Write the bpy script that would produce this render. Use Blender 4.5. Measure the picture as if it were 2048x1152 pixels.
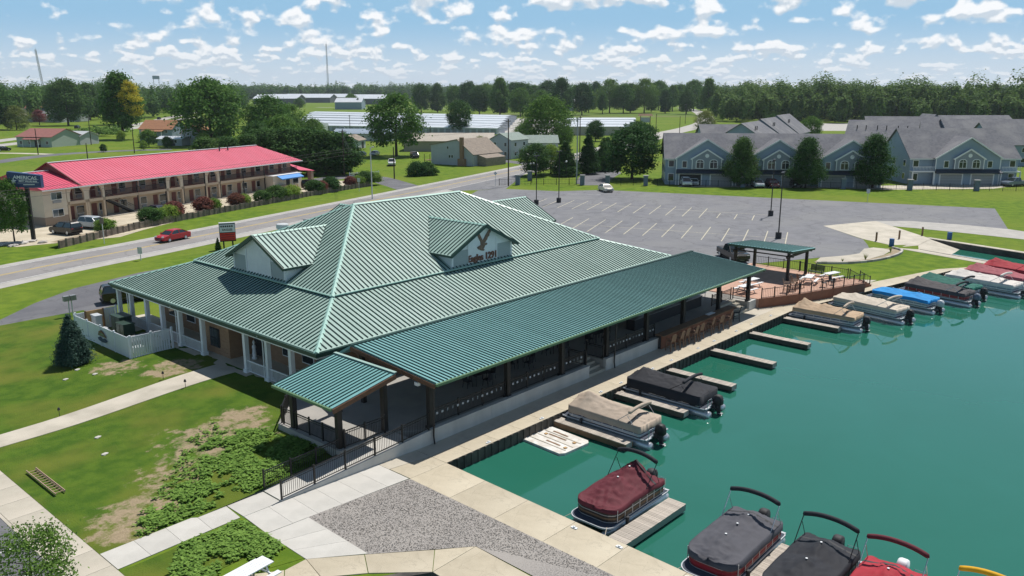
import bpy, bmesh, math, random
from mathutils import Vector, Matrix, geometry, noise
random.seed(7)
R = math.radians
for o in list(bpy.data.objects): bpy.data.objects.remove(o)
S = bpy.context.scene
C = S.collection
# ------------------------------------------------------------------ camera, sky, sun, exposure
CAM_H, CAM_AZ, CAM_PITCH = 19.6, 41.62, 13.32
cd = bpy.data.cameras.new('camera'); cam = bpy.data.objects.new('camera', cd); C.objects.link(cam)
cam.location = (0, 0, CAM_H)
cam.rotation_euler = (R(90 - CAM_PITCH), 0, R(CAM_AZ - 90))
cd.sensor_width = 36; cd.lens = 36 * 1660 / 2048; cd.clip_start = 0.5; cd.clip_end = 20000
S.camera = cam
SUN_EL, SUN_AZ = 62, 8          # direction towards the sun (azimuth from +X)
w = bpy.data.worlds.new('World'); S.world = w; w.use_nodes = True
nt = w.node_tree; nt.nodes.clear()
def N(t, tree=nt, **kw):
    n = tree.nodes.new(t)
    for k, v in kw.items(): setattr(n, k, v)
    return n
def sky_nodes():
    L = nt.links.new
    sky = N('ShaderNodeTexSky', sky_type='NISHITA', sun_disc=False, sun_elevation=R(SUN_EL), sun_rotation=R(90 - SUN_AZ),
            altitude=200, air_density=1.0, dust_density=0.6, ozone_density=1.2)
    tc = N('ShaderNodeTexCoord'); sep = N('ShaderNodeSeparateXYZ'); L(tc.outputs['Generated'], sep.inputs[0])
    def M(op, a, b=None, c=None):
        n = N('ShaderNodeMath', operation=op)
        for i, x in enumerate((a, b, c)):
            if x is None: continue
            if isinstance(x, (int, float)): n.inputs[i].default_value = x
            else: L(x, n.inputs[i])
        return n.outputs[0]
    z = M('MAXIMUM', sep.outputs[2], 0.0)
    az = M('ARCTAN2', sep.outputs[1], sep.outputs[0])
    def mix(fac, a, b):
        n = N('ShaderNodeMix', data_type='RGBA')
        for i, x in ((0, fac), (6, a), (7, b)):
            if isinstance(x, (int, float)): n.inputs[i].default_value = x
            elif isinstance(x, tuple): n.inputs[i].default_value = (*x, 1)
            else: L(x, n.inputs[i])
        return n.outputs[2]
    def rng(x, a, b, c=0.0, d=1.0, smooth=True):
        n = N('ShaderNodeMapRange', interpolation_type='SMOOTHSTEP' if smooth else 'LINEAR'); L(x, n.inputs[0])
        for i, q in enumerate((a, b, c, d)): n.inputs[i+1].default_value = q
        return n.outputs[0]
    # hazy summer air low in the sky: blue above, whitening to the horizon
    low = mix(rng(z, 0.0, 0.085), (11.42, 13.1, 14.45), (5.2, 9.4, 13.3))
    base = mix(rng(z, 0.05, 0.75), low, sky.outputs[0])
    # cumulus field: a level layer, so cells shrink towards the horizon
    s = M('ADD', z, 0.030)
    v = M('LOGARITHM', s, 2.718)
    def tex(vec, sc, det, ro):
        n = N('ShaderNodeTexNoise'); n.inputs['Scale'].default_value = sc; n.inputs['Detail'].default_value = det; n.inputs['Roughness'].default_value = ro; L(vec, n.inputs['Vector']); return n.outputs[0]
    def vec(u, v, w):
        c = N('ShaderNodeCombineXYZ'); L(u, c.inputs[0]); L(v, c.inputs[1]); c.inputs[2].default_value = w; return c.outputs[0]
    def field(dv, ku, kv, w):
        vv = M('ADD', v, dv)
        shape = tex(vec(M('MULTIPLY', az, 17.0*ku), M('MULTIPLY', vv, 3.6*kv), w), 1.45, 1.6, 0.45)
        fine = tex(vec(M('MULTIPLY', az, 46.0*ku), M('MULTIPLY', vv, 6.5*kv), w-2.4), 1.7, 6, 0.55)
        big = tex(vec(M('MULTIPLY', az, 6.0*ku), M('MULTIPLY', vv, 1.6*kv), w+5.1), 1.0, 1, 0.5)
        return M('ADD', M('ADD', M('MULTIPLY', shape, 0.66), M('MULTIPLY', fine, 0.20)), M('MULTIPLY', big, 0.16))
    near = rng(z, 0.035, 0.075)       # nearer clouds above, far small ones crowding the horizon
    def both(dv):
        hi = field(dv, 1.0, 1.0, 4.1); lo_ = M('ADD', field(dv, 1.9, 1.25, 7.3), 0.022)
        return M('ADD', M('MULTIPLY', hi, near), M('MULTIPLY', lo_, M('SUBTRACT', 1.0, near)))
    f0 = both(0.0); f1 = both(0.05)
    cover = rng(f0, 0.510, 0.590)
    lit = rng(M('SUBTRACT', f0, f1), -0.030, 0.030, 0, 1, False)
    ccol = mix(lit, (10.75, 12.1, 13.44), (17.47, 17.58, 17.7))
    fade = M('MULTIPLY', rng(z, 0.0, 0.06, 0.5, 0.95), rng(z, 0.13, 0.24, 1.0, 0.0))
    veil = mix(M('MULTIPLY', cover, fade), base, ccol)
    m2 = N('ShaderNodeMix', data_type='RGBA'); m2.inputs[0].default_value = 0; L(veil, m2.inputs[6])
    bg = N('ShaderNodeBackground'); bg.inputs[1].default_value = 0.055; L(m2.outputs[2], bg.inputs[0])
    out = N('ShaderNodeOutputWorld'); L(bg.outputs[0], out.inputs[0])
sky_nodes()
sl = bpy.data.lights.new('sun', 'SUN'); sl.energy = 4.8; sl.angle = R(0.53); sl.color = (1, 0.955, 0.89)
so = bpy.data.objects.new('sun', sl); C.objects.link(so)
sd = Vector((math.cos(R(SUN_EL)) * math.cos(R(SUN_AZ)), math.cos(R(SUN_EL)) * math.sin(R(SUN_AZ)), math.sin(R(SUN_EL))))
so.rotation_euler = sd.to_track_quat('Z', 'Y').to_euler(); so.location = (0, 0, 60)
S.view_settings.view_transform = 'Standard'; S.view_settings.look = 'None'
S.view_settings.exposure = 0.1; S.view_settings.gamma = 1; S.view_settings.use_curve_mapping = False
S.render.engine = 'CYCLES'; S.cycles.max_bounces = 6; S.cycles.transparent_max_bounces = 8
# ------------------------------------------------------------------ helpers
class MB:
    """collects geometry that becomes ONE mesh object"""
    def __init__(s): s.v = []; s.f = []; s.m = []; s.mi = 0
    def add(s, vs, fs):
        b = len(s.v); s.v += [tuple(p) for p in vs]
        for f in fs: s.f.append([i + b for i in f]); s.m.append(s.mi)
        return s
    def box(s, x0, x1, y0, y1, z0, z1):
        return s.add([(x0,y0,z0),(x1,y0,z0),(x1,y1,z0),(x0,y1,z0),(x0,y0,z1),(x1,y0,z1),(x1,y1,z1),(x0,y1,z1)],
                     [(3,2,1,0),(4,5,6,7),(0,1,5,4),(1,2,6,5),(2,3,7,6),(3,0,4,7)])
    def bar(s, a, b, wd, h=None, up=(0,0,1)):
        h = h or wd; a = Vector(a); b = Vector(b); d = (b - a).normalized(); u = Vector(up)
        if abs(d.dot(u)) > .98: u = Vector((1,0,0))
        r = d.cross(u).normalized() * wd / 2; u = r.cross(d).normalized() * h / 2
        return s.add([a-r-u, a+r-u, a+r+u, a-r+u, b-r-u, b+r-u, b+r+u, b-r+u],
                     [(0,1,2,3),(7,6,5,4),(0,4,5,1),(1,5,6,2),(2,6,7,3),(3,7,4,0)])
    def tube(s, pts, r, n=6, cap=True):
        pts = [Vector(p) for p in pts]; rs = r if isinstance(r, (list, tuple)) else [r] * len(pts); vs = []; fs = []
        ref = None
        for i, p in enumerate(pts):
            d = (pts[min(i+1, len(pts)-1)] - pts[max(i-1, 0)]).normalized()
            if ref is None:
                ref = d.cross(Vector((0,0,1)))
                if ref.length < .05: ref = Vector((1,0,0))
            a = (ref - d * ref.dot(d)).normalized(); b = d.cross(a); ref = a
            for k in range(n):
                t = 2 * math.pi * k / n; vs.append(p + (a * math.cos(t) + b * math.sin(t)) * rs[i])
        for i in range(len(pts) - 1):
            for k in range(n): fs.append((i*n+k, i*n+(k+1)%n, (i+1)*n+(k+1)%n, (i+1)*n+k))
        if cap: fs.append(tuple(range(n-1, -1, -1))); fs.append(tuple((len(pts)-1)*n + k for k in range(n)))
        return s.add(vs, fs)
    def poly(s, pts): return s.add(pts, [tuple(range(len(pts)))])
    def prism(s, pts, z0, z1):
        n = len(pts); vs = [(p[0],p[1],z0) for p in pts] + [(p[0],p[1],z1) for p in pts]
        return s.add(vs, [tuple(range(n-1,-1,-1)), tuple(range(n,2*n))] + [(i,(i+1)%n,n+(i+1)%n,n+i) for i in range(n)])
    def extr(s, prof, o, u, v, d):
        """profile [(a,b)] in plane o+a*u+b*v, extruded by vector d"""
        o = Vector(o); u = Vector(u); v = Vector(v); d = Vector(d); n = len(prof)
        A = [o + u*a + v*b for a, b in prof]; vs = A + [p + d for p in A]
        return s.add(vs, [tuple(range(n-1,-1,-1)), tuple(range(n,2*n))] + [(i,(i+1)%n,n+(i+1)%n,n+i) for i in range(n)])
    def lathe(s, prof, n=12, c=(0,0,0)):
        vs = []; fs = []; k = len(prof)
        for i in range(n):
            t = 2*math.pi*i/n
            for r, z in prof: vs.append((c[0]+r*math.cos(t), c[1]+r*math.sin(t), c[2]+z))
        for i in range(n):
            j = (i+1) % n
            for q in range(k-1): fs.append((i*k+q, j*k+q, j*k+q+1, i*k+q+1))
        fs.append(tuple(i*k+k-1 for i in range(n))); fs.append(tuple(i*k for i in range(n-1,-1,-1)))
        return s.add(vs, fs)
    def blob(s, c, r, sub=2, jit=.0, sc=(1,1,1)):
        bm = bmesh.new(); bmesh.ops.create_icosphere(bm, subdivisions=sub, radius=1)
        vs = []
        for v in bm.verts:
            k = 1 + jit * (noise.noise(v.co * 2.1 + Vector(c)) * 2)
            vs.append((c[0]+v.co.x*r*sc[0]*k, c[1]+v.co.y*r*sc[1]*k, c[2]+v.co.z*r*sc[2]*k))
        fs = [[v.index for v in f.verts] for f in bm.faces]; bm.free()
        return s.add(vs, fs)
    def xf(s, m):
        s.v = [tuple(m @ Vector(p)) for p in s.v]; return s
    def mesh(s, name, mats, smooth=False, fix=True):
        me = bpy.data.meshes.new(name); me.from_pydata(s.v, [], s.f)
        for m in (mats if isinstance(mats, (list, tuple)) else [mats]): me.materials.append(M_(m))
        if any(s.m): me.polygons.foreach_set('material_index', s.m)
        if fix and len(s.f) < 3000:
            bm = bmesh.new(); bm.from_mesh(me); bmesh.ops.recalc_face_normals(bm, faces=bm.faces); bm.to_mesh(me); bm.free()
        if smooth:
            me.polygons.foreach_set('use_smooth', [True] * len(me.polygons))
        me.update(); return me
    def build(s, name, mats, parent=None, smooth=False, loc=None, fix=True):
        o = bpy.data.objects.new(name, s.mesh(name, mats, smooth, fix)); C.objects.link(o)
        if parent: o.parent = parent
        if loc: o.location = loc
        return o
def obj(name, me, parent=None, loc=(0,0,0), rz=0, sc=None):
    o = bpy.data.objects.new(name, me); C.objects.link(o); o.parent = parent; o.location = loc
    if rz: o.rotation_euler = (0, 0, rz)
    if sc: o.scale = sc if isinstance(sc, (tuple, list)) else (sc, sc, sc)
    return o
def tag(o, label, cat, group=None):
    o['label'] = label; o['category'] = cat
    if group: o['group'] = group
    return o
def thing(name, label, cat, loc=(0,0,0), rz=0, group=None):
    o = bpy.data.objects.new(name, None); C.objects.link(o); o.location = loc; o.rotation_euler = (0,0,rz); o.empty_display_size = .3
    return tag(o, label, cat, group)
def struct(o, label=None):
    o['kind'] = 'structure'
    if label: o['label'] = label
    return o
def stuff(o, label=None, cat=None):
    o['kind'] = 'stuff'
    if label: o['label'] = label
    if cat: o['category'] = cat
    return o
def dup(root, loc, rz=None, label=None, parent=None, sc=None):
    r = root.copy(); C.objects.link(r); r.location = loc; r.parent = parent
    if rz is not None: r.rotation_euler = (0,0,rz)
    if label: r['label'] = label
    if sc: r.scale = sc if isinstance(sc, (tuple, list)) else (sc,)*3
    for ch in root.children:
        c = ch.copy(); C.objects.link(c); c.parent = r
        for g in ch.children:
            d = g.copy(); C.objects.link(d); d.parent = c
    return r
# ------------------------------------------------------------------ materials
ordn = ['first','second','third','fourth','fifth','sixth','seventh','eighth','ninth','tenth','eleventh','twelfth','thirteenth','fourteenth','fifteenth','sixteenth','seventeenth','eighteenth','nineteenth','twentieth','twenty-first','twenty-second','twenty-third','twenty-fourth','twenty-fifth','twenty-sixth','twenty-seventh','twenty-eighth','twenty-ninth','thirtieth']
MATS = {}
def M_(n): return MATS[n] if isinstance(n, str) else n
def mat(name, col, rough=.8, col2=None, scale=4, detail=5, bump=0, bscale=None, metal=0, spec=.5, stretch=None, objvar=0, c3=None, s3=.15, coord='Object', lo=.35, hi=.65, trans=0):
    m = bpy.data.materials.new(name); m.use_nodes = True; t = m.node_tree; b = t.nodes['Principled BSDF']
    b.inputs['Base Color'].default_value = (*col, 1); b.inputs['Roughness'].default_value = rough
    b.inputs['Metallic'].default_value = metal; b.inputs['Specular IOR Level'].default_value = spec
    L = t.links.new; src = None
    if col2 or bump or c3 or objvar:
        tc = N('ShaderNodeTexCoord', t)
        vec = tc.outputs[coord]
        if coord == 'World':
            pass
        if stretch:
            mp = N('ShaderNodeMapping', t); mp.inputs['Scale'].default_value = stretch; L(vec, mp.inputs[0]); vec = mp.outputs[0]
    if col2:
        nz = N('ShaderNodeTexNoise', t); nz.inputs['Scale'].default_value = scale; nz.inputs['Detail'].default_value = detail; nz.inputs['Roughness'].default_value = .62
        L(vec, nz.inputs['Vector'])
        mr = N('ShaderNodeMapRange', t); L(nz.outputs[0], mr.inputs[0]); mr.inputs[1].default_value = lo; mr.inputs[2].default_value = hi
        mx = N('ShaderNodeMix', t, data_type='RGBA'); L(mr.outputs[0], mx.inputs[0]); mx.inputs[6].default_value = (*col,1); mx.inputs[7].default_value = (*col2,1)
        src = mx.outputs[2]
        if c3:
            n3 = N('ShaderNodeTexNoise', t); n3.inputs['Scale'].default_value = s3; n3.inputs['Detail'].default_value = 4; L(vec, n3.inputs['Vector'])
            r3 = N('ShaderNodeMapRange', t); L(n3.outputs[0], r3.inputs[0]); r3.inputs[1].default_value = .45; r3.inputs[2].default_value = .7
            m3 = N('ShaderNodeMix', t, data_type='RGBA'); L(r3.outputs[0], m3.inputs[0]); L(src, m3.inputs[6]); m3.inputs[7].default_value = (*c3,1); src = m3.outputs[2]
    if objvar:
        oi = N('ShaderNodeObjectInfo', t); hs = N('ShaderNodeHueSaturation', t)
        if src: L(src, hs.inputs['Color'])
        else: hs.inputs['Color'].default_value = (*col,1)
        r = N('ShaderNodeMapRange', t); L(oi.outputs['Random'], r.inputs[0]); r.inputs[3].default_value = 1-objvar; r.inputs[4].default_value = 1+objvar
        L(r.outputs[0], hs.inputs['Value']); src = hs.outputs[0]
    if src: L(src, b.inputs['Base Color'])
    if bump:
        nb = N('ShaderNodeTexNoise', t); nb.inputs['Scale'].default_value = bscale or scale*3; nb.inputs['Detail'].default_value = 4; L(vec, nb.inputs['Vector'])
        bp = N('ShaderNodeBump', t); bp.inputs['Strength'].default_value = bump; bp.inputs['Distance'].default_value = .05; L(nb.outputs[0], bp.inputs['Height']); L(bp.outputs[0], b.inputs['Normal'])
    if trans:
        b.inputs['Transmission Weight'].default_value = trans
    MATS[name] = m; return m
def leafmat(name, col, col2, var=.18, ns=.8):
    m = bpy.data.materials.new(name); m.use_nodes = True; t = m.node_tree; b = t.nodes['Principled BSDF']; L = t.links.new
    b.inputs['Roughness'].default_value = .7; b.inputs['Specular IOR Level'].default_value = .08
    g = N('ShaderNodeNewGeometry', t); oi = N('ShaderNodeObjectInfo', t)
    nz = N('ShaderNodeTexNoise', t); nz.inputs['Scale'].default_value = ns; tc = N('ShaderNodeTexCoord', t); L(tc.outputs['Object'], nz.inputs['Vector'])
    ad = N('ShaderNodeMath', t, operation='ADD'); L(g.outputs['Random Per Island'], ad.inputs[0]); L(nz.outputs[0], ad.inputs[1])
    mr = N('ShaderNodeMapRange', t); L(ad.outputs[0], mr.inputs[0]); mr.inputs[1].default_value = .35; mr.inputs[2].default_value = 1.3
    mx = N('ShaderNodeMix', t, data_type='RGBA'); L(mr.outputs[0], mx.inputs[0]); mx.inputs[6].default_value = (*col,1); mx.inputs[7].default_value = (*col2,1)
    hs = N('ShaderNodeHueSaturation', t); L(mx.outputs[2], hs.inputs['Color'])
    r = N('ShaderNodeMapRange', t); L(oi.outputs['Random'], r.inputs[0]); r.inputs[3].default_value = 1-var; r.inputs[4].default_value = 1+var; L(r.outputs[0], hs.inputs['Value'])
    r2 = N('ShaderNodeMapRange', t); L(oi.outputs['Random'], r2.inputs[0]); r2.inputs[3].default_value = .515; r2.inputs[4].default_value = .485; L(r2.outputs[0], hs.inputs['Hue'])
    L(hs.outputs[0], b.inputs['Base Color'])
    tr = N('ShaderNodeBsdfTranslucent', t); L(hs.outputs[0], tr.inputs[0])
    ms = N('ShaderNodeMixShader', t); ms.inputs[0].default_value = .32; L(b.outputs[0], ms.inputs[1]); L(tr.outputs[0], ms.inputs[2])
    L(ms.outputs[0], t.nodes['Material Output'].inputs[0]); MATS[name] = m; return m
mat('grass', (.135,.200,.020), .95, (.082,.145,.014), .6, 10, bump=.5, bscale=9, lo=.40, hi=.60, c3=(.150,.190,.026), s3=.045, spec=.1)
mat('lawn', (.062,.122,.013), .95, (.036,.085,.010), .55, 9, bump=.5, bscale=11, c3=(.105,.140,.020), s3=.16, spec=.1)
mat('field', (.12,.17,.03), .95, (.075,.14,.025), .02, 6, c3=(.17,.17,.07), s3=.006, spec=.1)
mat('asphalt', (.185,.185,.20), .9, (.14,.142,.155), .5, 9, bump=.2, bscale=30, c3=(.19,.19,.195), s3=.11)
mat('asphalt_dark', (.13,.13,.142), .9, (.10,.10,.112), .6, 8, bump=.2, bscale=30, c3=(.165,.165,.175), s3=.2)
mat('road', (.245,.232,.228), .9, (.205,.196,.195), .35, 8, bump=.15, bscale=25, c3=(.285,.27,.26), s3=.09)
mat('shoulder', (.42,.40,.37), .9, (.34,.325,.30), .6, 8, bump=.2)
mat('concrete', (.47,.43,.355), .85, (.38,.345,.28), .8, 9, bump=.12, bscale=14, c3=(.53,.48,.40), s3=.3, objvar=.05)
mat('concrete_tan', (.48,.42,.315), .85, (.39,.34,.25), .9, 9, bump=.12, bscale=14, c3=(.53,.47,.36), s3=.33, objvar=.06)
mat('concrete_new', (.53,.51,.47), .8, (.45,.435,.40), .7, 8, bump=.1, bscale=14, objvar=.04)
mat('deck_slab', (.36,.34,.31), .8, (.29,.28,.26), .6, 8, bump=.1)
mat('gravel', (.42,.39,.365), .95, (.15,.138,.128), 14, 5, bump=.7, bscale=22, c3=(.34,.315,.29), s3=.3)
mat('stone', (.42,.39,.36), .9, objvar=.35)
mat('soil', (.36,.29,.19), .95, (.24,.19,.12), 1.4, 8, bump=.6, bscale=8)
mat('seawall', (.075,.068,.058), .85, (.035,.033,.03), 1.3, 9, bump=.5, bscale=5, c3=(.12,.105,.085), s3=.5)
mat('wallconc', (.52,.51,.48), .8, (.42,.41,.39), .9, 8, bump=.1, stretch=(1,1,.25))
mat('paint_white', (.78,.78,.76), .6); mat('line_yellow', (.62,.42,.075), .8, (.42,.33,.12), 3, 6); mat('line_pale', (.66,.60,.42), .8, (.33,.31,.26), 3, 8); mat('line_white', (.72,.72,.70), .8, (.45,.44,.43), 2, 7)
mat('roof_pale', (.295,.42,.375), .55, (.335,.46,.415), .9, 7, spec=.3, objvar=.07, c3=(.265,.385,.34), s3=.22)
mat('roof_trim', (.30,.50,.435), .4, (.36,.55,.48), .8, 5)
mat('rib_shade', (.016,.052,.046), .6, spec=.25)  # near-black seam colour paints in the ribs' shaded sides and cast shadow
mat('roof_teal', (.17,.375,.375), .36, (.20,.42,.42), .9, 6, objvar=.06)
mat('rib_teal_shade', (.008,.040,.040), .55, spec=.25)  # canopy ribs far darker than their sheets: seam shade put into the colour
mat('fascia', (.018,.060,.045), .5); mat('gutter', (.11,.20,.10), .45)
mat('soffit', (.30,.24,.17), .8)
mat('brick', (.33,.20,.12), .85, (.25,.15,.09), 2.5, 6, bump=.2, stretch=(1,1,3)); 
mat('white', (.74,.76,.77), .6, (.66,.68,.70), 1.2, 5); mat('siding_grey', (.34,.385,.385), .7)
mat('vinyl', (.72,.75,.79), .45, (.64,.67,.71), .8, 5, objvar=.04)
mat('black_metal', (.012,.012,.013), .45); mat('black', (.01,.01,.01), .6); mat('dark', (.025,.025,.028), .7)
mat('post_dark', (.012,.011,.010), .6, (.022,.017,.014), 2, 4); mat('wood_beam', (.15,.075,.04), .75, (.10,.05,.03), 3, 5)
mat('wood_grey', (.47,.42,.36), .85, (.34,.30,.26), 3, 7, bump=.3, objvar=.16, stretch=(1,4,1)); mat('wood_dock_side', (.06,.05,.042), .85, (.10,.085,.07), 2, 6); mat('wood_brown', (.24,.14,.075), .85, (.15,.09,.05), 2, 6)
mat('timber', (.21,.165,.135), .9, (.12,.095,.08), 2.2, 7, bump=.4, objvar=.15)
mat('redwood', (.25,.105,.062), .8, (.20,.085,.05), 1.5, 6); mat('deck_brown', (.50,.30,.215), .8, (.43,.255,.185), 1.3, 7, objvar=.06)
mat('glass', (.02,.03,.035), .06, spec=.8); mat('glass_light', (.10,.13,.16), .08, spec=.8)
mat('chrome', (.62,.64,.66), .25, metal=.9); mat('alum', (.55,.57,.6), .35, metal=.6); mat('alum_flat', (.50,.53,.56), .5, (.44,.47,.5), 1.2, 4)
mat('rubber', (.015,.015,.016), .8); mat('steel', (.30,.31,.32), .5, metal=.5); mat('pole_grey', (.33,.34,.34), .7); mat('galv', (.52,.54,.55), .5)
mat('red_text', (.7,.03,.02), .5); mat('brown_text', (.16,.06,.035), .6); mat('blue_barrel', (.02,.10,.30), .45); mat('sign_blue', (.02,.045,.14), .4)
mat('pink_roof', (.60,.075,.135), .42, (.63,.10,.165), .3, 5, objvar=.05); mat('pink_rib', (.42,.07,.105), .4); mat('maroon_trim', (.14,.02,.025), .5)
mat('stucco', (.53,.42,.31), .85, (.48,.38,.28), .5, 5); mat('stucco_pale', (.60,.52,.42), .85, (.54,.47,.38), .5, 5); mat('motel_base', (.26,.20,.155), .85); mat('door_maroon', (.16,.05,.04), .6); mat('awning', (.05,.25,.62), .6)
mat('shingle', (.165,.165,.182), .95, (.112,.115,.130), 1.6, 8, bump=.5, bscale=4, c3=(.20,.198,.205), s3=.3)
mat('shingle_tan', (.30,.25,.20), .95, (.22,.18,.15), 1.5, 8, bump=.4, bscale=4); mat('shingle_red', (.30,.12,.10), .9, (.22,.09,.08), 1.5, 7); mat('shingle_rust', (.36,.17,.085), .9, (.27,.13,.07), 1.5, 7); mat('shingle_green', (.26,.31,.28), .9, (.20,.25,.22), 1.5, 7)
mat('siding', (.27,.335,.42), .75, (.24,.305,.385), .7, 4); mat('siding_dark', (.13,.165,.22), .75); mat('siding_pale', (.44,.46,.48), .8, (.40,.42,.44), .6, 4); mat('siding_green', (.36,.42,.37), .8); mat('trim', (.74,.75,.76), .6); mat('garage', (.30,.30,.31), .7); mat('canopy_dark', (.030,.040,.058), .7)
mat('metal_roof', (.70,.72,.75), .35, (.62,.64,.67), .08, 5, metal=.2); mat('metal_wall', (.48,.50,.54), .6, (.43,.45,.49), .3, 4); mat('metal_dark', (.10,.105,.12), .6); mat('roof_brown', (.42,.37,.31), .8, (.36,.32,.27), .4, 5)
mat('bark', (.075,.055,.04), .95, (.045,.034,.026), 3, 6, bump=.6)
leafmat('leaf', (0.051,0.120,0.022), (0.137,0.246,0.051)); leafmat('leaf_dark', (0.029,0.075,0.022), (0.077,0.158,0.041)); leafmat('leaf_bright', (0.100,0.191,0.027), (0.237,0.346,0.064)); leafmat('leaf_yellow', (.32,.34,.02), (.62,.56,.06), .05); leafmat('leaf_blue', (0.030,0.069,0.050), (0.083,0.145,0.109), .05); leafmat('leaf_olive', (0.113,0.150,0.036), (0.237,0.273,0.082)); leafmat('leaf_weed', (0.072,0.167,0.029), (0.191,0.343,0.072), .05); leafmat('leaf_red', (0.137,0.055,0.047), (0.237,0.091,0.073), .1)
leafmat('wood_far', (.030,.086,.020), (.115,.205,.048), .1, .055)
for n, c in dict(cv_maroon=(.125,.024,.034), cv_grey=(.085,.085,.10), cv_black=(.026,.028,.035), cv_tan=(.44,.36,.285), cv_tan_warm=(.47,.34,.225), cv_cream=(.58,.51,.42), cv_blue=(.020,.26,.62), cv_char=(.075,.07,.075), cv_green=(.018,.135,.105), cv_white=(.66,.62,.58), cv_red=(.38,.03,.045), cv_dusty=(.36,.10,.12), cv_yellow=(.75,.40,.02)).items():
    mat(n, c, .75, tuple(x*.82 for x in c), 1.3, 6, bump=.35, bscale=2.2, spec=.25)
mat('hull_red', (.25,.02,.025), .35); mat('hull_dark', (.022,.018,.018), .4, (.05,.034,.026), 6, 2, stretch=(1,1,6)); mat('hull_navy', (.03,.045,.11), .4); mat('hull_tan', (.33,.27,.21), .5)
mat('plastic_white', (.72,.71,.68), .6, (.52,.48,.42), 2.2, 8); mat('carpet', (.05,.06,.085), .95); mat('reflector', (.42,.44,.46), .5)
mat('chair_tan', (.42,.30,.20), .7); mat('chair_brown', (.20,.12,.075), .7); mat('bin_green', (.018,.045,.03), .5); mat('cardboard', (.42,.26,.11), .8)

def cracks(name, sc, wd, dark):
    m = MATS[name]; t = m.node_tree; L = t.links.new; b = t.nodes['Principled BSDF']; src = b.inputs['Base Color'].links[0].from_socket
    tc = N('ShaderNodeTexCoord', t); nz = N('ShaderNodeTexNoise', t); nz.inputs['Scale'].default_value = sc*4; nz.inputs['Detail'].default_value = 4; L(tc.outputs['Object'], nz.inputs['Vector'])
    ad = N('ShaderNodeVectorMath', t, operation='MULTIPLY_ADD'); L(nz.outputs['Color'], ad.inputs[0]); ad.inputs[1].default_value = (1.2/sc*.35,)*3; L(tc.outputs['Object'], ad.inputs[2])
    vo = N('ShaderNodeTexVoronoi', t, feature='DISTANCE_TO_EDGE'); vo.inputs['Scale'].default_value = sc; L(ad.outputs[0], vo.inputs['Vector'])
    mr = N('ShaderNodeMapRange', t); L(vo.outputs['Distance'], mr.inputs[0]); mr.inputs[1].default_value = 0; mr.inputs[2].default_value = wd*sc; mr.inputs[3].default_value = dark; mr.inputs[4].default_value = 1
    mx = N('ShaderNodeMix', t, data_type='RGBA', blend_type='MULTIPLY'); mx.inputs[0].default_value = 1; L(src, mx.inputs[6]); L(mr.outputs[0], mx.inputs[7]); L(mx.outputs[2], b.inputs['Base Color'])
cracks('asphalt', .13, .16, .72); cracks('road', .17, .12, .75); cracks('asphalt_dark', .2, .12, .75); cracks('concrete_tan', .35, .02, .8)

leafmat('gravel_stone', (.22,.20,.186), (.50,.465,.43), .05)
# ------------------------------------------------------------------ the setting
WZ = -0.75
lagoon = [(28.75,30.3),(71.8,29.75),(73.2,29.6),(87.2,26.7),(101.3,23.7),(107.4,18.8),(108.2,18.6),(112.3,30.4),(115.6,31.4),(121.9,31.6),(120.6,27.0),(118.3,19.2),(112,-8),(95,-70),(27.1,-70),(27.75,14),(28.1,20)]
basin = [(21.05,23.15),(21.0,22.4),(23.2,10),(14,10),(14,27.4)]
def ss(a, b, x):
    t = min(1, max(0, (x-a)/(b-a))); return t*t*(3-2*t)
def hill(x, y): return .5 * ss(15.5, 27.5, x) * (1 - ss(66, 80, y)) * ss(32.2, 36.5, y)
def tess(outer, holes, z, name, m):
    loops = [[Vector((x,y,0)) for x,y in outer]] + [[Vector((x,y,0)) for x,y in h] for h in holes]
    tri = geometry.tessellate_polygon(loops); vs = [p for l in loops for p in l]
    b = MB(); b.add([(p.x,p.y,z) for p in vs], [t for t in tri])
    me = bpy.data.meshes.new(name); me.from_pydata(b.v, [], b.f); me.materials.append(M_(m))
    o = obj(name, me)
    for p in me.polygons:
        if p.normal.z < 0: p.flip()
    return o
G = 6000
struct(tess([(-G,-G),(G,-G),(G,G),(-G,G)], [lagoon, basin], -.03, 'ground', 'grass'))
def sheet(name, pts, z, m, kind=True):
    o = tess(pts, [], z, name, m)
    return struct(o) if kind else o
# water with bed
def water_mat():
    m = bpy.data.materials.new('water'); m.use_nodes = True; t = m.node_tree; b = t.nodes['Principled BSDF']; L = t.links.new
    b.inputs['Base Color'].default_value = (.020,.125,.026,1); b.inputs['Roughness'].default_value = .03; b.inputs['IOR'].default_value = 1.333; b.inputs['Specular IOR Level'].default_value = .95
    tc = N('ShaderNodeTexCoord', t); n = N('ShaderNodeTexNoise', t); n.inputs['Scale'].default_value = .9; n.inputs['Detail'].default_value = 3; L(tc.outputs['Object'], n.inputs['Vector'])
    bp = N('ShaderNodeBump', t); bp.inputs['Strength'].default_value = .06; bp.inputs['Distance'].default_value = .05; L(n.outputs[0], bp.inputs['Height']); L(bp.outputs[0], b.inputs['Normal'])
    n2 = N('ShaderNodeTexNoise', t); n2.inputs['Scale'].default_value = .12; n2.inputs['Detail'].default_value = 6; n2.inputs['Distortion'].default_value = 1.5; L(tc.outputs['Object'], n2.inputs['Vector'])
    mx = N('ShaderNodeMix', t, data_type='RGBA'); L(n2.outputs[0], mx.inputs[0]); mx.inputs[6].default_value = (.018,.121,.080,1); mx.inputs[7].default_value = (.023,.142,.102,1); L(mx.outputs[2], b.inputs['Base Color'])
    MATS['water'] = m
water_mat()
sheet('lagoon_water', [(26,-75),(96,-75),(124,-20),(124,36),(24,36)], WZ, 'water')
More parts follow.
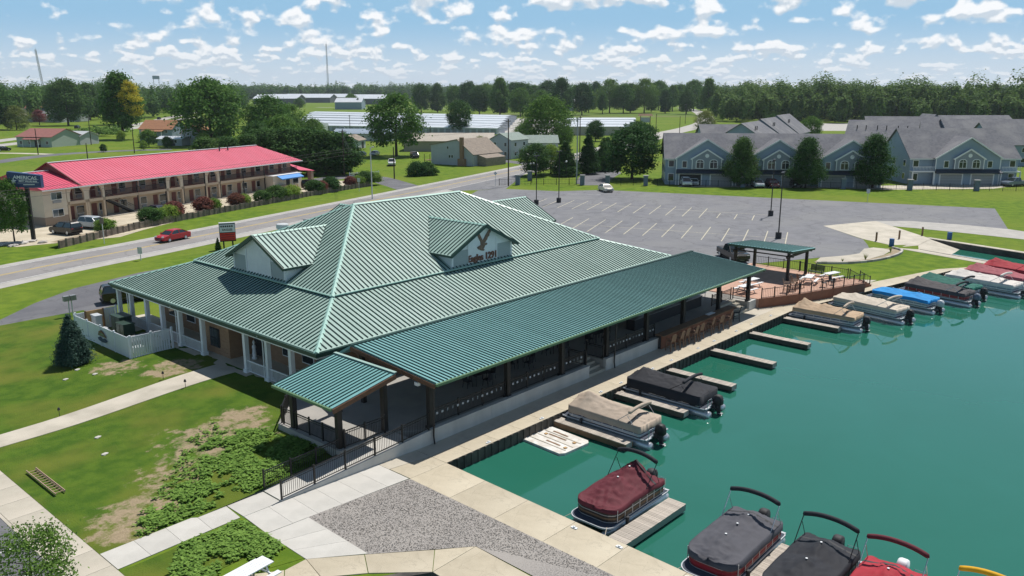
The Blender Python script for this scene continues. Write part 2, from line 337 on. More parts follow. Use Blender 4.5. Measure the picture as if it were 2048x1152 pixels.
sheet('basin_water', [(13,9),(24,9),(24,28),(13,28)], WZ, 'water')
# sea walls: one skirt round the water, seen as grey stained sheet piling
def skirt(name, pts, z0, z1, th=.35):
    b = MB(); n = len(pts)
    for i in range(n-1):
        a = Vector((*pts[i],0)); c = Vector((*pts[i+1],0)); d = (c-a).normalized(); nrm = Vector((-d.y, d.x, 0)) * th
        b.add([(a.x,a.y,z0),(c.x,c.y,z0),(c.x,c.y,z1),(a.x,a.y,z1),(a.x+nrm.x,a.y+nrm.y,z0),(c.x+nrm.x,c.y+nrm.y,z0),(c.x+nrm.x,c.y+nrm.y,z1),(a.x+nrm.x,a.y+nrm.y,z1)],
              [(0,1,2,3),(5,4,7,6),(3,2,6,7),(1,0,4,5),(0,3,7,4),(1,5,6,2)])
        if name == 'seawall':
            k = int((c-a).length / .55)
            for j in range(k):
                p = a + d * (.3 + j*.55); q = nrm.normalized() * -.035
                b.bar((p.x+q.x, p.y+q.y, z0), (p.x+q.x, p.y+q.y, z1-.02), .16, .07, up=(nrm.x,nrm.y,0))
    return b.build(name, 'seawall')
wall_pts = [(27.75,14),(28.1,20),(28.75,30.3),(71.8,29.75),(73.2,29.6),(87.2,26.7),(101.3,23.7),(107.4,18.8)]
tag(skirt('seawall', [(27.1,-40)] + wall_pts, -2.2, -.002), 'dark stained sheet pile seawall along the docks', 'seawall')
tag(skirt('canal_wall', [(112.3,30.4),(108.2,18.6)], -2.2, -.004), 'dark canal wall beside the narrow launch dock', 'canal wall')
tag(skirt('canal_wall', [(112,-8),(118.3,19.2),(120.6,27.0),(121.9,31.6)], -2.2, .0), 'dark canal wall on the far side of the boat launch', 'canal wall')
tag(skirt('basin_wall', [(14,27.4),(21.05,23.15),(21.0,22.4),(23.2,10)], -2.2, -.004), 'dark wall round the small basin at the bottom edge', 'basin wall')
# ---- concrete slabs, each one an object of its own
def slabs(root, name, m, quads, z=.0, th=.12, gap=.012):
    for q in quads:
        c = Vector((sum(p[0] for p in q)/len(q), sum(p[1] for p in q)/len(q)))
        b = MB(); pts = []
        for p in q:
            d = c - Vector((p[0],p[1])); d = d * (gap / max(d.length,.1)) if d.length else d
            pts.append((p[0]+d.x-c.x, p[1]+d.y-c.y))
        b.prism(pts, -th, 0).build(name, m, root, loc=(c.x,c.y,z))
def strip(a0, a1, b0, b1, n):
    L = lambda p, q, t: (p[0]+(q[0]-p[0])*t, p[1]+(q[1]-p[1])*t)
    return [(L(a0,a1,i/n), L(a0,a1,(i+1)/n), L(b0,b1,(i+1)/n), L(b0,b1,i/n)) for i in range(n)]
pr = struct(thing('promenade', 'tan concrete promenade along the docks', 'promenade')); del pr['category']
slabs(pr, 'slab', 'concrete_tan', strip((28.75,30.3),(71.8,29.75),(28.75,31.55),(71.8,31.2),21))
slabs(pr, 'slab', 'concrete_tan', strip((26.2,30.35),(28.75,30.3),(26.2,32.0),(28.75,31.55),1))
slabs(pr, 'slab', 'concrete_tan', strip((26.15,30.35),(25.5,0),(28.75,30.3),(27.45,0),10))
slabs(pr, 'slab', 'concrete', [((26.16,32.02),(28.74,31.57),(28.74,32.78),(26.16,32.98))], z=.002)
slabs(pr, 'slab', 'concrete', strip((28.75,31.55),(71.8,31.2),(28.75,32.8),(71.8,32.7),14))
slabs(pr, 'slab', 'concrete_tan', [((71.8,29.75),(73.2,29.6),(75.3,30.3),(71.8,31.5)),((71.8,31.5),(75.3,30.3),(75.2,30.5),(71.7,32.7))])
slabs(pr, 'slab', 'concrete_tan', strip((73.2,29.6),(87.2,26.7),(75.3,30.35),(88.6,28.5),6))
slabs(pr, 'slab', 'concrete_tan', strip((87.2,26.7),(101.3,23.7),(88.6,28.5),(101.0,25.0),5))
slabs(pr, 'slab', 'concrete_tan', strip((101.3,23.7),(107.4,18.8),(101.0,25.0),(108.0,20.4),3))
slabs(pr, 'slab', 'concrete', strip((88.6,28.5),(84.5,33.5),(90.5,28.3),(86.8,33.9),3))
slabs(pr, 'slab', 'concrete', strip((86.0,31.8),(77.5,38.6),(84.5,31.0),(76.0,37.6),5), z=-.004)
# launch canal kerb path
slabs(pr, 'slab', 'concrete', strip((108.2,18.6),(112.3,30.4),(107.0,19.2),(111.5,33.2),7), z=.004)
slabs(pr, 'slab', 'concrete', strip((118.3,19.2),(121.9,31.6),(119.3,19.0),(123.0,32.4),7), z=.004)
# walkways
wk = struct(thing('walkway', 'pale concrete walkways round the lawn', 'walkway')); del wk['category']
slabs(wk, 'slab', 'concrete', strip((10.75,56),(10.75,30),(12.35,56),(12.35,30),14), z=.005)
def hslabs(root, name, m, quads, th=.14):
    for q in quads:
        b = MB(); vs = [(x,y,hill(x,y)+.03) for x,y in q]; b.add(vs + [(x,y,z-th) for x,y,z in vs], [(0,1,2,3),(7,6,5,4),(0,4,5,1),(1,5,6,2),(2,6,7,3),(3,7,4,0)]).build(name, m, root)
hslabs(wk, 'slab', 'concrete', strip((12.36,50.55),(28.6,51.1),(12.36,52.45),(28.6,53.6),12))
slabs(wk, 'slab', 'concrete_new', strip((12.37,33.2),(18.15,33.3),(12.37,35.0),(18.3,35.0),4), z=.006)
slabs(wk, 'slab', 'concrete_new', strip((18.16,31.1),(26.15,30.4),(18.3,33.25),(26.15,33.0),6), z=.006)
slabs(wk, 'slab', 'concrete_new', [((18.3,33.26),(20.3,33.2),(20.3,35.0),(18.32,35.0))], z=.004)
slabs(wk, 'slab', 'concrete_new', strip((18.15,31.08),(18.1,27.95),(20.3,30.9),(20.15,26.3),3), z=.006)
slabs(wk, 'slab', 'concrete_tan', [((17.0,27.9),(18.1,27.95),(17.7,26.3),(16.3,26.9)),((18.1,27.95),(20.0,26.35),(19.2,25.1),(17.7,26.3)),((20.0,26.35),(22.3,24.35),(21.05,23.15),(19.2,25.1)),((22.3,24.35),(23.7,23.2),(21.05,23.15)),((23.7,23.2),(23.5,19.0),(21.4,19.9),(21.0,22.4),(21.05,23.15)),((16.3,26.9),(17.0,27.9),(14,30),(12.4,30),(12.4,29))], z=.008, gap=.02)
sheet('gravel_bed', [(20.25,30.95),(26.17,30.36),(25.6,5),(23.2,5),(23.72,23.2),(20.12,26.28)], .0, 'gravel')
def loose_stones():
    r = random.Random(11); b = MB(); P = [(20.3,30.9),(26.1,30.33),(25.85,16.5),(23.75,23.1),(20.2,26.3)]
    def inside(x, y):
        c = False; j = len(P)-1
        for i in range(len(P)):
            if (P[i][1] > y) != (P[j][1] > y) and x < (P[j][0]-P[i][0])*(y-P[i][1])/(P[j][1]-P[i][1]) + P[i][0]: c = not c
            j = i
        return c
    n = 0
    while n < 9000:
        x = r.uniform(20.2,26.1); y = r.uniform(16.5,30.9)
        if not inside(x,y): continue
        n += 1; s_ = r.uniform(.018,.05); a = r.uniform(0,6.28); q = [(x+s_*math.cos(a+k*2.094)*r.uniform(.7,1.3), y+s_*math.sin(a+k*2.094)*r.uniform(.7,1.3), 0) for k in range(3)]
        b.add(q + [(x+r.uniform(-.01,.01), y+r.uniform(-.01,.01), s_*r.uniform(.5,.9))], [(0,1,3),(1,2,3),(2,0,3)])
    stuff(b.build('loose_gravel', 'gravel_stone', fix=False), 'loose grey gravel stones in the bed by the quay', 'gravel')
loose_stones()
sheet('soil_bed', [(12.4,29.9),(18.1,28.1),(18.2,33.2),(12.4,33.2)], -.015, 'grass')
sheet('asphalt_corner', [(10.6,20),(10.6,60),(-10,60),(-10,20)], -.02, 'asphalt_dark')
kb = MB().box(10.6,10.74,20,60,-.1,.0); tag(kb.build('kerb', 'concrete'), 'pale concrete kerb beside the lower left parking', 'kerb')
# painted stall lines in the corner lot
for i, y in enumerate((41.2, 38.4, 35.6)):
    tag(MB().box(6.5,10.4,y-.05,y+.05,-.016,-.014).build('stall_line', 'line_white'), 'white stall line in the lower left corner lot, %s from the top' % ordn[i], 'stall line', 'white stall lines in the lower left lot')
# lawn with a low rise up to the building
def lawn():
    xs = [12.36 + i*.45 for i in range(38)]; ys = [30 + j*.6 for j in range(82)]
    b = MB(); nx = len(xs)
    for y in ys:
        for x in xs: b.v.append((x, y, hill(x,y) + .012*noise.noise((x*.9,y*.9,0))))
    for j in range(len(ys)-1):
        for i in range(nx-1):
            cx = xs[i]+.2; cy = ys[j]+.3
            if cy < 35.0 and cx > 12 and cy > 33: continue
            if cy <= 33.4 and cx > 18.0: continue
            if cy < 29.9: continue
            b.f.append([j*nx+i, j*nx+i+1, (j+1)*nx+i+1, (j+1)*nx+i]); b.m.append(0)
    m = mat('lawn_patchy', (.082,.142,.016), .95, (.050,.104,.012), .9, 10, bump=.9, bscale=12, c3=(.135,.150,.026), s3=.2, spec=.1, lo=.41, hi=.6)
    t = m.node_tree; L = t.links.new; bs = t.nodes['Principled BSDF']; src = bs.inputs['Base Color'].links[0].from_socket
    at = N('ShaderNodeAttribute', t, attribute_name='bare'); nz = N('ShaderNodeTexNoise', t); nz.inputs['Scale'].default_value = 1.15; nz.inputs['Detail'].default_value = 10; nz.inputs['Roughness'].default_value = .7
    tc = N('ShaderNodeTexCoord', t); L(tc.outputs['Object'], nz.inputs['Vector'])
    sc_ = N('ShaderNodeMath', t, operation='MULTIPLY_ADD'); L(nz.outputs[0], sc_.inputs[0]); sc_.inputs[1].default_value = 1.9; sc_.inputs[2].default_value = -.45
    ad = N('ShaderNodeMath', t, operation='ADD'); L(at.outputs['Fac'], ad.inputs[0]); L(sc_.outputs[0], ad.inputs[1])
    mr = N('ShaderNodeMapRange', t); L(ad.outputs[0], mr.inputs[0]); mr.inputs[1].default_value = .90; mr.inputs[2].default_value = 1.15
    n2 = N('ShaderNodeTexNoise', t); n2.inputs['Scale'].default_value = 5; n2.inputs['Detail'].default_value = 6; L(tc.outputs['Object'], n2.inputs['Vector'])
    so_ = N('ShaderNodeMix', t, data_type='RGBA'); L(n2.outputs[0], so_.inputs[0]); so_.inputs[6].default_value = (.20,.155,.095,1); so_.inputs[7].default_value = (.40,.32,.215,1)
    mx = N('ShaderNodeMix', t, data_type='RGBA'); L(mr.outputs[0], mx.inputs[0]); L(src, mx.inputs[6]); L(so_.outputs[2], mx.inputs[7]); L(mx.outputs[2], bs.inputs['Base Color'])
    o = b.build('lawn', 'lawn_patchy', smooth=True, fix=False)
    a = o.data.attributes.new('bare', 'FLOAT', 'POINT')
    def bare(x, y):
        k = 0
        for cx, cy, rx, ry, s in ((22.0,42.0,3.4,3.4,.62),(18.3,40.0,2.8,2.8,.5),(15.2,37.3,2.8,2.6,.6),(24.4,43.5,2.2,2.2,.62),(26.0,55.3,2.6,2.3,.62),(23.3,58.8,2.2,2.4,.55),(20.2,43.5,2.0,3.0,.4),(13.6,36.2,1.5,1.6,.6),(25.5,38.9,1.6,3.0,.35)):
            d = ((x-cx)/rx)**2 + ((y-cy)/ry)**2; k = max(k, s*(1-ss(.25,1.25,d)))
        return k
    a.data.foreach_set('value', [bare(v.co.x, v.co.y) for v in o.data.vertices])
    struct(o)
lawn()
# weeds: broad-leaved ground cover, uncountable
def weeds():
    b = MB(); rnd = random.Random(3)
    def in_poly(x, y, P):
        c = False; j = len(P)-1
        for i in range(len(P)):
            if (P[i][1] > y) != (P[j][1] > y) and x < (P[j][0]-P[i][0])*(y-P[i][1])/(P[j][1]-P[i][1]) + P[i][0]: c = not c
            j = i
        return c
    areas = [([(13.2,35.15),(20.2,35.15),(25.2,35.6),(24.6,38.5),(24.2,40.6),(22.5,42.5),(20.6,41.5),(19.6,39.2),(17.2,38.0),(15.0,36.6)], 5200),
             ([(12.8,29.8),(15.0,33.0),(17.9,33.0),(18.0,29.6),(16.4,28.6)], 2000), ([(15,37),(19,41),(21,43.5),(23,44.5),(22,41),(18,37)], 420)]
    for P, n in areas:
        x0 = min(p[0] for p in P); x1 = max(p[0] for p in P); y0 = min(p[1] for p in P); y1 = max(p[1] for p in P); k = 0
        while k < n:
            x = rnd.uniform(x0,x1); y = rnd.uniform(y0,y1)
            if not in_poly(x,y,P): continue
            k += 1
            if noise.noise((x*.55,y*.55,5)) + .6*noise.noise((x*1.7,y*1.7,9)) < -.12: continue
            z = hill(x,y); hgt = rnd.uniform(.03,.24) * (1 + .5*noise.noise((x*.7,y*.7,1)))
            for q in range(4):
                a = rnd.uniform(0,6.28); l = rnd.uniform(.09,.2); wd = l*.42; c = Vector((x+rnd.uniform(-.12,.12), y+rnd.uniform(-.12,.12), z+hgt*rnd.uniform(.4,1)))
                d = Vector((math.cos(a),math.sin(a),rnd.uniform(-.35,.35))); r = Vector((-math.sin(a),math.cos(a),rnd.uniform(-.3,.3)))
                b.add([c-d*l*.2, c+d*l*.45+r*wd, c+d*l, c+d*l*.45-r*wd], [(0,1,2,3)])
    stuff(b.build('weed_cover', 'leaf_weed', fix=False), 'broad leaved green weeds spreading over the bare soil', 'weeds')
weeds()
# driveway, road, parking
sheet('driveway', [(9,60),(14.5,68.8),(20.9,74.4),(27.7,77.4),(32.4,78.4),(60,82),(90,84),(90,90.5),(62,93),(40,91),(32.0,88.4),(27,84.8),(22.5,80.4),(15,74.5),(5,66)], -.012, 'asphalt_dark')
RC = [(-60,70),(-10,87.5),(29.5,101.1),(48,106.0),(70,112.5),(114,126),(178,146.5),(235,167),(290,190)]   # centre line of the road
def ribbon(pts, off0, off1):
    L = []; Rr = []
    for i, p in enumerate(pts):
        a = Vector(pts[max(i-1,0)]); c = Vector(pts[min(i+1,len(pts)-1)]); d = (c-a).normalized(); n = Vector((-d.y,d.x)); p = Vector(p)
        L.append(tuple(p+n*off0)); Rr.append(tuple(p+n*off1))
    return L + Rr[::-1]
def dense(pts, n=8):
    out = []
    for i in range(len(pts)-1):
        p0 = Vector(pts[max(i-1,0)]); p1 = Vector(pts[i]); p2 = Vector(pts[i+1]); p3 = Vector(pts[min(i+2,len(pts)-1)])
        for k in range(n):
            t = k/n; out.append(tuple(.5*((2*p1)+(p2-p0)*t+(2*p0-5*p1+4*p2-p3)*t*t+(3*p1-p0-3*p2+p3)*t**3)))
    return out + [pts[-1]]
RD = dense(RC)
def quads(name, pts, a, c, z, m):
    P = ribbon(pts, a, c); n = len(P)//2; b = MB()
    for i in range(n-1): b.add([(*P[i],z),(*P[i+1],z),(*P[2*n-2-i],z),(*P[2*n-1-i],z)], [(0,1,2,3)])
    return b.build(name, m)
struct(quads('road_shoulder', RD, -6.0, 5.2, -.016, 'shoulder')); struct(quads('road', RD, -4.0, 3.9, -.011, 'road'))
for o_, nm, mm, lb in ((-3.75,'edge_line','line_white','white edge line on the near side of the road'),(3.65,'edge_line','line_white','white edge line on the far side of the road'),(-.17,'centre_line','line_yellow','near yellow centre line of the road'),(.17,'centre_line','line_yellow','far yellow centre line of the road')):
    wd = .085 if 'edge' in nm else .075
    tag(quads(nm, RD, o_-wd, o_+wd, -.006, mm), lb, 'road line')
sheet('parking_lot', [(66,92),(92,99),(122,117.6),(127.5,115.2),(131.5,104.5),(139.5,99),(161.5,32.3),(138.2,25.6),(137,33),(136.2,38.8),(133.3,42.7),(123.2,47.0),(115.1,38.3),(111.3,36.4),(108.5,35.2),(104.6,34.5),(98.8,37.7),(90,42),(84,46),(76,52),(72,60),(72,88)], -.010, 'asphalt')
sheet('road_mouth', [(118,120.5),(127.6,115.1),(170,143.4),(120,127.5)], -.013, 'asphalt')
sheet('launch_apron', [(123.2,47.0),(131.4,43.7),(133.3,42.7),(129.8,39.2),(121.9,31.6),(115.6,31.4),(113.2,34.2),(115.5,38.5)], -.004, 'concrete')
def launch():
    b = MB(); b.add([(113.0,32.6,-.02),(115.4,31.3,-.02),(121.9,31.6,-.02),(122.6,32.4,-.02)], [(0,1,2,3)])
    b.add([(112.6,31.2,-.03),(121.9,31.6,-.03),(119.6,25.5,-1.1),(110.8,25.5,-1.1)], [(0,1,2,3)])
    struct(b.build('launch_ramp', 'concrete'))
launch()
sheet('gravel_track', [(133.3,42.7),(136.9,38.8),(138.2,32.0),(138.2,25.6),(136.8,22),(130,6),(124,6),(129.6,20),(130.1,28.8),(130.1,35.4),(129.8,39.2)], -.006, 'shoulder')
# kerbed turning head: pale concrete apron, planting strip
sheet('apron_concrete', [(98.8,37.7),(102.1,35.9),(104.6,35.1),(108.3,35.8),(109.9,35.2),(110.2,32.8),(105.6,32.5),(100.8,33.1),(97.9,35.0),(96.2,37.2)], -.003, 'concrete')
arc = dense([(95.0,36.6),(97.3,33.9),(101.4,31.9),(106.0,31.2),(109.6,31.6),(111.0,33.2)], 5)
sheet('planting_bed', ribbon(arc, .1, 1.2), .0, 'soil')
rw = thing('edging_wall', 'low stone edging wall curving round the turning head', 'edging wall')
for i in range(len(arc)-1):
    a = Vector((*arc[i],0)); c = Vector((*arc[i+1],0)); MB().bar(a+Vector((0,0,.09)), c+Vector((0,0,.09)), .28, .24).build('block', 'stone', rw)
for (x,y,s_) in ((97.6,34.6,.5),(100.6,33.0,.9),(108.0,32.5,.75)):
    b = MB(); rr = random.Random(int(x*10))
    for k in range(90):
        a = rr.uniform(0,6.28); l = rr.uniform(.5,1.1)*s_; d = Vector((math.cos(a)*.45, math.sin(a)*.45, 1)).normalized()*l; w_ = Vector((-math.sin(a),math.cos(a),0))*.03
        b.add([w_*-1, w_, d], [(0,1,2)])
    tag(b.build('ornamental_grass', 'leaf_olive', loc=(x,y,.02), fix=False), {97:'low grey ornamental grass nearest the green shelter',100:'spiky ornamental grass in the middle of the planting bed',108:'ornamental grass at the far end of the planting bed'}[int(x)], 'ornamental grass')
# stall lines: two rows, each line a real painted strip
def lines():
    k = 0
    for i in range(13):      # near row, long double stalls
        a = Vector((105.1+.74*i, 80.3-2.65*i)); d = Vector((-11.4+.08*i, -4.8+.05*i)); L1(a, a+d, 'pale stall line in the near row of the parking lot, %s from the far end' % ordn[i], 'near row of stall lines')
    for i in range(15):
        s_ = .5 if i > 11 else 1
        a = Vector((121.0+.70*i, 98.6-2.66*i)); d = Vector((-10.4,-4.2))
        if s_ < 1: a += d*.42; d *= .5
        L1(a, a+d, 'pale stall line in the far row of the parking lot, %s from the road end' % ordn[i], 'far row of stall lines')
    L1(Vector((99.4,77.0)), Vector((108.8,46.6)), 'long pale line crossing the near row of stalls', None, .05)
    L1(Vector((118.2,93.0)), Vector((128.4,58.0)), 'long pale line crossing the far row of stalls', None, .05)
    L1(Vector((129.1,100.3)), Vector((132.9,94.9)), 'short white line near the white car', None, .08, 'line_white')
def L1(a, c, lb, grp, wd=.065, m='line_pale'):
    d = (c-a).normalized(); n = Vector((-d.y,d.x))*wd
    o = MB().add([(*(a-n),0),(*(c-n),0),(*(c+n),0),(*(a+n),0)], [(0,1,2,3)]).build('stall_line' if grp else 'painted_line', m, loc=(0,0,-.005))
    tag(o, lb, 'stall line', grp)
lines()
# ------------------------------------------------------------------ clubhouse
def clip(poly, axis_lo, axis_hi):
    """clip polygon [(u,s)] to axis_lo<=u<=axis_hi"""
    def half(P, k, sgn):
        out = []
        for i in range(len(P)):
            a = P[i]; b = P[(i+1) % len(P)]; da = (a[0]-k)*sgn; db = (b[0]-k)*sgn
            if da >= 0: out.append(a)
            if da*db < 0:
                t = da/(da-db); out.append((k, a[1]+(b[1]-a[1])*t))
        return out
    P = half(poly, axis_lo, 1)
    return half(P, axis_hi, -1) if P else P
def panels(root, O, U, I, k, poly, w, pm, rm, rh=.062, rw=.064, merged=False, name='roof_panel', trim=.0):
    """standing seam slope: O origin at eave, U along the eave, I inwards (horizontal), k rise per metre"""
    O = Vector(O); U = Vector(U); I = Vector(I); Z = Vector((0,0,1)); nrm = (Z - I*k).normalized(); up = (I + Z*k)
    u0 = min(p[0] for p in poly); u1 = max(p[0] for p in poly); n = max(1, round((u1-u0)/w)); w = (u1-u0)/n
    big = MB(); made = []
    P3 = lambda p, h=0: O + U*p[0] + up*p[1] + nrm*h
    for i in range(n):
        b = big if merged else MB()
        c = clip(poly, u0+i*w, u0+(i+1)*w)
        if len(c) < 3: continue
        b.mi = 0; A = [P3(p,.0) for p in c]; B = [P3(p,-.035) for p in c]; m = len(c)
        b.add(A + B, [tuple(range(m)), tuple(range(2*m-1,m-1,-1))] + [(j,m+j,m+(j+1)%m,(j+1)%m) for j in range(m)])
        ul = u0+i*w + rw*.5 + .004; cl = clip(poly, ul-.002, ul+.002)
        if len(cl) >= 3:
            s0 = min(p[1] for p in cl)+trim; s1 = max(p[1] for p in cl)-trim
            if s1 - s0 > .12:
                b.mi = 1; a = P3((ul,s0), rh/2+.001); e = P3((ul,s1), rh/2+.001); b.bar(a, e, rw, rh, up=nrm)
        if not merged:
            o = b.build(name, [pm, rm], root); made.append(o)
    if merged: made.append(stuff(big.build(name, [pm, rm], root)))
    return made
def text(txt, size, m, name, parent, mtx, ext=.03, align='CENTER', bold=0, shear=0, sp=1):
    cu = bpy.data.curves.new(name, 'FONT'); cu.body = txt; cu.size = size; cu.extrude = ext; cu.align_x = align; cu.align_y = 'CENTER'; cu.offset = bold; cu.shear = shear; cu.space_character = sp; cu.resolution_u = 3
    t = bpy.data.objects.new('tmp', cu); C.objects.link(t); bpy.context.view_layer.update()
    me = bpy.data.meshes.new_from_object(t.evaluated_get(bpy.context.evaluated_depsgraph_get())); bpy.data.objects.remove(t); bpy.data.curves.remove(cu)
    me.materials.clear(); me.materials.append(M_(m)); me.name = name
    me.transform(mtx); o = obj(name, me, parent); o['kind'] = 'stuff'; return o
def frame(o, x, y, z):   # matrix from axes
    m = Matrix.Identity(4)
    for i, a in enumerate((x, y, z)):
        for j in range(3): m[j][i] = a[j]
    for j in range(3): m[j][3] = o[j]
    return m
club = thing('clubhouse', 'brick clubhouse with pale green standing seam hip roof and white gabled dormers', 'clubhouse', (0,0,0))
EX0, EX1, EY0, EY1, EZ = 28.45, 70.1, 41.4, 70.55, 3.95
IN, BZ, RZ = 5.12, 5.68, 10.4
BX0, BX1, BY0, BY1 = EX0+IN, EX1-IN-.1, EY0+IN, EY1-IN
UD = (BY1-BY0)/2; RX0, RX1, RY = BX0+UD, BX1-UD, (BY0+BY1)/2
k1 = (BZ-EZ)/IN; k2 = (RZ-BZ-.1)/(UD+.12)
roof = MB()
# solid deck under the sheets
def hipdeck(x0,x1,y0,y1,z,inn,zt,b):
    v = [(x0,y0,z),(x1,y0,z),(x1,y1,z),(x0,y1,z),(x0+inn,y0+inn,zt),(x1-inn,y0+inn,zt),(x1-inn,y1-inn,zt),(x0+inn,y1-inn,zt)]
    b.add(v, [(0,1,5,4),(1,2,6,5),(2,3,7,6),(3,0,4,7),(4,5,6,7),(3,2,1,0)])
hipdeck(EX0+.05,EX1-.05,EY0+.05,EY1-.05,EZ-.09,IN,BZ-.1,roof)
roofo = roof.build('roof', 'roof_pale', club)
w_, ex, ey = EX1-EX0, (1,0,0), (0,1,0)
lowpoly = lambda W, i: [(0,0),(W,0),(W-i,i),(i,i)]
panels(roofo, (EX0,EY0,EZ), (1,0,0), (0,1,0), k1, lowpoly(w_, IN+.1), .41, 'roof_pale', 'rib_shade', trim=.1)
panels(roofo, (EX0,EY1,EZ), (0,-1,0), (1,0,0), k1, lowpoly(EY1-EY0, IN+.1), .41, 'roof_pale', 'rib_shade', trim=.1)
panels(roofo, (EX1,EY0,EZ), (0,1,0), (-1,0,0), k1, lowpoly(EY1-EY0, IN+.1), .41, 'roof_pale', 'rib_shade', merged=True, name='right_lower_sheets')
panels(roofo, (EX1,EY1,EZ), (-1,0,0), (0,-1,0), k1, lowpoly(w_, IN+.1), .41, 'roof_pale', 'rib_shade', merged=True, name='back_lower_sheets')
ux0, ux1, uy0, uy1, uz = BX0-.12, BX1+.12, BY0-.12, BY1+.12, BZ+.1
W2 = ux1-ux0; D2 = uy1-uy0; hp = D2/2
tri = [(0,0),(D2,0),(hp,hp)]; trap = [(0,0),(W2,0),(W2-hp,hp),(hp,hp)]
k2 = (RZ-uz)/hp
panels(roofo, (ux0,uy0,uz), (1,0,0), (0,1,0), k2, trap, .41, 'roof_pale', 'rib_shade', trim=.12)
panels(roofo, (ux0,uy1,uz), (0,-1,0), (1,0,0), k2, tri, .41, 'roof_pale', 'rib_shade', trim=.12)
panels(roofo, (ux1,uy0,uz), (0,1,0), (-1,0,0), k2, tri, .41, 'roof_pale', 'rib_shade', merged=True, name='right_upper_sheets')
panels(roofo, (ux1,uy1,uz), (-1,0,0), (0,-1,0), k2, trap, .41, 'roof_pale', 'rib_shade', merged=True, name='back_upper_sheets')
# hip and ridge caps, break flashing, fascia
def cap(name, a, c, wd=.34, lift=.075):
    a = Vector(a)+Vector((0,0,lift)); c = Vector(c)+Vector((0,0,lift)); d = (c-a).normalized(); r = d.cross(Vector((0,0,1))).normalized()*wd/2
    b = MB(); dn = Vector((0,0,-.10)); t = Vector((0,0,.0))
    b.add([a-r+dn, a, a+r+dn, c-r+dn, c, c+r+dn], [(0,1,4,3),(1,2,5,4),(0,2,1),(3,4,5),(0,3,5,2)])
    return b.build(name, 'roof_trim', roofo)
for (cx,cy),(bx,by),(rx) in (((EX0,EY0),(BX0,BY0),RX0),((EX1,EY0),(BX1,BY0),RX1),((EX0,EY1),(BX0,BY1),RX0),((EX1,EY1),(BX1,BY1),RX1)):
    cap('hip_cap', (cx,cy,EZ), (bx,by,BZ+.02)); sx = .12 if cx == EX1 else -.12; sy = .12 if cy == EY1 else -.12
    cap('hip_cap', (bx+sx,by+sy,uz), (ux0+hp if cx == EX0 else ux1-hp, RY, RZ))
cap('ridge_cap', (ux0+hp-.1,RY,RZ), (ux1-hp+.1,RY,RZ), .42)
def ring(name, x0,x1,y0,y1,z0,z1,th,m,par):
    b = MB(); b.box(x0,x1,y0,y0+th,z0,z1); b.box(x0,x1,y1-th,y1,z0,z1); b.box(x0,x0+th,y0+th,y1-th,z0,z1); b.box(x1-th,x1,y0+th,y1-th,z0,z1)
    return b.build(name, m, par)
ring('break_flashing', ux0+.02,ux1-.02,uy0+.02,uy1-.02,BZ-.02,uz-.04,.06,'fascia',roofo)
ring('drip_edge', ux0-.03,ux1+.03,uy0-.03,uy1+.03,uz-.03,uz+.03,.22,'roof_trim',roofo)
ring('fascia', EX0-.02,EX1+.02,EY0-.02,EY1+.02,EZ-.36,EZ-.055,.1,'fascia',roofo)
ring('gutter', EX0-.14,EX1+.14,EY0-.14,EY1+.14,EZ-.17,EZ-.03,.11,'fascia',roofo)
ring('white_frieze', EX0+.1,EX1-.1,EY0+.1,EY1-.1,EZ-.5,EZ-.365,.12,'white',club)
MB().box(EX0+.25,EX1-.25,EY0+.25,EY1-.25,EZ-.46,EZ-.42).build('soffit', 'soffit', club)
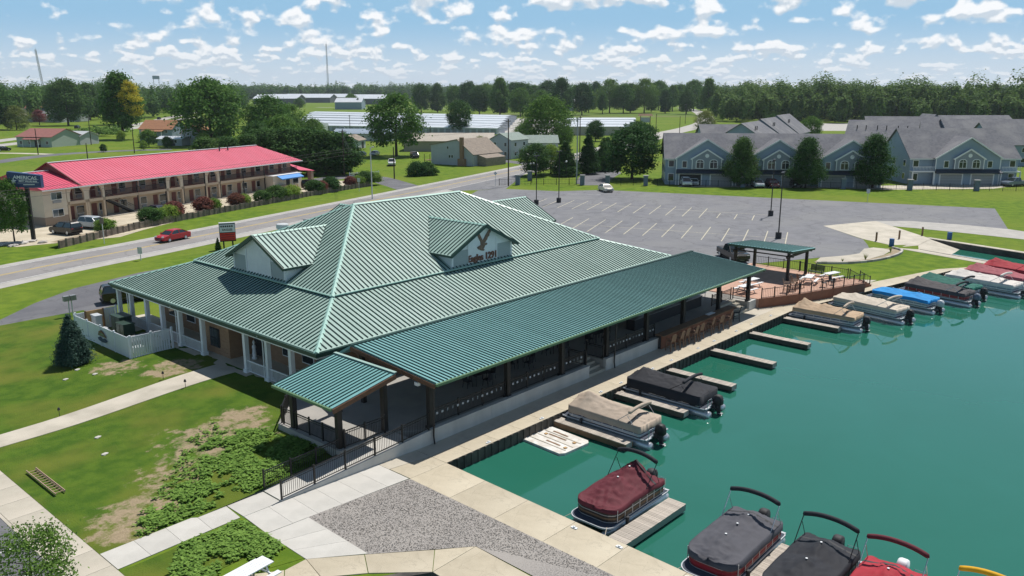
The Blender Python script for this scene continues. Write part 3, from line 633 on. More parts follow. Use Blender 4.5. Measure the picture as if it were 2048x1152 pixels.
# dormers: four alike, gable to each side
def dormer(O, F, A, sign):
    """O: centre of gable foot, F outward, A along the gable"""
    O = Vector(O); F = Vector(F); A = Vector(A); Z = Vector((0,0,1))
    d = MB(); P = lambda a, f, z: O + A*a + F*f + Z*(z-O.z)
    hw = 3.6; ze = 7.1; zr = 8.85; zb = 5.72
    prof = [(-hw,zb),(hw,zb),(hw,ze),(0,zr),(-hw,ze)]
    vs = [P(a,0,z) for a, z in prof] + [P(a,-6.6,z) for a, z in prof]
    d.add(vs, [(0,1,2,3,4),(9,8,7,6,5)] + [(i,5+i,5+(i+1)%5,(i+1)%5) for i in range(5)])
    dm = d.build('dormer', 'white', club)
    # pale clapboard bands at each side of the centre panel
    for s in (-1, 1):
        for r in range(8):
            z0 = zb+.12+r*.165
            a0, a1 = (1.75, 3.4)
            zt = min(z0+.155, 99)
            top = ze + (hw-a1)*.49 - .12
            if zt < top+.5:
                b = MB(); q = [P(s*a0,.012,z0),P(s*a1,.012,z0),P(s*a1,.03,z0+.02),P(s*a0,.03,z0+.02),P(s*a0,.012,zt),P(s*a1,.012,zt)]
                b.add([P(s*a0,.04,z0),P(s*a1,.04,z0),P(s*a1,.012,zt),P(s*a0,.012,zt),P(s*a0,.0,z0),P(s*a1,.0,z0)], [(0,1,2,3),(0,4,5,1)])
                b.build('clapboard', 'siding_grey', dm)
        b = MB(); b.add([P(s*3.42,.0,zb),P(s*3.6,.0,zb),P(s*3.6,.0,ze-.02),P(s*3.42,.0,ze-.02),P(s*3.42,.05,zb),P(s*3.6,.05,zb),P(s*3.6,.05,ze-.02),P(s*3.42,.05,ze-.02)], [(4,5,6,7),(0,4,7,3),(1,2,6,5),(3,7,6,2),(0,1,5,4)]); b.build('corner_board', 'white', dm)
        b = MB(); b.add([P(s*1.62,.0,zb),P(s*1.75,.0,zb),P(s*1.75,.0,7.75),P(s*1.62,.0,7.8),P(s*1.62,.06,zb),P(s*1.75,.06,zb),P(s*1.75,.06,7.75),P(s*1.62,.06,7.8)], [(4,5,6,7),(0,4,7,3),(1,2,6,5),(3,7,6,2),(0,1,5,4)]); b.build('panel_trim', 'white', dm)
    # roof slopes with seams; the back end runs into the main slope
    for s in (-1, 1):
        e = 4.02; zlow = 6.97; kk = (9.0-zlow)/e
        O2 = P(s*e, .42, zlow); In = A*-s
        L = 7.0; back = lambda t: t
        # main slope rises .5 per metre: at inner distance q the roof meets it at depth (z-5.78)/k2
        dep = lambda q: (zlow + kk*q - uz)/k2 + .12 + .42
        poly = [(0,0),(dep(0),0),(dep(e),e),(0,e)]
        panels(dm, O2, -F, In, kk, poly, .41, 'roof_pale', 'rib_shade', trim=.05)
        # soft dark edge: rake and eave fascia
        b = MB(); b.bar(P(s*e,.44,zlow-.1), P(0,.44,9.0-.1), .08, .24, up=(0,0,1)); b.build('rake_board', 'fascia', dm)
        b = MB(); b.bar(P(s*(e+.0),.42,zlow-.09), P(s*(e+.0),.42-dep(0),zlow-.09), .1, .16); b.build('eave_board', 'fascia', dm)
        b = MB(); b.bar(P(s*(e-.25),.0,zlow-.02), P(s*(e-.25),.38,zlow-.02), .5, .05); 
        # valley flashing
        va = P(s*e, .42-dep(0), zlow+.03); vb = P(0, .42-dep(e), 9.03); b = MB(); b.bar(va, vb, .42, .03, up=(0,0,1)); b.build('valley_flashing', 'roof_trim', dm)
    a = P(0,.45,9.05); c = P(0,.45-((9.0-uz)/k2+.9),9.05)
    b = MB(); r = A*.2; dn = Vector((0,0,-.1)); b.add([a-r+dn,a,a+r+dn,c-r+dn,c,c+r+dn], [(0,1,4,3),(1,2,5,4),(0,2,1),(3,4,5)]); b.build('ridge_cap', 'roof_trim', dm)
    if sign:
        mt = frame(P(0,.03,6.28), A, Z, F); text('Eagles 1291', .78, 'brown_text', 'lettering', dm, mt, .05, bold=.02, sp=.96)
        # eagle in flight: raised wings, body, spread tail, hooked head, branch
        pr = [(-.12,0),(-.5,.18),(-.62,.34),(-.4,.42),(-.18,.5),(-.2,.78),(-.42,1.1),(-.6,1.45),(-.72,1.72),(-.5,1.66),(-.28,1.42),(-.08,1.05),(.06,.86),(.2,1.02),(.42,1.3),(.72,1.62),(1.08,1.88),(1.0,1.66),(1.02,1.5),(.86,1.38),(.84,1.2),(.66,1.08),(.56,.88),(.4,.76),(.3,.62),(.38,.56),(.5,.6),(.6,.5),(.46,.42),(.32,.4),(.24,.26),(.12,.1),(.3,.02),(.1,-.05)]
        b = MB(); b.extr([(x*.98-.05, y*.95) for x, y in pr], P(0,.0,6.82), A, Z, F*.07); b.build('eagle_emblem', 'eagle', dm)
    return dm
mat('eagle', (.24,.15,.10), .7, (.10,.06,.045), 5, 5)
dormer(((BX0+BX1)/2-.35,BY0+.17,5.72), (0,-1,0), (1,0,0), True)
dormer((BX0+.17,RY,5.72), (-1,0,0), (0,-1,0), False)
dormer((BX1-.17,RY,5.72), (1,0,0), (0,1,0), False)
dormer(((BX0+BX1)/2-.35,BY1-.17,5.72), (0,1,0), (-1,0,0), False)
# roof vents
b = MB(); b.lathe([(0,0),(.42,0),(.42,.75),(.55,.85),(.55,1.15),(.5,1.22),(0,1.25)], 14, (41.2,64.0,6.9)); b.build('exhaust_fan', 'galv', club, smooth=False)
b = MB(); b.lathe([(0,0),(.16,0),(.16,.8),(.24,.82),(.24,.95),(0,1.0)], 10, (42.6,62.4,7.6)); b.build('vent_pipe', 'steel', club)
# walls
def boxo(name, m, par, *a): return MB().box(*a).build(name, m, par)
boxo('wall', 'brick', club, 31.6,68.0,45.0,68.4,.3,3.5)
boxo('porch_floor', 'concrete', club, 28.35,31.65,44.0,71.2,-.2,.5)
boxo('entry_bay', 'brick', club, 29.7,31.7,54.0,57.7,.5,3.5)
boxo('door', 'dark', club, 31.5,31.72,51.7,53.6,.5,2.7)
# brick coursing on the porch side: raised soldier and band courses
for z in (.75,1.05,2.75,3.1):
    boxo('brick_band', 'brick', club, 29.67,29.7,54.0,57.7,z,z+.09)
wn = boxo('window', 'dark', club, 29.64,29.7,55.3,56.65,1.05,2.5); boxo('pane', 'glass', wn, 29.62,29.645,55.4,55.95,1.12,2.43); boxo('pane', 'glass', wn, 29.62,29.645,56.0,56.55,1.12,2.43)
for y0, y1 in ((46.2,47.6),(48.6,50.0),(59.5,60.9),(62.5,63.9),(65.5,66.9)):
    wn = boxo('window', 'trim', club, 31.53,31.6,y0,y1,1.2,2.7); boxo('pane', 'glass', wn, 31.5,31.535,y0+.08,y1-.08,1.28,2.62)
boxo('door', 'dark', club, 31.5,31.6,44.2+1.0,45.9,.5,2.65)
COLY = [70.3,68.0,65.2,62.6,59.75,56.35,50.45,47.7,44.9]
for y in COLY:
    c_ = boxo('column', 'white', club, 28.8,29.1,y-.15,y+.15,.5,EZ-.42)
    boxo('plinth', 'white', c_, 28.74,29.16,y-.21,y+.21,.5,.75); boxo('capital', 'white', c_, 28.74,29.16,y-.21,y+.21,EZ-.62,EZ-.45)
def porch_rail(y0, y1):
    r = MB(); r.box(28.92,28.99,y0,y1,1.35,1.42); r.box(28.92,28.99,y0,y1,.6,.66); o = r.build('porch_rail', 'white', club)
    n = int((y1-y0)/.14)
    for i in range(1,n):
        y = y0 + (y1-y0)*i/n; boxo('baluster', 'white', o, 28.94,28.975,y-.018,y+.018,.66,1.35)
for a, c_ in ((45.05,47.55),(47.85,50.3),(56.5,59.6),(59.9,62.45),(62.75,65.05),(65.35,67.85),(68.15,70.1)): porch_rail(a, c_)
for y in (52.6, 61.5, 64.2): boxo('porch_lamp', 'dark', club, 31.42,31.52,y-.1,y+.1,2.2,2.55)
for y in COLY[1::3]:
    b = MB(); b.tube([(EX0-.08,y+.3,EZ-.2),(EX0+.25,y+.3,EZ-.5),(28.72,y+.2,EZ-.7),(28.72,y+.2,.5)], .04, 5); b.build('downspout', 'white', club)
# statue and porch seats
st = thing('garden_statue', 'white standing garden statue on the porch by the door', 'statue', (30.9,52.7,.5))
MB().lathe([(0,0),(.2,0),(.2,.12),(.13,.16),(.17,.4),(.13,.7),(.16,.95),(.10,1.08),(.05,1.12),(.09,1.2),(.1,1.3),(.06,1.4),(0,1.42)], 10).build('figure', 'white', st, smooth=True)
# ------------------------------------------------------------------ covered deck
dk = struct(thing('covered_deck_floor', 'raised concrete deck floor under the long canopy', 'deck')); del dk['category']
def slab3(name, pts, z0, z1, m, par=None): return MB().prism(pts, z0, z1).build(name, m, par)
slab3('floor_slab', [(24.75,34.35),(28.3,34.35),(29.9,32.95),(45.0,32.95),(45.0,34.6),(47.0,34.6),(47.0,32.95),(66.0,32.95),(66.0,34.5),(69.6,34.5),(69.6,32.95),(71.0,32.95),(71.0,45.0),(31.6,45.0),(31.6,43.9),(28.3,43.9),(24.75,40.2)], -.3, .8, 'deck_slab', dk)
fw_ = thing('deck_retaining_wall', 'pale concrete retaining wall below the covered deck railing', 'retaining wall')
for x0, x1 in ((29.9,34.9),(34.92,39.9),(39.92,45.0),(47.0,50.5),(50.52,54.0)): boxo('wall_panel', 'wallconc', fw_, x0,x1,32.72,32.94,-.1,.83)
for x0, x1 in ((29.9,45.0),(47.0,54.0)): boxo('coping', 'wallconc', fw_, x0,x1,32.66,33.0,.834,.90)
def steps(name, label, x0, x1, y0, dy, n, h, m='concrete'):
    t = thing(name, label, 'steps', (x0,y0,0))
    for i in range(n): MB().box(0,x1-x0,i*dy,n*dy,(i)*h/n,(i+1)*h/n-.002).build('step', m, t)
    return t
steps('deck_steps', 'concrete steps up to the covered deck between railings', 45.02, 46.98, 32.75, .45, 4, .8)
steps('bar_steps', 'concrete steps beside the bar at the far end of the canopy', 66.02, 69.58, 32.75, .42, 4, .8)
boxo('end_wall', 'wallconc', fw_, 69.62,71.0,32.72,32.94,-.1,.83)
cn = thing('deck_canopy', 'long low teal standing seam canopy over the covered deck', 'canopy', (0,0,0))
CX0, CX1, CY0, CY1, CZ0, CZ1 = 29.5, 70.4, 31.85, 39.3, 3.95, 4.62
kc = (CZ1-CZ0)/(CY1-CY0); LC = CX1-CX0
cr_ = MB(); cr_.add([(CX0+.02,CY0+.02,CZ0-.16),(CX1-.02,CY0+.02,CZ0-.16),(CX1-.02,CY1,CZ1-.16),(CX0+.02,CY1,CZ1-.16),(CX0+.02,CY0+.02,CZ0-.05),(CX1-.02,CY0+.02,CZ0-.05),(CX1-.02,CY1,CZ1-.05),(CX0+.02,CY1,CZ1-.05)], [(0,1,2,3),(4,5,6,7),(0,1,5,4),(1,2,6,5),(2,3,7,6),(3,0,4,7)])
cro = cr_.build('roof', 'wood_beam', cn)
panels(cro, (CX0,CY0,CZ0), (1,0,0), (0,1,0), kc, [(0,0),(LC,0),(LC,CY1-CY0),(0,CY1-CY0)], .305, 'roof_teal', 'rib_teal_shade', rh=.05, rw=.055)
b = MB(); b.add([(CX0,CY1,CZ1-.16),(CX1,CY1,CZ1-.16),(CX1,40.5,CZ1-.86),(CX0,40.5,CZ1-.86),(CX0,CY1,CZ1+.0),(CX1,CY1,CZ1+.0),(CX1,40.6,CZ1-.72),(CX0,40.6,CZ1-.72)], [(0,1,2,3),(4,5,6,7),(0,1,5,4),(1,2,6,5),(2,3,7,6),(3,0,4,7)]); b.build('back_slope', 'roof_teal', cro)
MB().bar((CX0-.02,CY1,CZ1+.04),(CX1+.02,CY1,CZ1+.04),.3,.05).build('ridge_cap', 'rib_shade', cro)
MB().bar((CX0-.02,CY0-.08,CZ0-.08),(CX1+.02,CY0-.08,CZ0-.08),.14,.15).build('gutter', 'gutter', cro)
for x, nm in ((CX0-.04,'rake_board'),(CX1+.04,'rake_board')): MB().bar((x,CY0,CZ0-.18),(x,CY1,CZ1-.18),.06,.26).build(nm, 'wood_beam', cro)
PX = [30.2,36.8,42.3,47.5,52.8,58.3,64.3,70.0]
for x in PX:
    p = boxo('post', 'post_dark', cn, x-.15,x+.15,32.95,33.25,.8,CZ0+.02); boxo('post_base', 'black_metal', p, x-.2,x+.2,32.9,33.3,.8,.95)
    boxo('post', 'post_dark', cn, x-.13,x+.13,39.0,39.26,.8,CZ1-.2)
    MB().bar((x,32.6,CZ0-.1),(x,39.4,CZ1-.26),.16,.22).build('rafter', 'wood_beam', cn)
MB().box(CX0+.05,CX1-.05,32.98,33.22,CZ0-.3,CZ0-.06).build('beam', 'post_dark', cn); MB().box(CX0+.05,CX1-.05,39.02,39.24,CZ1-.42,CZ1-.2).build('beam', 'post_dark', cn)
for x in (30.0, 47.9): MB().tube([(x,CY0-.06,CZ0-.12),(x,32.5,CZ0-.6),(x,32.62,.5),(x,32.55,.02)], .05, 6).build('downspout', 'black_metal', cn)
boxo('floodlight', 'white', cn, 29.42,29.6,33.2,33.5,3.5,3.7)
# railings: panels between posts, each baluster a piece of its own
def railing(name, label, a, c, z0a, z0b, h=1.0, step=.115, posts=2.0, marks=False, m='black_metal', cat='railing', pos_off=(0,0)):
    a = Vector(a); c = Vector(c); L = (c-a).length; d = (c-a)/L
    t = thing(name, label, cat, (a.x,a.y,z0a)); zz = lambda s: (z0b-z0a)*s/L
    P = lambda s, z: (d.x*s, d.y*s, zz(s)+z)
    b = MB(); b.bar(P(0,h-.03),P(L,h-.03),.045,.05); b.build('top_rail', m, t)
    b = MB(); b.bar(P(0,.1),P(L,.1),.035,.04); b.build('bottom_rail', m, t)
    if h > .95: MB().bar(P(0,h-.16),P(L,h-.16),.03,.03).build('mid_rail', m, t)
    n = max(1, round(L/posts))
    for i in range(n+1):
        s = L*i/n; MB().box(-.04,.04,-.04,.04,0,h+.1).build('post', m, t, loc=P(s,0))
    k = max(2, round(L/step)); bm_ = MB().box(-.009,.009,-.009,.009,.1,h-.04).mesh('baluster', m)
    for i in range(1, k):
        s = L*i/k; obj('baluster', bm_, t, P(s,0))
    return t
sq = None
def plaques(t, a, c):
    """small white tags hung along the railing"""
    a = Vector(a); c = Vector(c); L = (c-a).length; d = (c-a)/L; n = int(L/.42)
    f = Vector((d.y,-d.x,0))*.05
    for i in range(n):
        s = .3 + i*.42; 
        if s > L-.2: break
        b = MB(); o = Vector((d.x*s, d.y*s, 0)) + f
        if (i*7) % 5 in (1, 4): b.bar(o+Vector((0,0,.58)), o+d*.03+Vector((0,0,.74)), .035, .015, up=f); b.bar(o-d*.03+Vector((0,0,.73)), o+d*.06+Vector((0,0,.73)), .015, .035, up=(0,0,1))
        else:
            b.bar(o-d*.075+Vector((0,0,.66)), o+d*.075+Vector((0,0,.66)), .015, .13)
        b.build('rail_tag', 'reflector', t)
rails = [((30.4,33.1),(36.6,33.1),'black deck railing with white tags nearest the ramp'),((37.0,33.1),(42.1,33.1),'black deck railing with white tags, second bay from the ramp'),((42.5,33.1),(44.95,33.1),'short black deck railing just before the deck steps'),((47.7,33.1),(52.6,33.1),'black deck railing with white tags just past the deck steps'),((53.0,33.1),(54.0,33.1),'short black railing beside the bar end')]
for a, c_, lb in rails:
    a3 = (*a,.9); c3 = (*c_,.9); t = railing('deck_railing', lb, a3, c3, .86, .86, 1.0, group_ok if False else .115) if False else railing('deck_railing', lb, (*a,0), (*c_,0), .9, .9); plaques(t, (*a,0), (*c_,0))
railing('stair_railing', 'black railing on the near side of the deck steps', (44.97,33.0,0), (44.97,34.5,0), .8, .8, 1.0, posts=1.5)
railing('stair_railing', 'black railing on the far side of the deck steps', (47.03,33.0,0), (47.03,34.5,0), .8, .8, 1.0, posts=1.5)
railing('stair_railing', 'black railing at the top of the bar steps', (66.0,34.6,0), (69.6,34.6,0), .8, .8, 1.0, posts=1.8)
railing('stair_railing', 'black railing on the end wall at the far canopy post', (69.62,33.0,0), (69.62,34.4,0), .85, .85, 1.0, posts=1.4)
# small canopy at the near end
pv = thing('entry_canopy', 'small teal canopy on dark posts at the head of the ramp', 'canopy', (0,0,0))
VX0, VX1, VY0, VY1, VZ0, VZ1 = 24.05, 28.35, 33.85, 39.3, 3.6, 4.4
kv = (VZ1-VZ0)/(VX1-VX0)
b = MB(); b.add([(VX0,VY0+.02,VZ0-.16),(VX1,VY0+.02,VZ1-.16),(VX1,VY1-.02,VZ1-.16),(VX0,VY1-.02,VZ0-.16),(VX0,VY0+.02,VZ0-.05),(VX1,VY0+.02,VZ1-.05),(VX1,VY1-.02,VZ1-.05),(VX0,VY1-.02,VZ0-.05)], [(3,2,1,0),(4,5,6,7),(0,1,5,4),(1,2,6,5),(2,3,7,6),(3,0,4,7)])
pvr = b.build('roof', 'wood_beam', pv)
panels(pvr, (VX0,VY1,VZ0), (0,-1,0), (1,0,0), kv, [(0,0),(VY1-VY0,0),(VY1-VY0,VX1-VX0),(0,VX1-VX0)], .305, 'roof_teal', 'rib_teal_shade', rh=.05, rw=.055)
MB().bar((VX1,VY0-.03,VZ1+.05),(VX1,VY1+.03,VZ1+.05),.2,.05).build('ridge_cap', 'roof_pale', pvr)
MB().bar((VX0-.07,VY0,VZ0-.08),(VX0-.07,VY1,VZ0-.08),.13,.14).build('gutter', 'gutter', pvr)
for y in (VY0-.04, VY1+.04): MB().bar((VX0,y,VZ0-.19),(VX1,y,VZ1-.19),.06,.26).build('rake_board', 'wood_beam', pvr)
for x, y in ((25.05,34.75),(28.2,34.75),(25.05,39.0),(28.2,39.0)):
    zt = VZ0 + kv*(x-VX0) - .1; boxo('post', 'post_dark', pv, x-.15,x+.15,y-.15,y+.15,.8,zt)
for y in (34.75,39.0): MB().bar((VX0+.2,y,VZ0-.2),(VX1-.05,y,VZ1-.24),.16,.2).build('beam', 'wood_beam', pv)
railing('deck_railing', 'black railing on the lawn side of the entry canopy', (25.0,34.9,0), (24.95,39.9,0), .8, .8, 1.0, posts=1.25)
railing('deck_railing', 'black railing between the entry canopy and the ramp', (25.2,34.5,0), (28.0,34.5,0), .8, .8, 1.0, posts=1.4)
railing('deck_railing', 'black railing behind the entry canopy towards the porch', (24.95,40.1,0), (28.1,43.6,0), .8, .8, 1.0, posts=1.4)
# ramp
rp = thing('access_ramp', 'sloping concrete access ramp with pale side wall', 'ramp', (0,0,0))
MB().add([(20.35,33.35,-.1),(29.9,32.95,-.1),(29.9,34.35,-.1),(20.35,34.95,-.1),(20.35,33.35,.03),(28.4,32.95,.8),(28.4,34.40,.8),(20.35,34.95,.03)], [(0,1,2,3),(4,5,6,7),(0,1,5,4),(1,2,6,5),(2,3,7,6),(3,0,4,7)]).build('ramp_slab', 'concrete_new', rp)
MB().add([(20.3,33.2,-.1),(29.88,32.7,-.1),(29.88,32.94,-.1),(20.3,33.36,-.1),(20.3,33.2,.06),(29.88,32.7,.86),(29.88,32.94,.86),(20.3,33.36,.06)], [(0,1,2,3),(4,5,6,7),(0,1,5,4),(1,2,6,5),(2,3,7,6),(3,0,4,7)]).build('side_wall', 'wallconc', rp)
railing('ramp_railing', 'black railing on the water side of the ramp', (20.4,33.28,0), (29.8,32.82,0), .06, .86, .98, posts=2.0)
railing('ramp_railing', 'black railing on the lawn side of the ramp', (20.45,34.9,0), (25.0,34.6,0), .05, .45, .98, posts=1.6)
# ------------------------------------------------------------------ docks
plank_me = {}
def dock(label, x, y, rz, L, wd, side='wood_dock_side', z=-.3):
    """origin at the quay end, runs along local +x"""
    t = thing('dock', label, 'dock', (x,y,z), rz, 'finger docks along the seawall')
    key = round(wd,2)
    if key not in plank_me: plank_me[key] = MB().box(-.066,.066,-wd/2,wd/2,-.035,0).mesh('plank', 'wood_grey')
    n = int(L/.142); rr = random.Random(int(x*7+y))
    for i in range(n): obj('plank', plank_me[key], t, (.07+i*.142, rr.uniform(-.008,.008), rr.uniform(-.004,.004)))
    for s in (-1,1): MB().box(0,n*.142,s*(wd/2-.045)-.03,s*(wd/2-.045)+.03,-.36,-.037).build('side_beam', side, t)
    MB().box(n*.142-.06,n*.142+.0,-wd/2+.1,wd/2-.1,-.34,-.04).build('end_beam', 'wood_grey', t)
    for s in (.8, L*.5, L-.7): MB().box(s-.35,s+.35,-wd/2+.1,wd/2-.1,-.75,-.30).build('float', 'dark', t)
    return t
dl = ['wooden dock beside the tan covered pontoon boat and the white raft','wooden dock beside the black covered pontoon boat','empty wooden dock just past the black covered boat','empty wooden dock, second past the black covered boat','empty wooden dock, third past the black covered boat','wooden dock on the near side of the tan boat by the brown deck']
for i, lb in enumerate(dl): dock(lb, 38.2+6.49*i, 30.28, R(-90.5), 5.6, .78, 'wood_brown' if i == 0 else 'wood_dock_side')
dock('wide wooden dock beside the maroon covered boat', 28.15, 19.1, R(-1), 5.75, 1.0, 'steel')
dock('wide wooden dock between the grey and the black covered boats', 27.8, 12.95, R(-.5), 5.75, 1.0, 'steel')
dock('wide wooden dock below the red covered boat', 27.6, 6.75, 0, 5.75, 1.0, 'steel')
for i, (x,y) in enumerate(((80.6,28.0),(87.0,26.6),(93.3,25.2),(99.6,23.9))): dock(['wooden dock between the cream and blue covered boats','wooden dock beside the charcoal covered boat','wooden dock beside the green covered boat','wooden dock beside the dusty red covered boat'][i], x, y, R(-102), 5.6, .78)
# cleats on the promenade edge
cl_me = MB().box(-.16,.16,-.08,.08,0,.05).mesh('cleat_block', 'white')
for i, x in enumerate((32.2,37.0,43.2,45.6,49.6,52.2,56.2,58.8,62.6,65.4,69.2)):
    o = obj('cleat', MB().box(-.16,.16,-.07,.07,0,.045).box(-.05,.05,-.04,.04,.045,.10).mesh('cleat','white') if i == 0 else cl_me0, None, (x,30.42,.0))
    cl_me0 = o.data; tag(o, 'small white mooring cleat on the promenade edge, %s from the quay corner' % ordn[i], 'cleat', 'white mooring cleats')
for i, (x, y) in enumerate(((28.0,20.9),(28.0,18.4),(27.9,14.9))):
    tag(obj('cleat', cl_me0, None, (x-.15,y,.0), R(90)), 'small white mooring cleat on the near quay, %s from the maroon boat' % ordn[i], 'cleat', 'white mooring cleats on the near quay')
# white swim raft, floating
rf = thing('swim_raft', 'worn white plastic swim raft floating beside the dock', 'raft', (36.2,28.75,WZ), R(-4))
MB().prism([(-1.3,-1.55),(-1.0,-1.75),(1.05,-1.75),(1.3,-1.5),(1.3,1.6),(-1.3,1.6)], -.1, .14).build('deck', 'plastic_white', rf)
for x in (-.75,-.1,.6): MB().box(x-.035,x+.035,-1.55,1.3,.142,.165).build('rib', 'concrete', rf)
for x, y, l in ((-.45,-.3,1.1),(.35,.1,1.4),(.85,.3,1.2)): MB().box(x-.07,x+.07,y-l/2,y+l/2,.142,.152).build('stain_strip', 'wood_brown', rf)
for x, y in ((-.5,-1.3),(.4,-1.2),(.2,.9)): MB().box(x-.09,x+.09,y-.09,y+.09,.142,.19).build('block', 'cardboard', rf)
# ------------------------------------------------------------------ pontoon boats
def rrect(L, W, rb, rs, n=6):
    """outline with bow radius rb (+x) and stern radius rs"""
    P = []
    for (cx,cy,r,a0) in ((L/2-rb,W/2-rb,rb,0),(-L/2+rs,W/2-rs,rs,90),(-L/2+rs,-W/2+rs,rs,180),(L/2-rb,-W/2+rb,rb,270)):
        for k in range(n+1):
            a = R(a0 + 90*k/n); P.append((cx+r*math.cos(a), cy+r*math.sin(a)))
    return P
def pontoon(label, loc, rz, L=6.0, W=2.5, cover='cv_grey', hull='alum_flat', stripe=None, peaks=((.6,.35),(-1.0,.45)), edge=1.22, skirt=.34, arch=(-.9,-1.7,1.35), arch_m='cv_black', leg_m='black_metal', motor='dark', rb=.55, low=False, bow_front=.55, tent=None, folds=1.0):
    t = thing('pontoon_boat', label, 'boat', loc, rz)
    Ld = L; fl = L*.86; fx = -L*.015
    for s in (-1,1):
        y = s*(W/2-.36)
        MB().tube([(L/2+.1,y,.30),(L/2-.25,y,.22),(L/2-.75,y,.13),(-L/2-.15,y,.13),(-L/2-.3,y,.14)], [.04,.17,.29,.29,.22], 12).build('pontoon', 'alum', t, smooth=True)
    MB().prism(rrect(L, W, rb*.9, .12), .52, .60).build('deck', 'alum_flat', t)
    MB().prism(rrect(L-.1, W-.1, rb*.85, .1), .602, .615).build('carpet', 'carpet', t)
    P = rrect(fl, W-.16, rb, .18); P = [(x+fx,y) for x, y in P]; n = len(P)
    fence = MB(); zt = edge-.03
    Q = [(x*.985+fx*.015, y*.96) for x, y in P]
    for i in range(n):
        j = (i+1)%n; fence.add([(*P[i],.64),(*P[j],.64),(*P[j],zt),(*P[i],zt),(*Q[i],.64),(*Q[j],.64),(*Q[j],zt),(*Q[i],zt)], [(0,1,2,3),(5,4,7,6),(3,2,6,7),(0,4,5,1)])
    fo = fence.build('fence', hull, t)
    def band(z0, z1, m, nm, off=.012):
        b = MB(); 
        for i in range(n):
            j = (i+1)%n; a = Vector((P[i][0]-fx,P[i][1],0)); c = Vector((P[j][0]-fx,P[j][1],0)); a = a*(1+off/max(a.length,.3)); c = c*(1+off/max(c.length,.3))
            b.add([(a.x+fx,a.y,z0),(c.x+fx,c.y,z0),(c.x+fx,c.y,z1),(a.x+fx,a.y,z1)], [(0,1,2,3)])
        b.build(nm, m, fo)
    band(.64,.68,'alum','lower_rail'); 
    if stripe: band(.80,.88,stripe,'stripe'); band(.98,1.01,'alum','mid_rail')
    for i in range(-3,4):
        for s in (-1,1):
            x = fx + i*fl/7.2; MB().box(x-.018,x+.018,s*(W/2-.075)-.012,s*(W/2-.075)+.012,.64,zt).build('fence_post', 'alum', fo)
    # draped cover
    nx, ny = 72, 30; b = MB(); ol = rrect(fl+.06, W-.06, rb+.03, .2)
    def halfw(x):
        best = 0
        for i in range(len(ol)):
            x0,y0 = ol[i]; x1,y1 = ol[(i+1)%len(ol)]
            if (x0-x)*(x1-x) <= 0 and abs(x1-x0) > 1e-6:
                best = max(best, abs(y0+(y1-y0)*(x-x0)/(x1-x0)))
            elif abs(x0-x) < 1e-4: best = max(best, abs(y0))
        return best
    seed = loc[0]*3.1 + loc[1]
    xs = [-(fl+.06)/2*.9995 + (fl+.059)*(.5-.5*math.cos(math.pi*i/nx)) for i in range(nx+1)]
    def top(x, v):   # v in -1..1 across
        k = 0
        for px_, h in peaks:
            d = math.hypot((x-px_)/1.15, v*1.15); k = max(k, h*(1-min(1,d/1.5))**1.35) 
        rdg = 0
        if tent:      # sharp ridge pole tent: list of (x, h) control points along the centre line
            for (xa,ha),(xb,hb) in zip(tent, tent[1:]):
                if xa >= x >= xb: tt = (xa-x)/max(xa-xb,.01); hh = ha+(hb-ha)*tt - .10*math.sin(math.pi*tt); rdg = hh*(1-abs(v)**1.15)
        crown = .10*(1-v*v)*(1-(2*x/fl)**6 if abs(2*x/fl) < 1 else 0)
        sag = -.05*math.sin(3.1*abs(v))*(1 if not tent else .4)
        fold = folds*(.022*noise.noise((x*2.6+seed, v*5.0, seed)) + .016*noise.noise((x*7.0, v*2.0+seed, seed*2)))*(1-abs(v)**4)
        cr = noise.noise((x*1.9+v*1.6+seed, v*2.6-x*.7, seed)); fold += folds*(.05*math.exp(-(cr*9)**2) - .018 + .022*noise.noise((x*4.2+seed, v*9.0, 3)))*(1-abs(v)**3)
        return edge + crown + max(k, rdg) + sag + fold + .025
    for i, x in enumerate(xs):
        hw = halfw(x)
        for j in range(ny+1):
            v = -1 + 2*j/ny; b.v.append((x+fx, hw*v, top(x, v)))
    for i in range(nx):
        for j in range(ny):
            b.f.append([i*(ny+1)+j,(i+1)*(ny+1)+j,(i+1)*(ny+1)+j+1,i*(ny+1)+j+1]); b.m.append(0)
    # skirt with uneven hem
    rim = [i*(ny+1) for i in range(nx+1)] + [nx*(ny+1)+j for j in range(1,ny+1)] + [i*(ny+1)+ny for i in range(nx-1,-1,-1)] + [j for j in range(ny-1,0,-1)]
    base = len(b.v)
    for q, idx in enumerate(rim):
        x,y,z = b.v[idx]; hem = skirt*(1+.22*noise.noise((x*1.7+seed,y*1.7,2)))
        b.v.append((fx+(x-fx)*1.006+.0, y*1.012, z-hem))
    m_ = len(rim)
    for q in range(m_): b.f.append([rim[q],rim[(q+1)%m_],base+(q+1)%m_,base+q]); b.m.append(0)
    co = b.build('cover', cover, t, smooth=True, fix=True)
    for px_, h in peaks: MB().lathe([(0,0),(.05,0),(.05,.02),(0,.03)], 8, (px_+fx,0,top(px_,0)+.005)).build('support_cap', 'white', co)
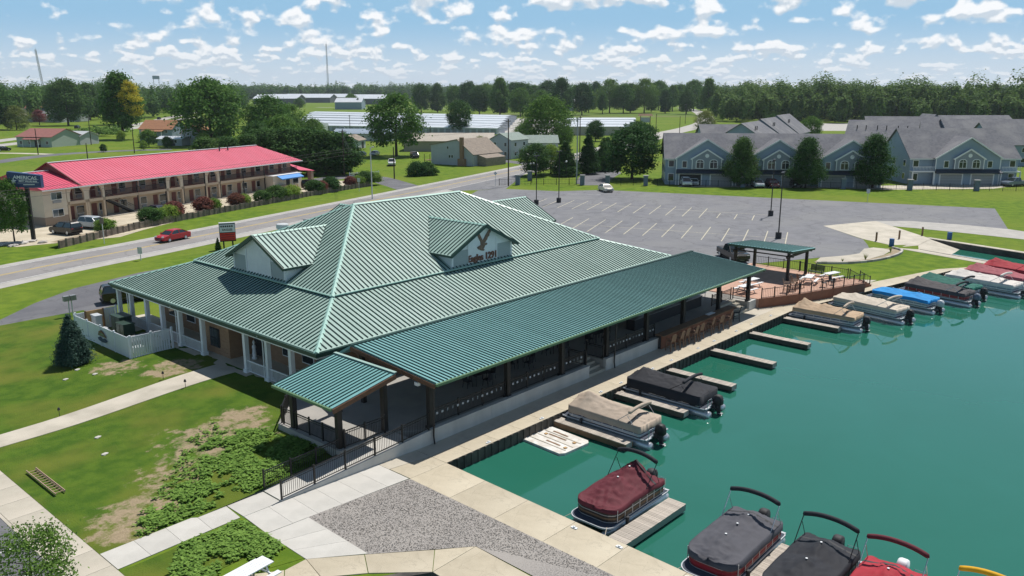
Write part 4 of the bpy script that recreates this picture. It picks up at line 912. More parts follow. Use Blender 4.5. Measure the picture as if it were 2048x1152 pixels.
    # bimini frame folded back with its boot
    if arch:
        ax, tx, th = arch; hwid = W/2-.08; z1 = edge+.05+th
        bar = []
        for k in range(13):
            a = math.pi*k/12; cy = -math.cos(a)*hwid*1.0; cz = edge+.05 + th*(1-.16*abs(math.cos(a))**2.2) if 0 < k < 12 else edge+.05+th*.80
            bar.append((tx, cy, cz))
        MB().tube(bar, [.06]+[.11]*11+[.06], 8).build('bimini_boot', arch_m, t, smooth=True)
        for s in (-1,1):
            MB().tube([(ax,s*(hwid+.0),edge-.05),(tx,s*hwid,edge+.05+th*.80)], .022, 6).build('bimini_leg', leg_m, t)
            MB().tube([(tx-.35,s*hwid,edge-.05),(tx+(ax-tx)*.12,s*hwid,edge+th*.62)], .016, 5).build('bimini_strut', leg_m, t)
        # strap band across the cover under the frame
        sb = []; xx = min(max(tx+.15,-fl/2+.25),fl/2)
        for k in range(13):
            v = -1+2*k/12; sb.append((xx+fx, halfw(xx)*v, top(xx,v)+.012))
        bb = MB()
        for (p,q) in zip(sb,sb[1:]): bb.add([(p[0]-.06,p[1],p[2]),(p[0]+.06,p[1],p[2]),(q[0]+.06,q[1],q[2]),(q[0]-.06,q[1],q[2])], [(0,1,2,3)])
        bb.build('cover_strap', 'dark', co)
    # outboard motor
    mo = MB(); mx = -L/2-.32
    mo.add(*cowl((mx,0,.92),.62,.40,.62)); mob = mo.build('outboard_motor', motor, t, smooth=True)
    MB().add([(mx-.14,-.07,.66),(mx+.16,-.09,.66),(mx+.16,.09,.66),(mx-.14,.07,.66),(mx-.26,-.04,-.12),(mx-.02,-.05,-.12),(mx-.02,.05,-.12),(mx-.26,.04,-.12)], [(0,1,2,3),(7,6,5,4),(0,4,5,1),(1,5,6,2),(2,6,7,3),(3,7,4,0)]).build('motor_leg', 'dark', mob)
    MB().box(mx-.34,mx+.02,-.14,.14,.08,.11).build('cavitation_plate', 'steel', mob); MB().box(mx+.1,mx+.36,-.2,.2,.4,.72).build('motor_bracket', 'dark', mob)
    for s in (-1,1): MB().box(-L/2-.14,-L/2+.2,s*.9-.28,s*.9+.28,.54,.60).build('stern_step', 'alum_flat', t)
    MB().tube([(-L/2-.1,W/2-.3,.6),(-L/2-.12,W/2-.3,1.15),(-L/2-.12,W/2-.75,1.15),(-L/2-.1,W/2-.75,.6)], .018, 5).build('boarding_rail', 'chrome', t)
    for s in (-1,1): MB().tube([(L/2-.15,s*(W/2-.2),.64),(L/2+.25,s*(W/2+.0),.52),(L/2+.75,s*(W/2+.2),.76)], .016, 4).build('mooring_line', 'cv_cream', t)
    for s in (-1,1): MB().tube([(L*.22,s*(W/2+.06),.22),(L*.22,s*(W/2+.06),.75)], [.09,.09], 8).build('fender', 'dark', t)
    return t
def cowl(c, l, w, h):
    P = [(-.5,0),(-.46,.6),(-.3,.92),(.1,1),(.4,.85),(.5,.4),(.46,0)]; vs = []; fs = []
    for s, k in ((-1,.72),(-.55,1),(.55,1),(1,.72)):
        for a, b in P: vs.append((c[0]+a*l*(k*.25+.75), c[1]+s*w/2, c[2]-h*.35+b*h*(.8+.2*k)))
    n = len(P)
    for i in range(3):
        for j in range(n): fs.append((i*n+j, i*n+(j+1)%n, (i+1)*n+(j+1)%n, (i+1)*n+j))
    fs.append(tuple(range(n-1,-1,-1))); fs.append(tuple(3*n+j for j in range(n)))
    return vs, fs
PB = pontoon
PB('pontoon boat under a wrinkled maroon cover, black frame arched over its stern', (31.55,20.95,WZ), R(180), 5.3, 2.45, 'cv_maroon', 'hull_dark', 'wood_brown', ((.25,.62),(-.75,.8)), 1.30, .22, (-.45,-1.5,1.42), 'cv_black', 'black_metal', rb=.62, tent=((2.1,.0),(1.0,.16),(.25,.5),(-.75,.72),(-1.45,.98),(-1.5,.98),(-1.75,.3),(-2.2,.05)), folds=1.7)
PB('pontoon boat with a smooth grey cover and red side panels by the near dock', (31.2,14.65,WZ), R(181), 5.7, 2.5, 'cv_grey', 'hull_red', 'cv_red', ((.9,.36),(-.2,.34),(-1.3,.36)), 1.30, .32, (-1.05,-1.95,1.30), 'cv_black', 'chrome', rb=.72)
PB('pontoon boat with a black cover and black frame beside the near dock', (31.1,11.2,WZ), R(180), 5.7, 2.5, 'cv_black', 'hull_dark', None, ((.5,.4),(-1.0,.45)), 1.30, .34, (-1.0,-2.0,1.30), 'cv_black', 'black_metal', rb=.7)
PB('pontoon boat with a bright red cover and maroon frame near the bottom edge', (31.0,8.45,WZ), R(180), 5.7, 2.5, 'cv_red', 'hull_dark', None, ((.3,.4),(-1.0,.45)), 1.30, .34, (-1.0,-2.0,1.30), 'cv_maroon', 'chrome', motor='white', rb=.7)
PB('pontoon boat with a yellow frame at the bottom right corner', (30.9,4.95,WZ), R(180), 5.7, 2.5, 'cv_tan', 'alum_flat', None, ((.3,.4),(-1.0,.45)), 1.30, .34, (-1.0,-2.0,1.32), 'cv_yellow', 'white', rb=.7)
PB('pontoon boat with a tan tent cover and blue grey sides beside the white raft', (39.95,27.25,WZ), R(90), 6.3, 2.5, 'cv_tan', 'alum_flat', 'hull_navy', (), 1.28, .42, (-1.1,-2.0,.75), 'cv_tan', 'alum', tent=((2.6,.45),(1.9,.75),(.2,.38),(-1.3,.42),(-2.6,.10)), rb=.35, motor='black')
PB('pontoon boat fully under a black cover with an orange swim platform', (46.6,27.2,WZ), R(90), 6.6, 2.55, 'cv_black', 'hull_dark', None, (), 1.30, .62, (-.6,-1.7,.75), 'cv_black', 'black_metal', tent=((2.8,.2),(2.2,.55),(-.6,.35),(-1.7,.42),(-2.8,.05)), rb=.35)
PB('pontoon boat with a warm tan cover at the corner of the brown deck', (72.6,26.75,WZ), R(90), 6.5, 2.5, 'cv_tan_warm', 'alum_flat', 'hull_navy', (), 1.28, .34, (-1.0,-1.9,.85), 'cv_tan', 'alum', tent=((2.7,.3),(2.2,.7),(.9,.35),(.3,.5),(-1.2,.3),(-2.7,.08)), rb=.3)
PB('long pontoon boat with a cream cover and two cream frames', (78.4,25.0,WZ), R(78), 7.4, 2.55, 'cv_cream', 'alum_flat', 'siding_dark', (), 1.28, .30, (-1.3,-2.4,.85), 'cv_cream', 'alum', tent=((3.0,.2),(1.6,.42),(-1.0,.35),(-3.0,.12)), rb=.35, motor='black')
PB('pontoon boat with a bright blue cover and grey sides', (83.9,23.6,WZ), R(78), 6.6, 2.5, 'cv_blue', 'alum_flat', 'siding_dark', ((1.2,.25),(-1.4,.3)), 1.25, .30, None, rb=.5, motor='alum_flat')
PB('pontoon boat with a charcoal cover and dark red sides next to the blue boat', (89.1,21.9,WZ), R(78), 7.0, 2.5, 'cv_char', 'hull_red', None, (), 1.28, .34, (-1.2,-2.3,.8), 'cv_black', 'alum', tent=((2.9,.3),(2.3,.62),(.2,.35),(-1.4,.4),(-2.9,.08)), rb=.35, motor='siding_dark')
PB('pontoon boat with a dark green cover behind the charcoal boat', (92.2,21.8,WZ), R(78), 6.6, 2.5, 'cv_green', 'alum_flat', None, (), 1.28, .34, (-1.0,-2.0,.8), 'cv_black', 'alum', tent=((2.7,.3),(2.1,.6),(-1.0,.35),(-2.7,.08)), rb=.35)
PB('long pontoon boat with an off white cover behind the green boat', (96.4,19.6,WZ), R(78), 8.0, 2.6, 'cv_white', 'alum_flat', 'siding_dark', (), 1.30, .30, (-1.2,-2.3,.85), 'cv_white', 'alum', tent=((3.3,.2),(2.4,.55),(-1.0,.35),(-3.3,.08)), rb=.35, motor='galv')
PB('pontoon boat with a faded dusty red cover near the right edge', (100.6,19.2,WZ), R(78), 7.0, 2.5, 'cv_dusty', 'siding_dark', None, (), 1.28, .32, None, tent=((2.9,.3),(2.2,.65),(-1.4,.35),(-2.9,.08)), rb=.35, motor='galv')
PB('pontoon boat with a strong red cover and dark frame at the right edge', (104.8,18.3,WZ), R(78), 7.0, 2.5, 'cv_red', 'hull_dark', None, (), 1.28, .32, (-.6,-1.6,.8), 'cv_black', 'black_metal', tent=((2.9,.3),(2.2,.7),(-1.4,.35),(-2.9,.08)), rb=.35)
mat('mat_orange', (.45,.22,.12), .8, (.30,.14,.08), 4, 5)
# narrow launch dock in the canal
ld = thing('launch_dock', 'long narrow grey dock beside the boat launch canal', 'dock', (112.6,30.0,-.12), R(-105.5))
ldm = MB().box(0,.36,-.55,.55,-.06,0).mesh("plank","wood_grey")
for i in range(26): obj("plank", ldm, ld, (i*.37,0,0))
MB().box(0,9.6,-.5,-.4,-.4,-.06).build('side_beam', 'wood_dock_side', ld); MB().box(0,9.6,.4,.5,-.4,-.06).build('side_beam', 'wood_dock_side', ld)
# ------------------------------------------------------------------ trees: builder used everywhere below
import numpy as np
def leafmesh(name, C3, Nn, size, m, rng, asp=.6, flat=0.0, jit=.6):
    """many small leaf quads: centres C3 (n,3), preferred normals Nn"""
    n = len(C3); r = rng.normal(size=(n,3)); nn = Nn + r*jit; nn[:,2] += flat; nn /= np.linalg.norm(nn,axis=1)[:,None]
    a = np.cross(nn, rng.normal(size=(n,3))); a /= np.linalg.norm(a,axis=1)[:,None]; b = np.cross(nn, a)
    s = (size*rng.uniform(.6,1.3,n))[:,None]; a = a*s; b = b*s*asp
    V = np.stack([C3-a*.5, C3+b*.5-a*.05, C3+a*.5, C3-b*.5-a*.05], 1).reshape(-1,3)
    me = bpy.data.meshes.new(name); me.vertices.add(4*n); me.vertices.foreach_set('co', V.astype(np.float32).ravel())
    me.loops.add(4*n); me.loops.foreach_set('vertex_index', np.arange(4*n,dtype=np.int32)); me.polygons.add(n)
    me.polygons.foreach_set('loop_start', np.arange(0,4*n,4,dtype=np.int32)); me.polygons.foreach_set('loop_total', np.full(n,4,dtype=np.int32))
    me.materials.append(M_(m)); me.update(calc_edges=True); return me
def tree_meshes(seed, h, cw, c0=.18, leaf='leaf', size=.42, clumps=150, per=26, shape='round', tr=.02):
    """unit tree of height h, crown width cw, crown starting at c0*h"""
    rng = np.random.default_rng(seed); rr = random.Random(seed)
    rad = cw/2; zc0 = c0*h; ch = h-zc0
    def width(t):
        if shape == 'round': return (1-abs(2*t-.86)**2.4*.75 if t < .43 else (1-((t-.43)/.57)**2.1))**.6 if t < .999 else 0
        if shape == 'pear': return max(0, (min(1,(t+.06)/.28))**.8 * (1-t)**.62*1.25)
        if shape == 'cone': return max(.02, (1-t)**.85)*(min(1,(t+.03)/.1))
        if shape == 'tall': return max(0, math.sin(math.pi*min(1,(t*.93+.07)))**.55)*(1-.35*t)
        return 1
    cen = []
    for k in range(clumps):
        t = rr.random()**.85 if shape != 'cone' else 1-rr.random()**.55; a = rr.uniform(0,6.283); wv = width(t)*rad*(1+.42*noise.noise((math.cos(a)*1.2+seed, math.sin(a)*1.2, t*2.2)))
        q = rr.uniform(.35,1)**.55
        cen.append((wv*q*math.cos(a), wv*q*math.sin(a), zc0+ch*t, q))
    P = []; Q = []
    cs = cw/ (9.5 if shape not in ('cone','pear') else 9.0)
    for (x,y,z,q) in cen:
        k = int(per*2.1*rr.uniform(.5,1.5)); off = rng.normal(size=(k,3))*np.array([cs,cs,cs*.62])*rr.uniform(.5,1.0)*(1 if shape != 'cone' else .35+.75*(1-(z-zc0)/ch))
        P.append(off+np.array([x,y,z])); nn = off/np.linalg.norm(off,axis=1)[:,None]*.6+np.array([x/rad*.5,y/rad*.5,.55]); Q.append(nn)
    P = np.concatenate(P); Q = np.concatenate(Q)
    keep = (P[:,2] > zc0*.8); P = P[keep]; Q = Q[keep]
    crown = leafmesh('crown', P, Q, size, leaf, rng)
    b = MB(); r0 = max(.12, h*tr)
    b.tube([(0,0,-.2),(0,0,h*.12),(rr.uniform(-.1,.1)*rad*.3,0,h*.4),(rr.uniform(-.1,.1)*rad*.4,rr.uniform(-.1,.1)*rad*.4,h*.82)], [r0*1.25,r0,r0*.7,r0*.15], 7)
    if shape != 'cone':
        for k in range(9):
            t = rr.uniform(.22,.62); a = k*2.4; wv = width(max(.05,(t*h-zc0)/ch+.2))*rad*.7
            b.tube([(0,0,h*t),(wv*.5*math.cos(a),wv*.5*math.sin(a),h*(t+.10)),(wv*math.cos(a),wv*math.sin(a),h*(t+.17))], [r0*.4,r0*.25,r0*.06], 5)
    return crown, b.mesh('trunk', 'bark')
TK = {}
def kind(k):
    if k not in TK:
        d = dict(broad=(11,10,9,.16,'leaf',.44,170,28,'round'), broad2=(12,10,8,.2,'leaf',.42,150,28,'round'), broad3=(31,10,9.5,.12,'leaf',.44,180,28,'round'), dark=(13,10,7.5,.12,'leaf_dark',.42,170,30,'round'), dark2=(14,10,7,.08,'leaf_dark',.42,170,30,'tall'), bright=(15,10,8,.14,'leaf_bright',.42,160,28,'round'),
                 pear=(16,10,6.4,.09,'leaf_dark',.30,260,34,'pear'), cone=(17,10,5.0,.03,'leaf_dark',.34,240,30,'cone'), blue=(18,10,6.2,.02,'leaf_blue',.34,420,40,'cone'), tall=(19,10,6,.2,'leaf',.4,150,28,'tall'), poplar=(20,10,6.2,.22,'leaf',.42,190,26,'tall'), shrub=(21,10,13,.0,'leaf_dark',1.0,150,26,'round'), shrubb=(22,10,14,.0,'leaf_bright',1.0,150,26,'round'), shrubr=(23,10,11,.02,'leaf_red',1.0,150,26,'round'), olive=(24,10,10,.03,'leaf_olive',.44,170,28,'round'),
                 near=(25,10,10.5,.25,'leaf',.40,95,26,'round'), redtree=(26,10,8,.25,'leaf_red',.44,120,24,'round'))[k]
        TK[k] = tree_meshes(d[0], d[1], d[2], d[3], d[4], d[5], d[6], d[7], d[8])
    return TK[k]
def tree(name, label, k, x, y, h, wd=1.0, z=0, group=None, cat='tree', rz=None):
    c_, t_ = kind(k); s = h/10; t = thing(name, label, cat, (x,y,z), rz if rz is not None else (x*1.7+y) % 6.28, group)
    obj('crown', c_, t, sc=(s*wd,s*wd,s)); obj('trunk', t_, t, sc=(s*wd,s*wd,s)); return t
# ------------------------------------------------------------------ bar and brown patio deck
bar = thing('outdoor_bar', 'long outdoor bar with reddish plank front under the canopy', 'bar', (54.05,32.45,0))
for i in range(40): MB().box(i*.298,i*.298+.29,-.03+.006*(i%2),.05,.02,1.08).build('front_board', 'redwood', bar)
MB().box(0,11.9,.05,.25,.02,1.06).build('carcass', 'dark', bar)
MB().box(-.1,12.0,-.28,.55,1.085,1.15).build('counter_top', 'wood_brown', bar)
MB().box(.6,11.4,2.9,3.7,.8,1.7).build('back_counter', 'dark', bar); MB().box(.5,11.5,2.85,3.75,1.702,1.75).build('back_counter_top', 'steel', bar)
for lb, x, y, z, sx, sy, sz, m in (('white ice chest on the counter behind the bar',56.2,36.0,1.76,.9,.5,.45,'white'),('stainless warming box on the counter behind the bar',60.0,35.9,1.76,1.6,.6,.5,'steel'),('blue grey cooler on the counter behind the bar',63.2,35.9,1.76,.7,.5,.42,'glass_light'),('pale tray on the bar counter near the far post',62.3,32.75,1.16,1.1,.35,.05,'white'),('pale folding table under the canopy near the bar steps',66.8,36.5,.8,1.8,.8,.75,'white')):
    t = thing('bar_item', lb, 'box', (x,y,z)); MB().box(-sx/2,sx/2,-sy/2,sy/2,0 if sz < .7 else sz-.05,sz*.85 if sz < .7 else sz).build('body', m, t)
    if sz < .7: MB().box(-sx/2-.02,sx/2+.02,-sy/2-.02,sy/2+.02,sz*.85+.002,sz).build('lid', m, t)
    else:
        for a in (-1,1):
            for c_ in (-1,1): MB().box(a*(sx/2-.08)-.02,a*(sx/2-.08)+.02,c_*(sy/2-.08)-.02,c_*(sy/2-.08)+.02,0,sz-.052).build('leg', 'steel', t)
def mk_stool(name, label, m, sh=.78, hb=.62):
    t = thing(name, label, 'chair', (0,0,0))
    for i in range(5): MB().box(-.25+i*.1,-.25+i*.1+.085,-.24,.24,sh-.03,sh).build('seat_slat', m, t)
    for i in range(5):
        x = -.23+i*.1; top = sh+hb-.06*abs(i-2)**1.5*.5
        MB().add([(x,.22,sh-.02),(x+.085,.22,sh-.02),(x+.085,.24,sh-.02),(x,.24,sh-.02),(x-.01,.36,top),(x+.095,.36,top),(x+.095,.38,top),(x-.01,.38,top)], [(3,2,1,0),(4,5,6,7),(0,1,5,4),(1,2,6,5),(2,3,7,6),(3,0,4,7)]).build('back_slat', m, t)
    for a in (-1,1):
        for c_ in (-1,1): MB().bar((a*.23,c_*.2,sh-.03),(a*.29,c_*.27,0),.06,.06).build('leg', m, t)
        MB().box(a*.30-.05,a*.30+.05,-.26,.26,sh+.2,sh+.235).build('armrest', m, t)
        MB().bar((a*.27,-.24,.28),(a*.27,.24,.28),.05,.04).build('stretcher', m, t)
    MB().bar((-.27,-.24,.34),(.27,-.24,.34),.05,.04).build('foot_rail', m, t)
    return t
stool = mk_stool('bar_chair', 'tall brown slatted bar chair first from the deck railing', 'chair_brown')
stool['group'] = 'tall chairs along the bar'; stool.location = (54.3,31.75,0); stool.rotation_euler[2] = R(170)
stn = ['second','third','fourth','fifth','sixth','seventh','eighth']
for i, (x, m) in enumerate(((55.5,0),(56.5,0),(57.6,0),(58.6,0),(60.6,0),(61.9,0),(63.4,0))):
    dup(stool, (x,31.72+.1*math.sin(i*2),0), R(180+14*math.sin(i*3.3)), 'tall brown slatted bar chair, %s from the deck railing' % stn[i])
sd_ = mk_stool('bar_chair', 'tall black slatted chair standing apart beyond the bar', 'dark'); sd_.location = (65.6,31.95,0); sd_.rotation_euler[2] = R(-150); sd_['group'] = 'tall chairs along the bar'
# dark tables and chairs in the shade of the canopy
def mk_table(name, label, m, L=1.5, W=.8, h=.74, cat='table'):
    t = thing(name, label, cat)
    n = 6
    for i in range(n): MB().box(-L/2,L/2,-W/2+i*W/n,-W/2+(i+1)*W/n-.01,h-.035,h).build('top_slat', m, t)
    for a in (-1,1):
        for c_ in (-1,1): MB().bar((a*(L/2-.15),c_*(W/2-.12),h-.04),(a*(L/2-.1),c_*(W/2-.06),0),.05,.05).build('leg', m, t)
    return t
def mk_chair(name, label, m):
    t = thing(name, label, 'chair')
    MB().box(-.23,.23,-.23,.23,.42,.46).build('seat', m, t)
    MB().add([(-.22,.2,.46),(.22,.2,.46),(.22,.23,.46),(-.22,.23,.46),(-.22,.28,.92),(.22,.28,.92),(.22,.31,.92),(-.22,.31,.92)], [(3,2,1,0),(4,5,6,7),(0,1,5,4),(1,2,6,5),(2,3,7,6),(3,0,4,7)]).build('backrest', m, t)
    for a in (-1,1):
        for c_ in (-1,1): MB().bar((a*.2,c_*.2,.42),(a*.23,c_*.24,0),.035,.035).build('leg', m, t)
    return t
tb0 = mk_table('deck_table', 'dark slatted table on the covered deck, nearest the ramp end', 'dark'); ch0 = mk_chair('deck_chair', 'dark chair on the near side of the first covered deck table', 'dark')
tspots = [(37.5,36.2,'first'),(42.0,36.5,'second'),(46.3,36.8,'third'),(50.5,36.0,'fourth')]
for i, (x,y,nm) in enumerate(tspots):
    if i == 0: tb0.location = (x,y,.8); tb0['group'] = 'dark tables on the covered deck'
    else: dup(tb0, (x,y,.8), 0, 'dark slatted table on the covered deck, %s from the ramp end' % nm)
    for j, (dx,dy,rz,sd2) in enumerate(((0,-.75,180,'water side'),(0,.75,0,'clubhouse side'),(-1.1,0,90,'ramp end'),(1.1,0,-90,'bar end'))):
        lb = 'dark chair at the %s of the %s covered deck table' % (sd2, nm)
        if i == 0 and j == 0: ch0.location = (x+dx,y+dy,.8); ch0.rotation_euler[2] = R(rz); ch0['label'] = lb; ch0['group'] = 'dark chairs on the covered deck'
        else: dup(ch0, (x+dx,y+dy,.8), R(rz), lb)
# brown patio deck
pd = struct(thing('patio_deck', 'brown patio deck at the far end of the canopy', 'deck')); del pd['category']
PD = [(71.05,32.5),(75.4,30.5),(84.2,27.5),(85.4,28.4),(85.6,32.0),(86.0,35.2),(86.2,40.6),(71.05,41.5)]
MB().prism(PD, -.2, .80).build('deck_base', 'deck_brown', pd)
yy = 27.6
while yy < 41.3:       # boards run along X
    xs_ = []
    for i in range(len(PD)):
        (x0,y0),(x1,y1) = PD[i], PD[(i+1)%len(PD)]; ym = yy+.14
        if (y0-ym)*(y1-ym) < 0: xs_.append(x0+(x1-x0)*(ym-y0)/(y1-y0))
    if len(xs_) >= 2: MB().box(min(xs_)+.05,max(xs_)-.05,yy,yy+.283,.805,.85).build('deck_board', 'deck_brown', pd)
    yy += .29
pk = thing('patio_skirt', 'reddish brown skirt wall below the patio railing', 'skirt wall')
for a, c_ in (((71.05,32.45),(75.4,30.45)),((75.42,30.44),(79.8,28.94)),((79.82,28.93),(84.2,27.44))):
    MB().bar((*a,.42),(*c_,.42),.08,.86).build('skirt_panel', 'redwood', pk); MB().bar((*a,.87),(*c_,.87),.16,.06).build('skirt_cap', 'redwood', pk)
MB().bar((84.2,27.42,.42),(85.4,28.35,.42),.08,.86).build('skirt_panel', 'redwood', pk)
for nm, a, c_, in (('black railing along the patio edge nearest the canopy',(71.3,32.35),(75.4,30.5)),('black railing along the middle of the patio edge above the tan boat',(75.5,30.45),(79.8,28.97)),('black railing along the far end of the patio edge above the cream boat',(79.9,28.95),(84.1,27.55)),('black railing at the back of the patio behind the green bench',(85.4,29.6),(85.8,34.8)),('black railing at the back of the patio behind the shelter',(85.8,34.9),(86.0,40.3))):
    railing('patio_railing', nm, (*a,0), (*c_,0), .86, .86, .95, step=.2, posts=1.55)
railing('patio_railing', 'black railing sloping down beside the patio end steps', (85.4,29.4,0), (87.3,29.0,0), .86, .05, .95, step=.25, posts=1.9)
railing('patio_railing', 'black handrail on the water side of the patio end steps', (85.2,28.3,0), (87.1,27.9,0), .86, .05, .95, step=.5, posts=1.9)
t = thing('patio_steps', 'brown steps at the far end of the patio', 'steps', (85.4,28.1,0), R(-12))
for i in range(4): MB().box(0,.45*(4-i),0,1.3,i*.2,(i+1)*.2-.002).build('step', 'redwood', t)
# shelter on the patio
sh = thing('patio_shelter', 'green roofed open shelter on dark posts on the patio', 'shelter', (0,0,0))
SX0,SX1,SY0,SY1 = 79.6,85.4,33.2,40.2
for x, y in ((80.2,33.8),(84.8,33.8),(84.8,39.6),(80.2,39.6)): boxo('post', 'post_dark', sh, x-.13,x+.13,y-.13,y+.13,.85,3.72 if x < 82 else 3.42)
for y in (33.8,39.6): MB().box(SX0+.1,SX1-.1,y-.09,y+.09,3.2,3.42).build('beam', 'post_dark', sh)
for x in (80.2,84.8): MB().box(x-.09,x+.09,SY0+.1,SY1-.1,3.3,3.4).build('beam', 'post_dark', sh)
b = MB(); b.add([(SX0,SY0,3.78),(SX1,SY0,3.38),(SX1,SY1,3.38),(SX0,SY1,3.78),(SX0,SY0,3.98),(SX1,SY0,3.56),(SX1,SY1,3.56),(SX0,SY1,3.98)], [(3,2,1,0),(4,5,6,7),(0,1,5,4),(1,2,6,5),(2,3,7,6),(3,0,4,7)]); sr = b.build('roof', 'fascia', sh)
panels(sr, (SX0-.02,SY1+.02,4.03), (0,-1,0), (1,0,0), -.42/5.8, [(0,0),(7.04,0),(7.04,5.84),(0,5.84)], .305, 'roof_teal', 'rib_teal_shade', rh=.045, rw=.045)
def picnic(label, x, y, rz, L=1.85, m='white', z=.85, fm='steel', group=None):
    t = thing('picnic_table', label, 'picnic table', (x,y,z), rz, group)
    for i in range(5): MB().box(-L/2,L/2,-.375+i*.15,-.375+i*.15+.14,.71,.75).build('top_board', m, t)
    for s in (-1,1):
        b_ = MB().box(-L/2,L/2,s*.72-.125,s*.72+.125,.41,.45).build('bench', m, t)
        MB().bar((s*(L/2-.3),-.78,.39),(s*(L/2-.3),.78,.39),.05,.07).build('cross_beam', fm, t)
        for q in (-1,1): MB().bar((s*(L/2-.3),q*.2,.70),(s*(L/2-.3),q*.62,.0),.06,.06).build('leg', fm, t)
    return t
picnic('white topped picnic table on the patio right beside the far canopy post', 72.6,34.6,R(-8))
picnic('white topped picnic table on the patio behind the one at the canopy post', 75.4,35.4,R(-8))
picnic('white topped picnic table in the middle of the patio by the tall chairs', 80.6,31.7,R(10))
picnic('white topped picnic table near the green bench on the patio', 83.6,30.6,R(-15))
for i, (x,y) in enumerate(((75.3,31.75),(76.3,31.55),(77.2,31.75),(78.2,31.6))):
    dup(stool, (x,y,.85), R(20+10*i), ['tall slatted chair on the patio, nearest the canopy','tall slatted chair on the patio, second from the canopy','tall slatted chair on the patio, third from the canopy','tall slatted chair on the patio, nearest the white table'][i])['group'] = 'tall chairs on the patio'
for i, (x,y,r_) in enumerate(((79.9,29.9,30),(81.4,29.7,-20))):
    c_ = dup(ch0, (x,y,.85), R(r_), ['dark chair by the patio railing nearer the tall chairs','dark chair by the patio railing nearer the far steps'][i]); c_['group'] = 'dark chairs on the patio'
gb = thing('garden_bench', 'dark green glider bench at the back of the patio', 'bench', (84.6,32.6,.85), R(-95))
for i in range(6): MB().box(-.75,.75,-.25+i*.085,-.25+i*.085+.07,.42,.45).build('seat_slat', 'bin_green', gb)
for i in range(7): MB().box(-.75,.75,.27+i*.015,.30+i*.015,.5+i*.08,.5+i*.08+.065).build('back_slat', 'bin_green', gb)
for a in (-.7,.7):
    MB().box(a-.03,a+.03,-.28,.34,.60,.64).build('armrest', 'bin_green', gb); MB().box(a-.03,a+.03,-.26,-.2,0,.6).build('leg', 'bin_green', gb); MB().box(a-.03,a+.03,.28,.34,0,1.0).build('leg', 'bin_green', gb)
# ------------------------------------------------------------------ things on the lawn
ldr = thing('ladder', 'wooden extension ladder lying on the grass by the near walkway', 'ladder', (13.4,44.0,hill(13.4,44)+.03), R(90))
for s in (-1,1):
    for q in (0,1): MB().box(-1.95,1.95,s*(.2+.035*q)-.015,s*(.2+.035*q)+.015,.02+.05*q,.10+.05*q).build('rail', 'chair_tan', ldr)
for i in range(12): MB().tube([(-1.75+i*.32,-.2,.07),(-1.75+i*.32,.2,.07)], .02, 6).build('rung', 'chair_tan', ldr)
for i, (x,y,lb) in enumerate(((17.4,52.9,'small black path light beside the walk, farthest from the porch'),(24.6,50.9,'small black path light on the near side of the walk by the porch'),(24.4,53.6,'small brown path light on the far side of the walk by the porch'))):
    t = thing('path_light', lb, 'path light', (x,y,hill(x,y))); MB().tube([(0,0,0),(0,0,.42)], .018, 6).build('stem', 'dark', t); MB().lathe([(0,.42),(.09,.42),(.09,.45),(.06,.56),(.02,.6),(0,.6)], 8).build('cap', 'dark', t)
picnic('white painted picnic table at the bottom edge beside the tan concrete', 15.35,28.0,R(6),2.1,'white',0,'white')
tree('small_tree', 'small leafy tree at the lower left corner over the parking lot', 'near', 9.1,33.0,3.2,1.0,-.02)
tree('spruce_tree', 'blue green spruce on the lawn beside the white fence', 'blue', 21.9,62.2,3.75,1.0,hill(21.9,62.2))
# white enclosure fence
def fence(label, a, c_, z0, h, sw=.19, gap=.02, every=2.4):
    a = Vector((*a,0)); c_ = Vector((*c_,0)); L = (c_-a).length; d = (c_-a)/L; t = thing('enclosure_fence', label, 'fence', (a.x,a.y,z0), math.atan2(d.y,d.x))
    n = int(L/sw); me = MB().box(0,sw-gap,-.012,.012,.08,h-.06).mesh('picket', 'vinyl')
    for i in range(n): obj('picket', me, t, (i*sw,0,0))
    for z in (.12, h-.12): MB().box(0,L,-.03,.03,z-.05,z+.05).build('rail', 'vinyl', t)
    k = max(1, round(L/every))
    for i in range(k+1): MB().box(L*i/k-.065,L*i/k+.065,-.065,.065,-.05,h+.05).build('post', 'vinyl', t)
    return t
fence('white vinyl fence panel facing the lawn at the near end of the enclosure', (25.0,59.7), (28.2,59.75), .35, 1.8, .19, .035, 1.6)
fence('long white vinyl fence along the lawn side of the enclosure', (24.95,59.8), (24.9,69.4), .18, 1.9, .2, .004)
fence('white vinyl fence at the far end of the enclosure', (25.0,69.5), (28.3,69.6), .25, 1.9, .2, .02)
pl = thing('fence_plaque', 'painted boat shaped plaque hung on the white fence', 'plaque', (24.86,64.2,1.15), R(90))
MB().extr([(-.75,.12),(.75,.12),(.55,.45),(.1,.62),(-.3,.45)], (0,0,0), (1,0,0), (0,0,1), (0,.03,0)).build('hull', 'wood_brown', pl); MB().extr([(-.5,.2),(.5,.2),(.3,.38),(-.2,.38)], (0,.03,0), (1,0,0), (0,0,1), (0,.01,0)).build('cabin', 'glass_light', pl)
MB().extr([(-.8,-.1),(-.4,.05),(0,-.08),(.4,.05),(.85,-.1),(.7,-.28),(0,-.34),(-.6,-.28)], (0,0,0), (1,0,0), (0,0,1), (0,.03,0)).build('waves', 'sign_blue', pl)
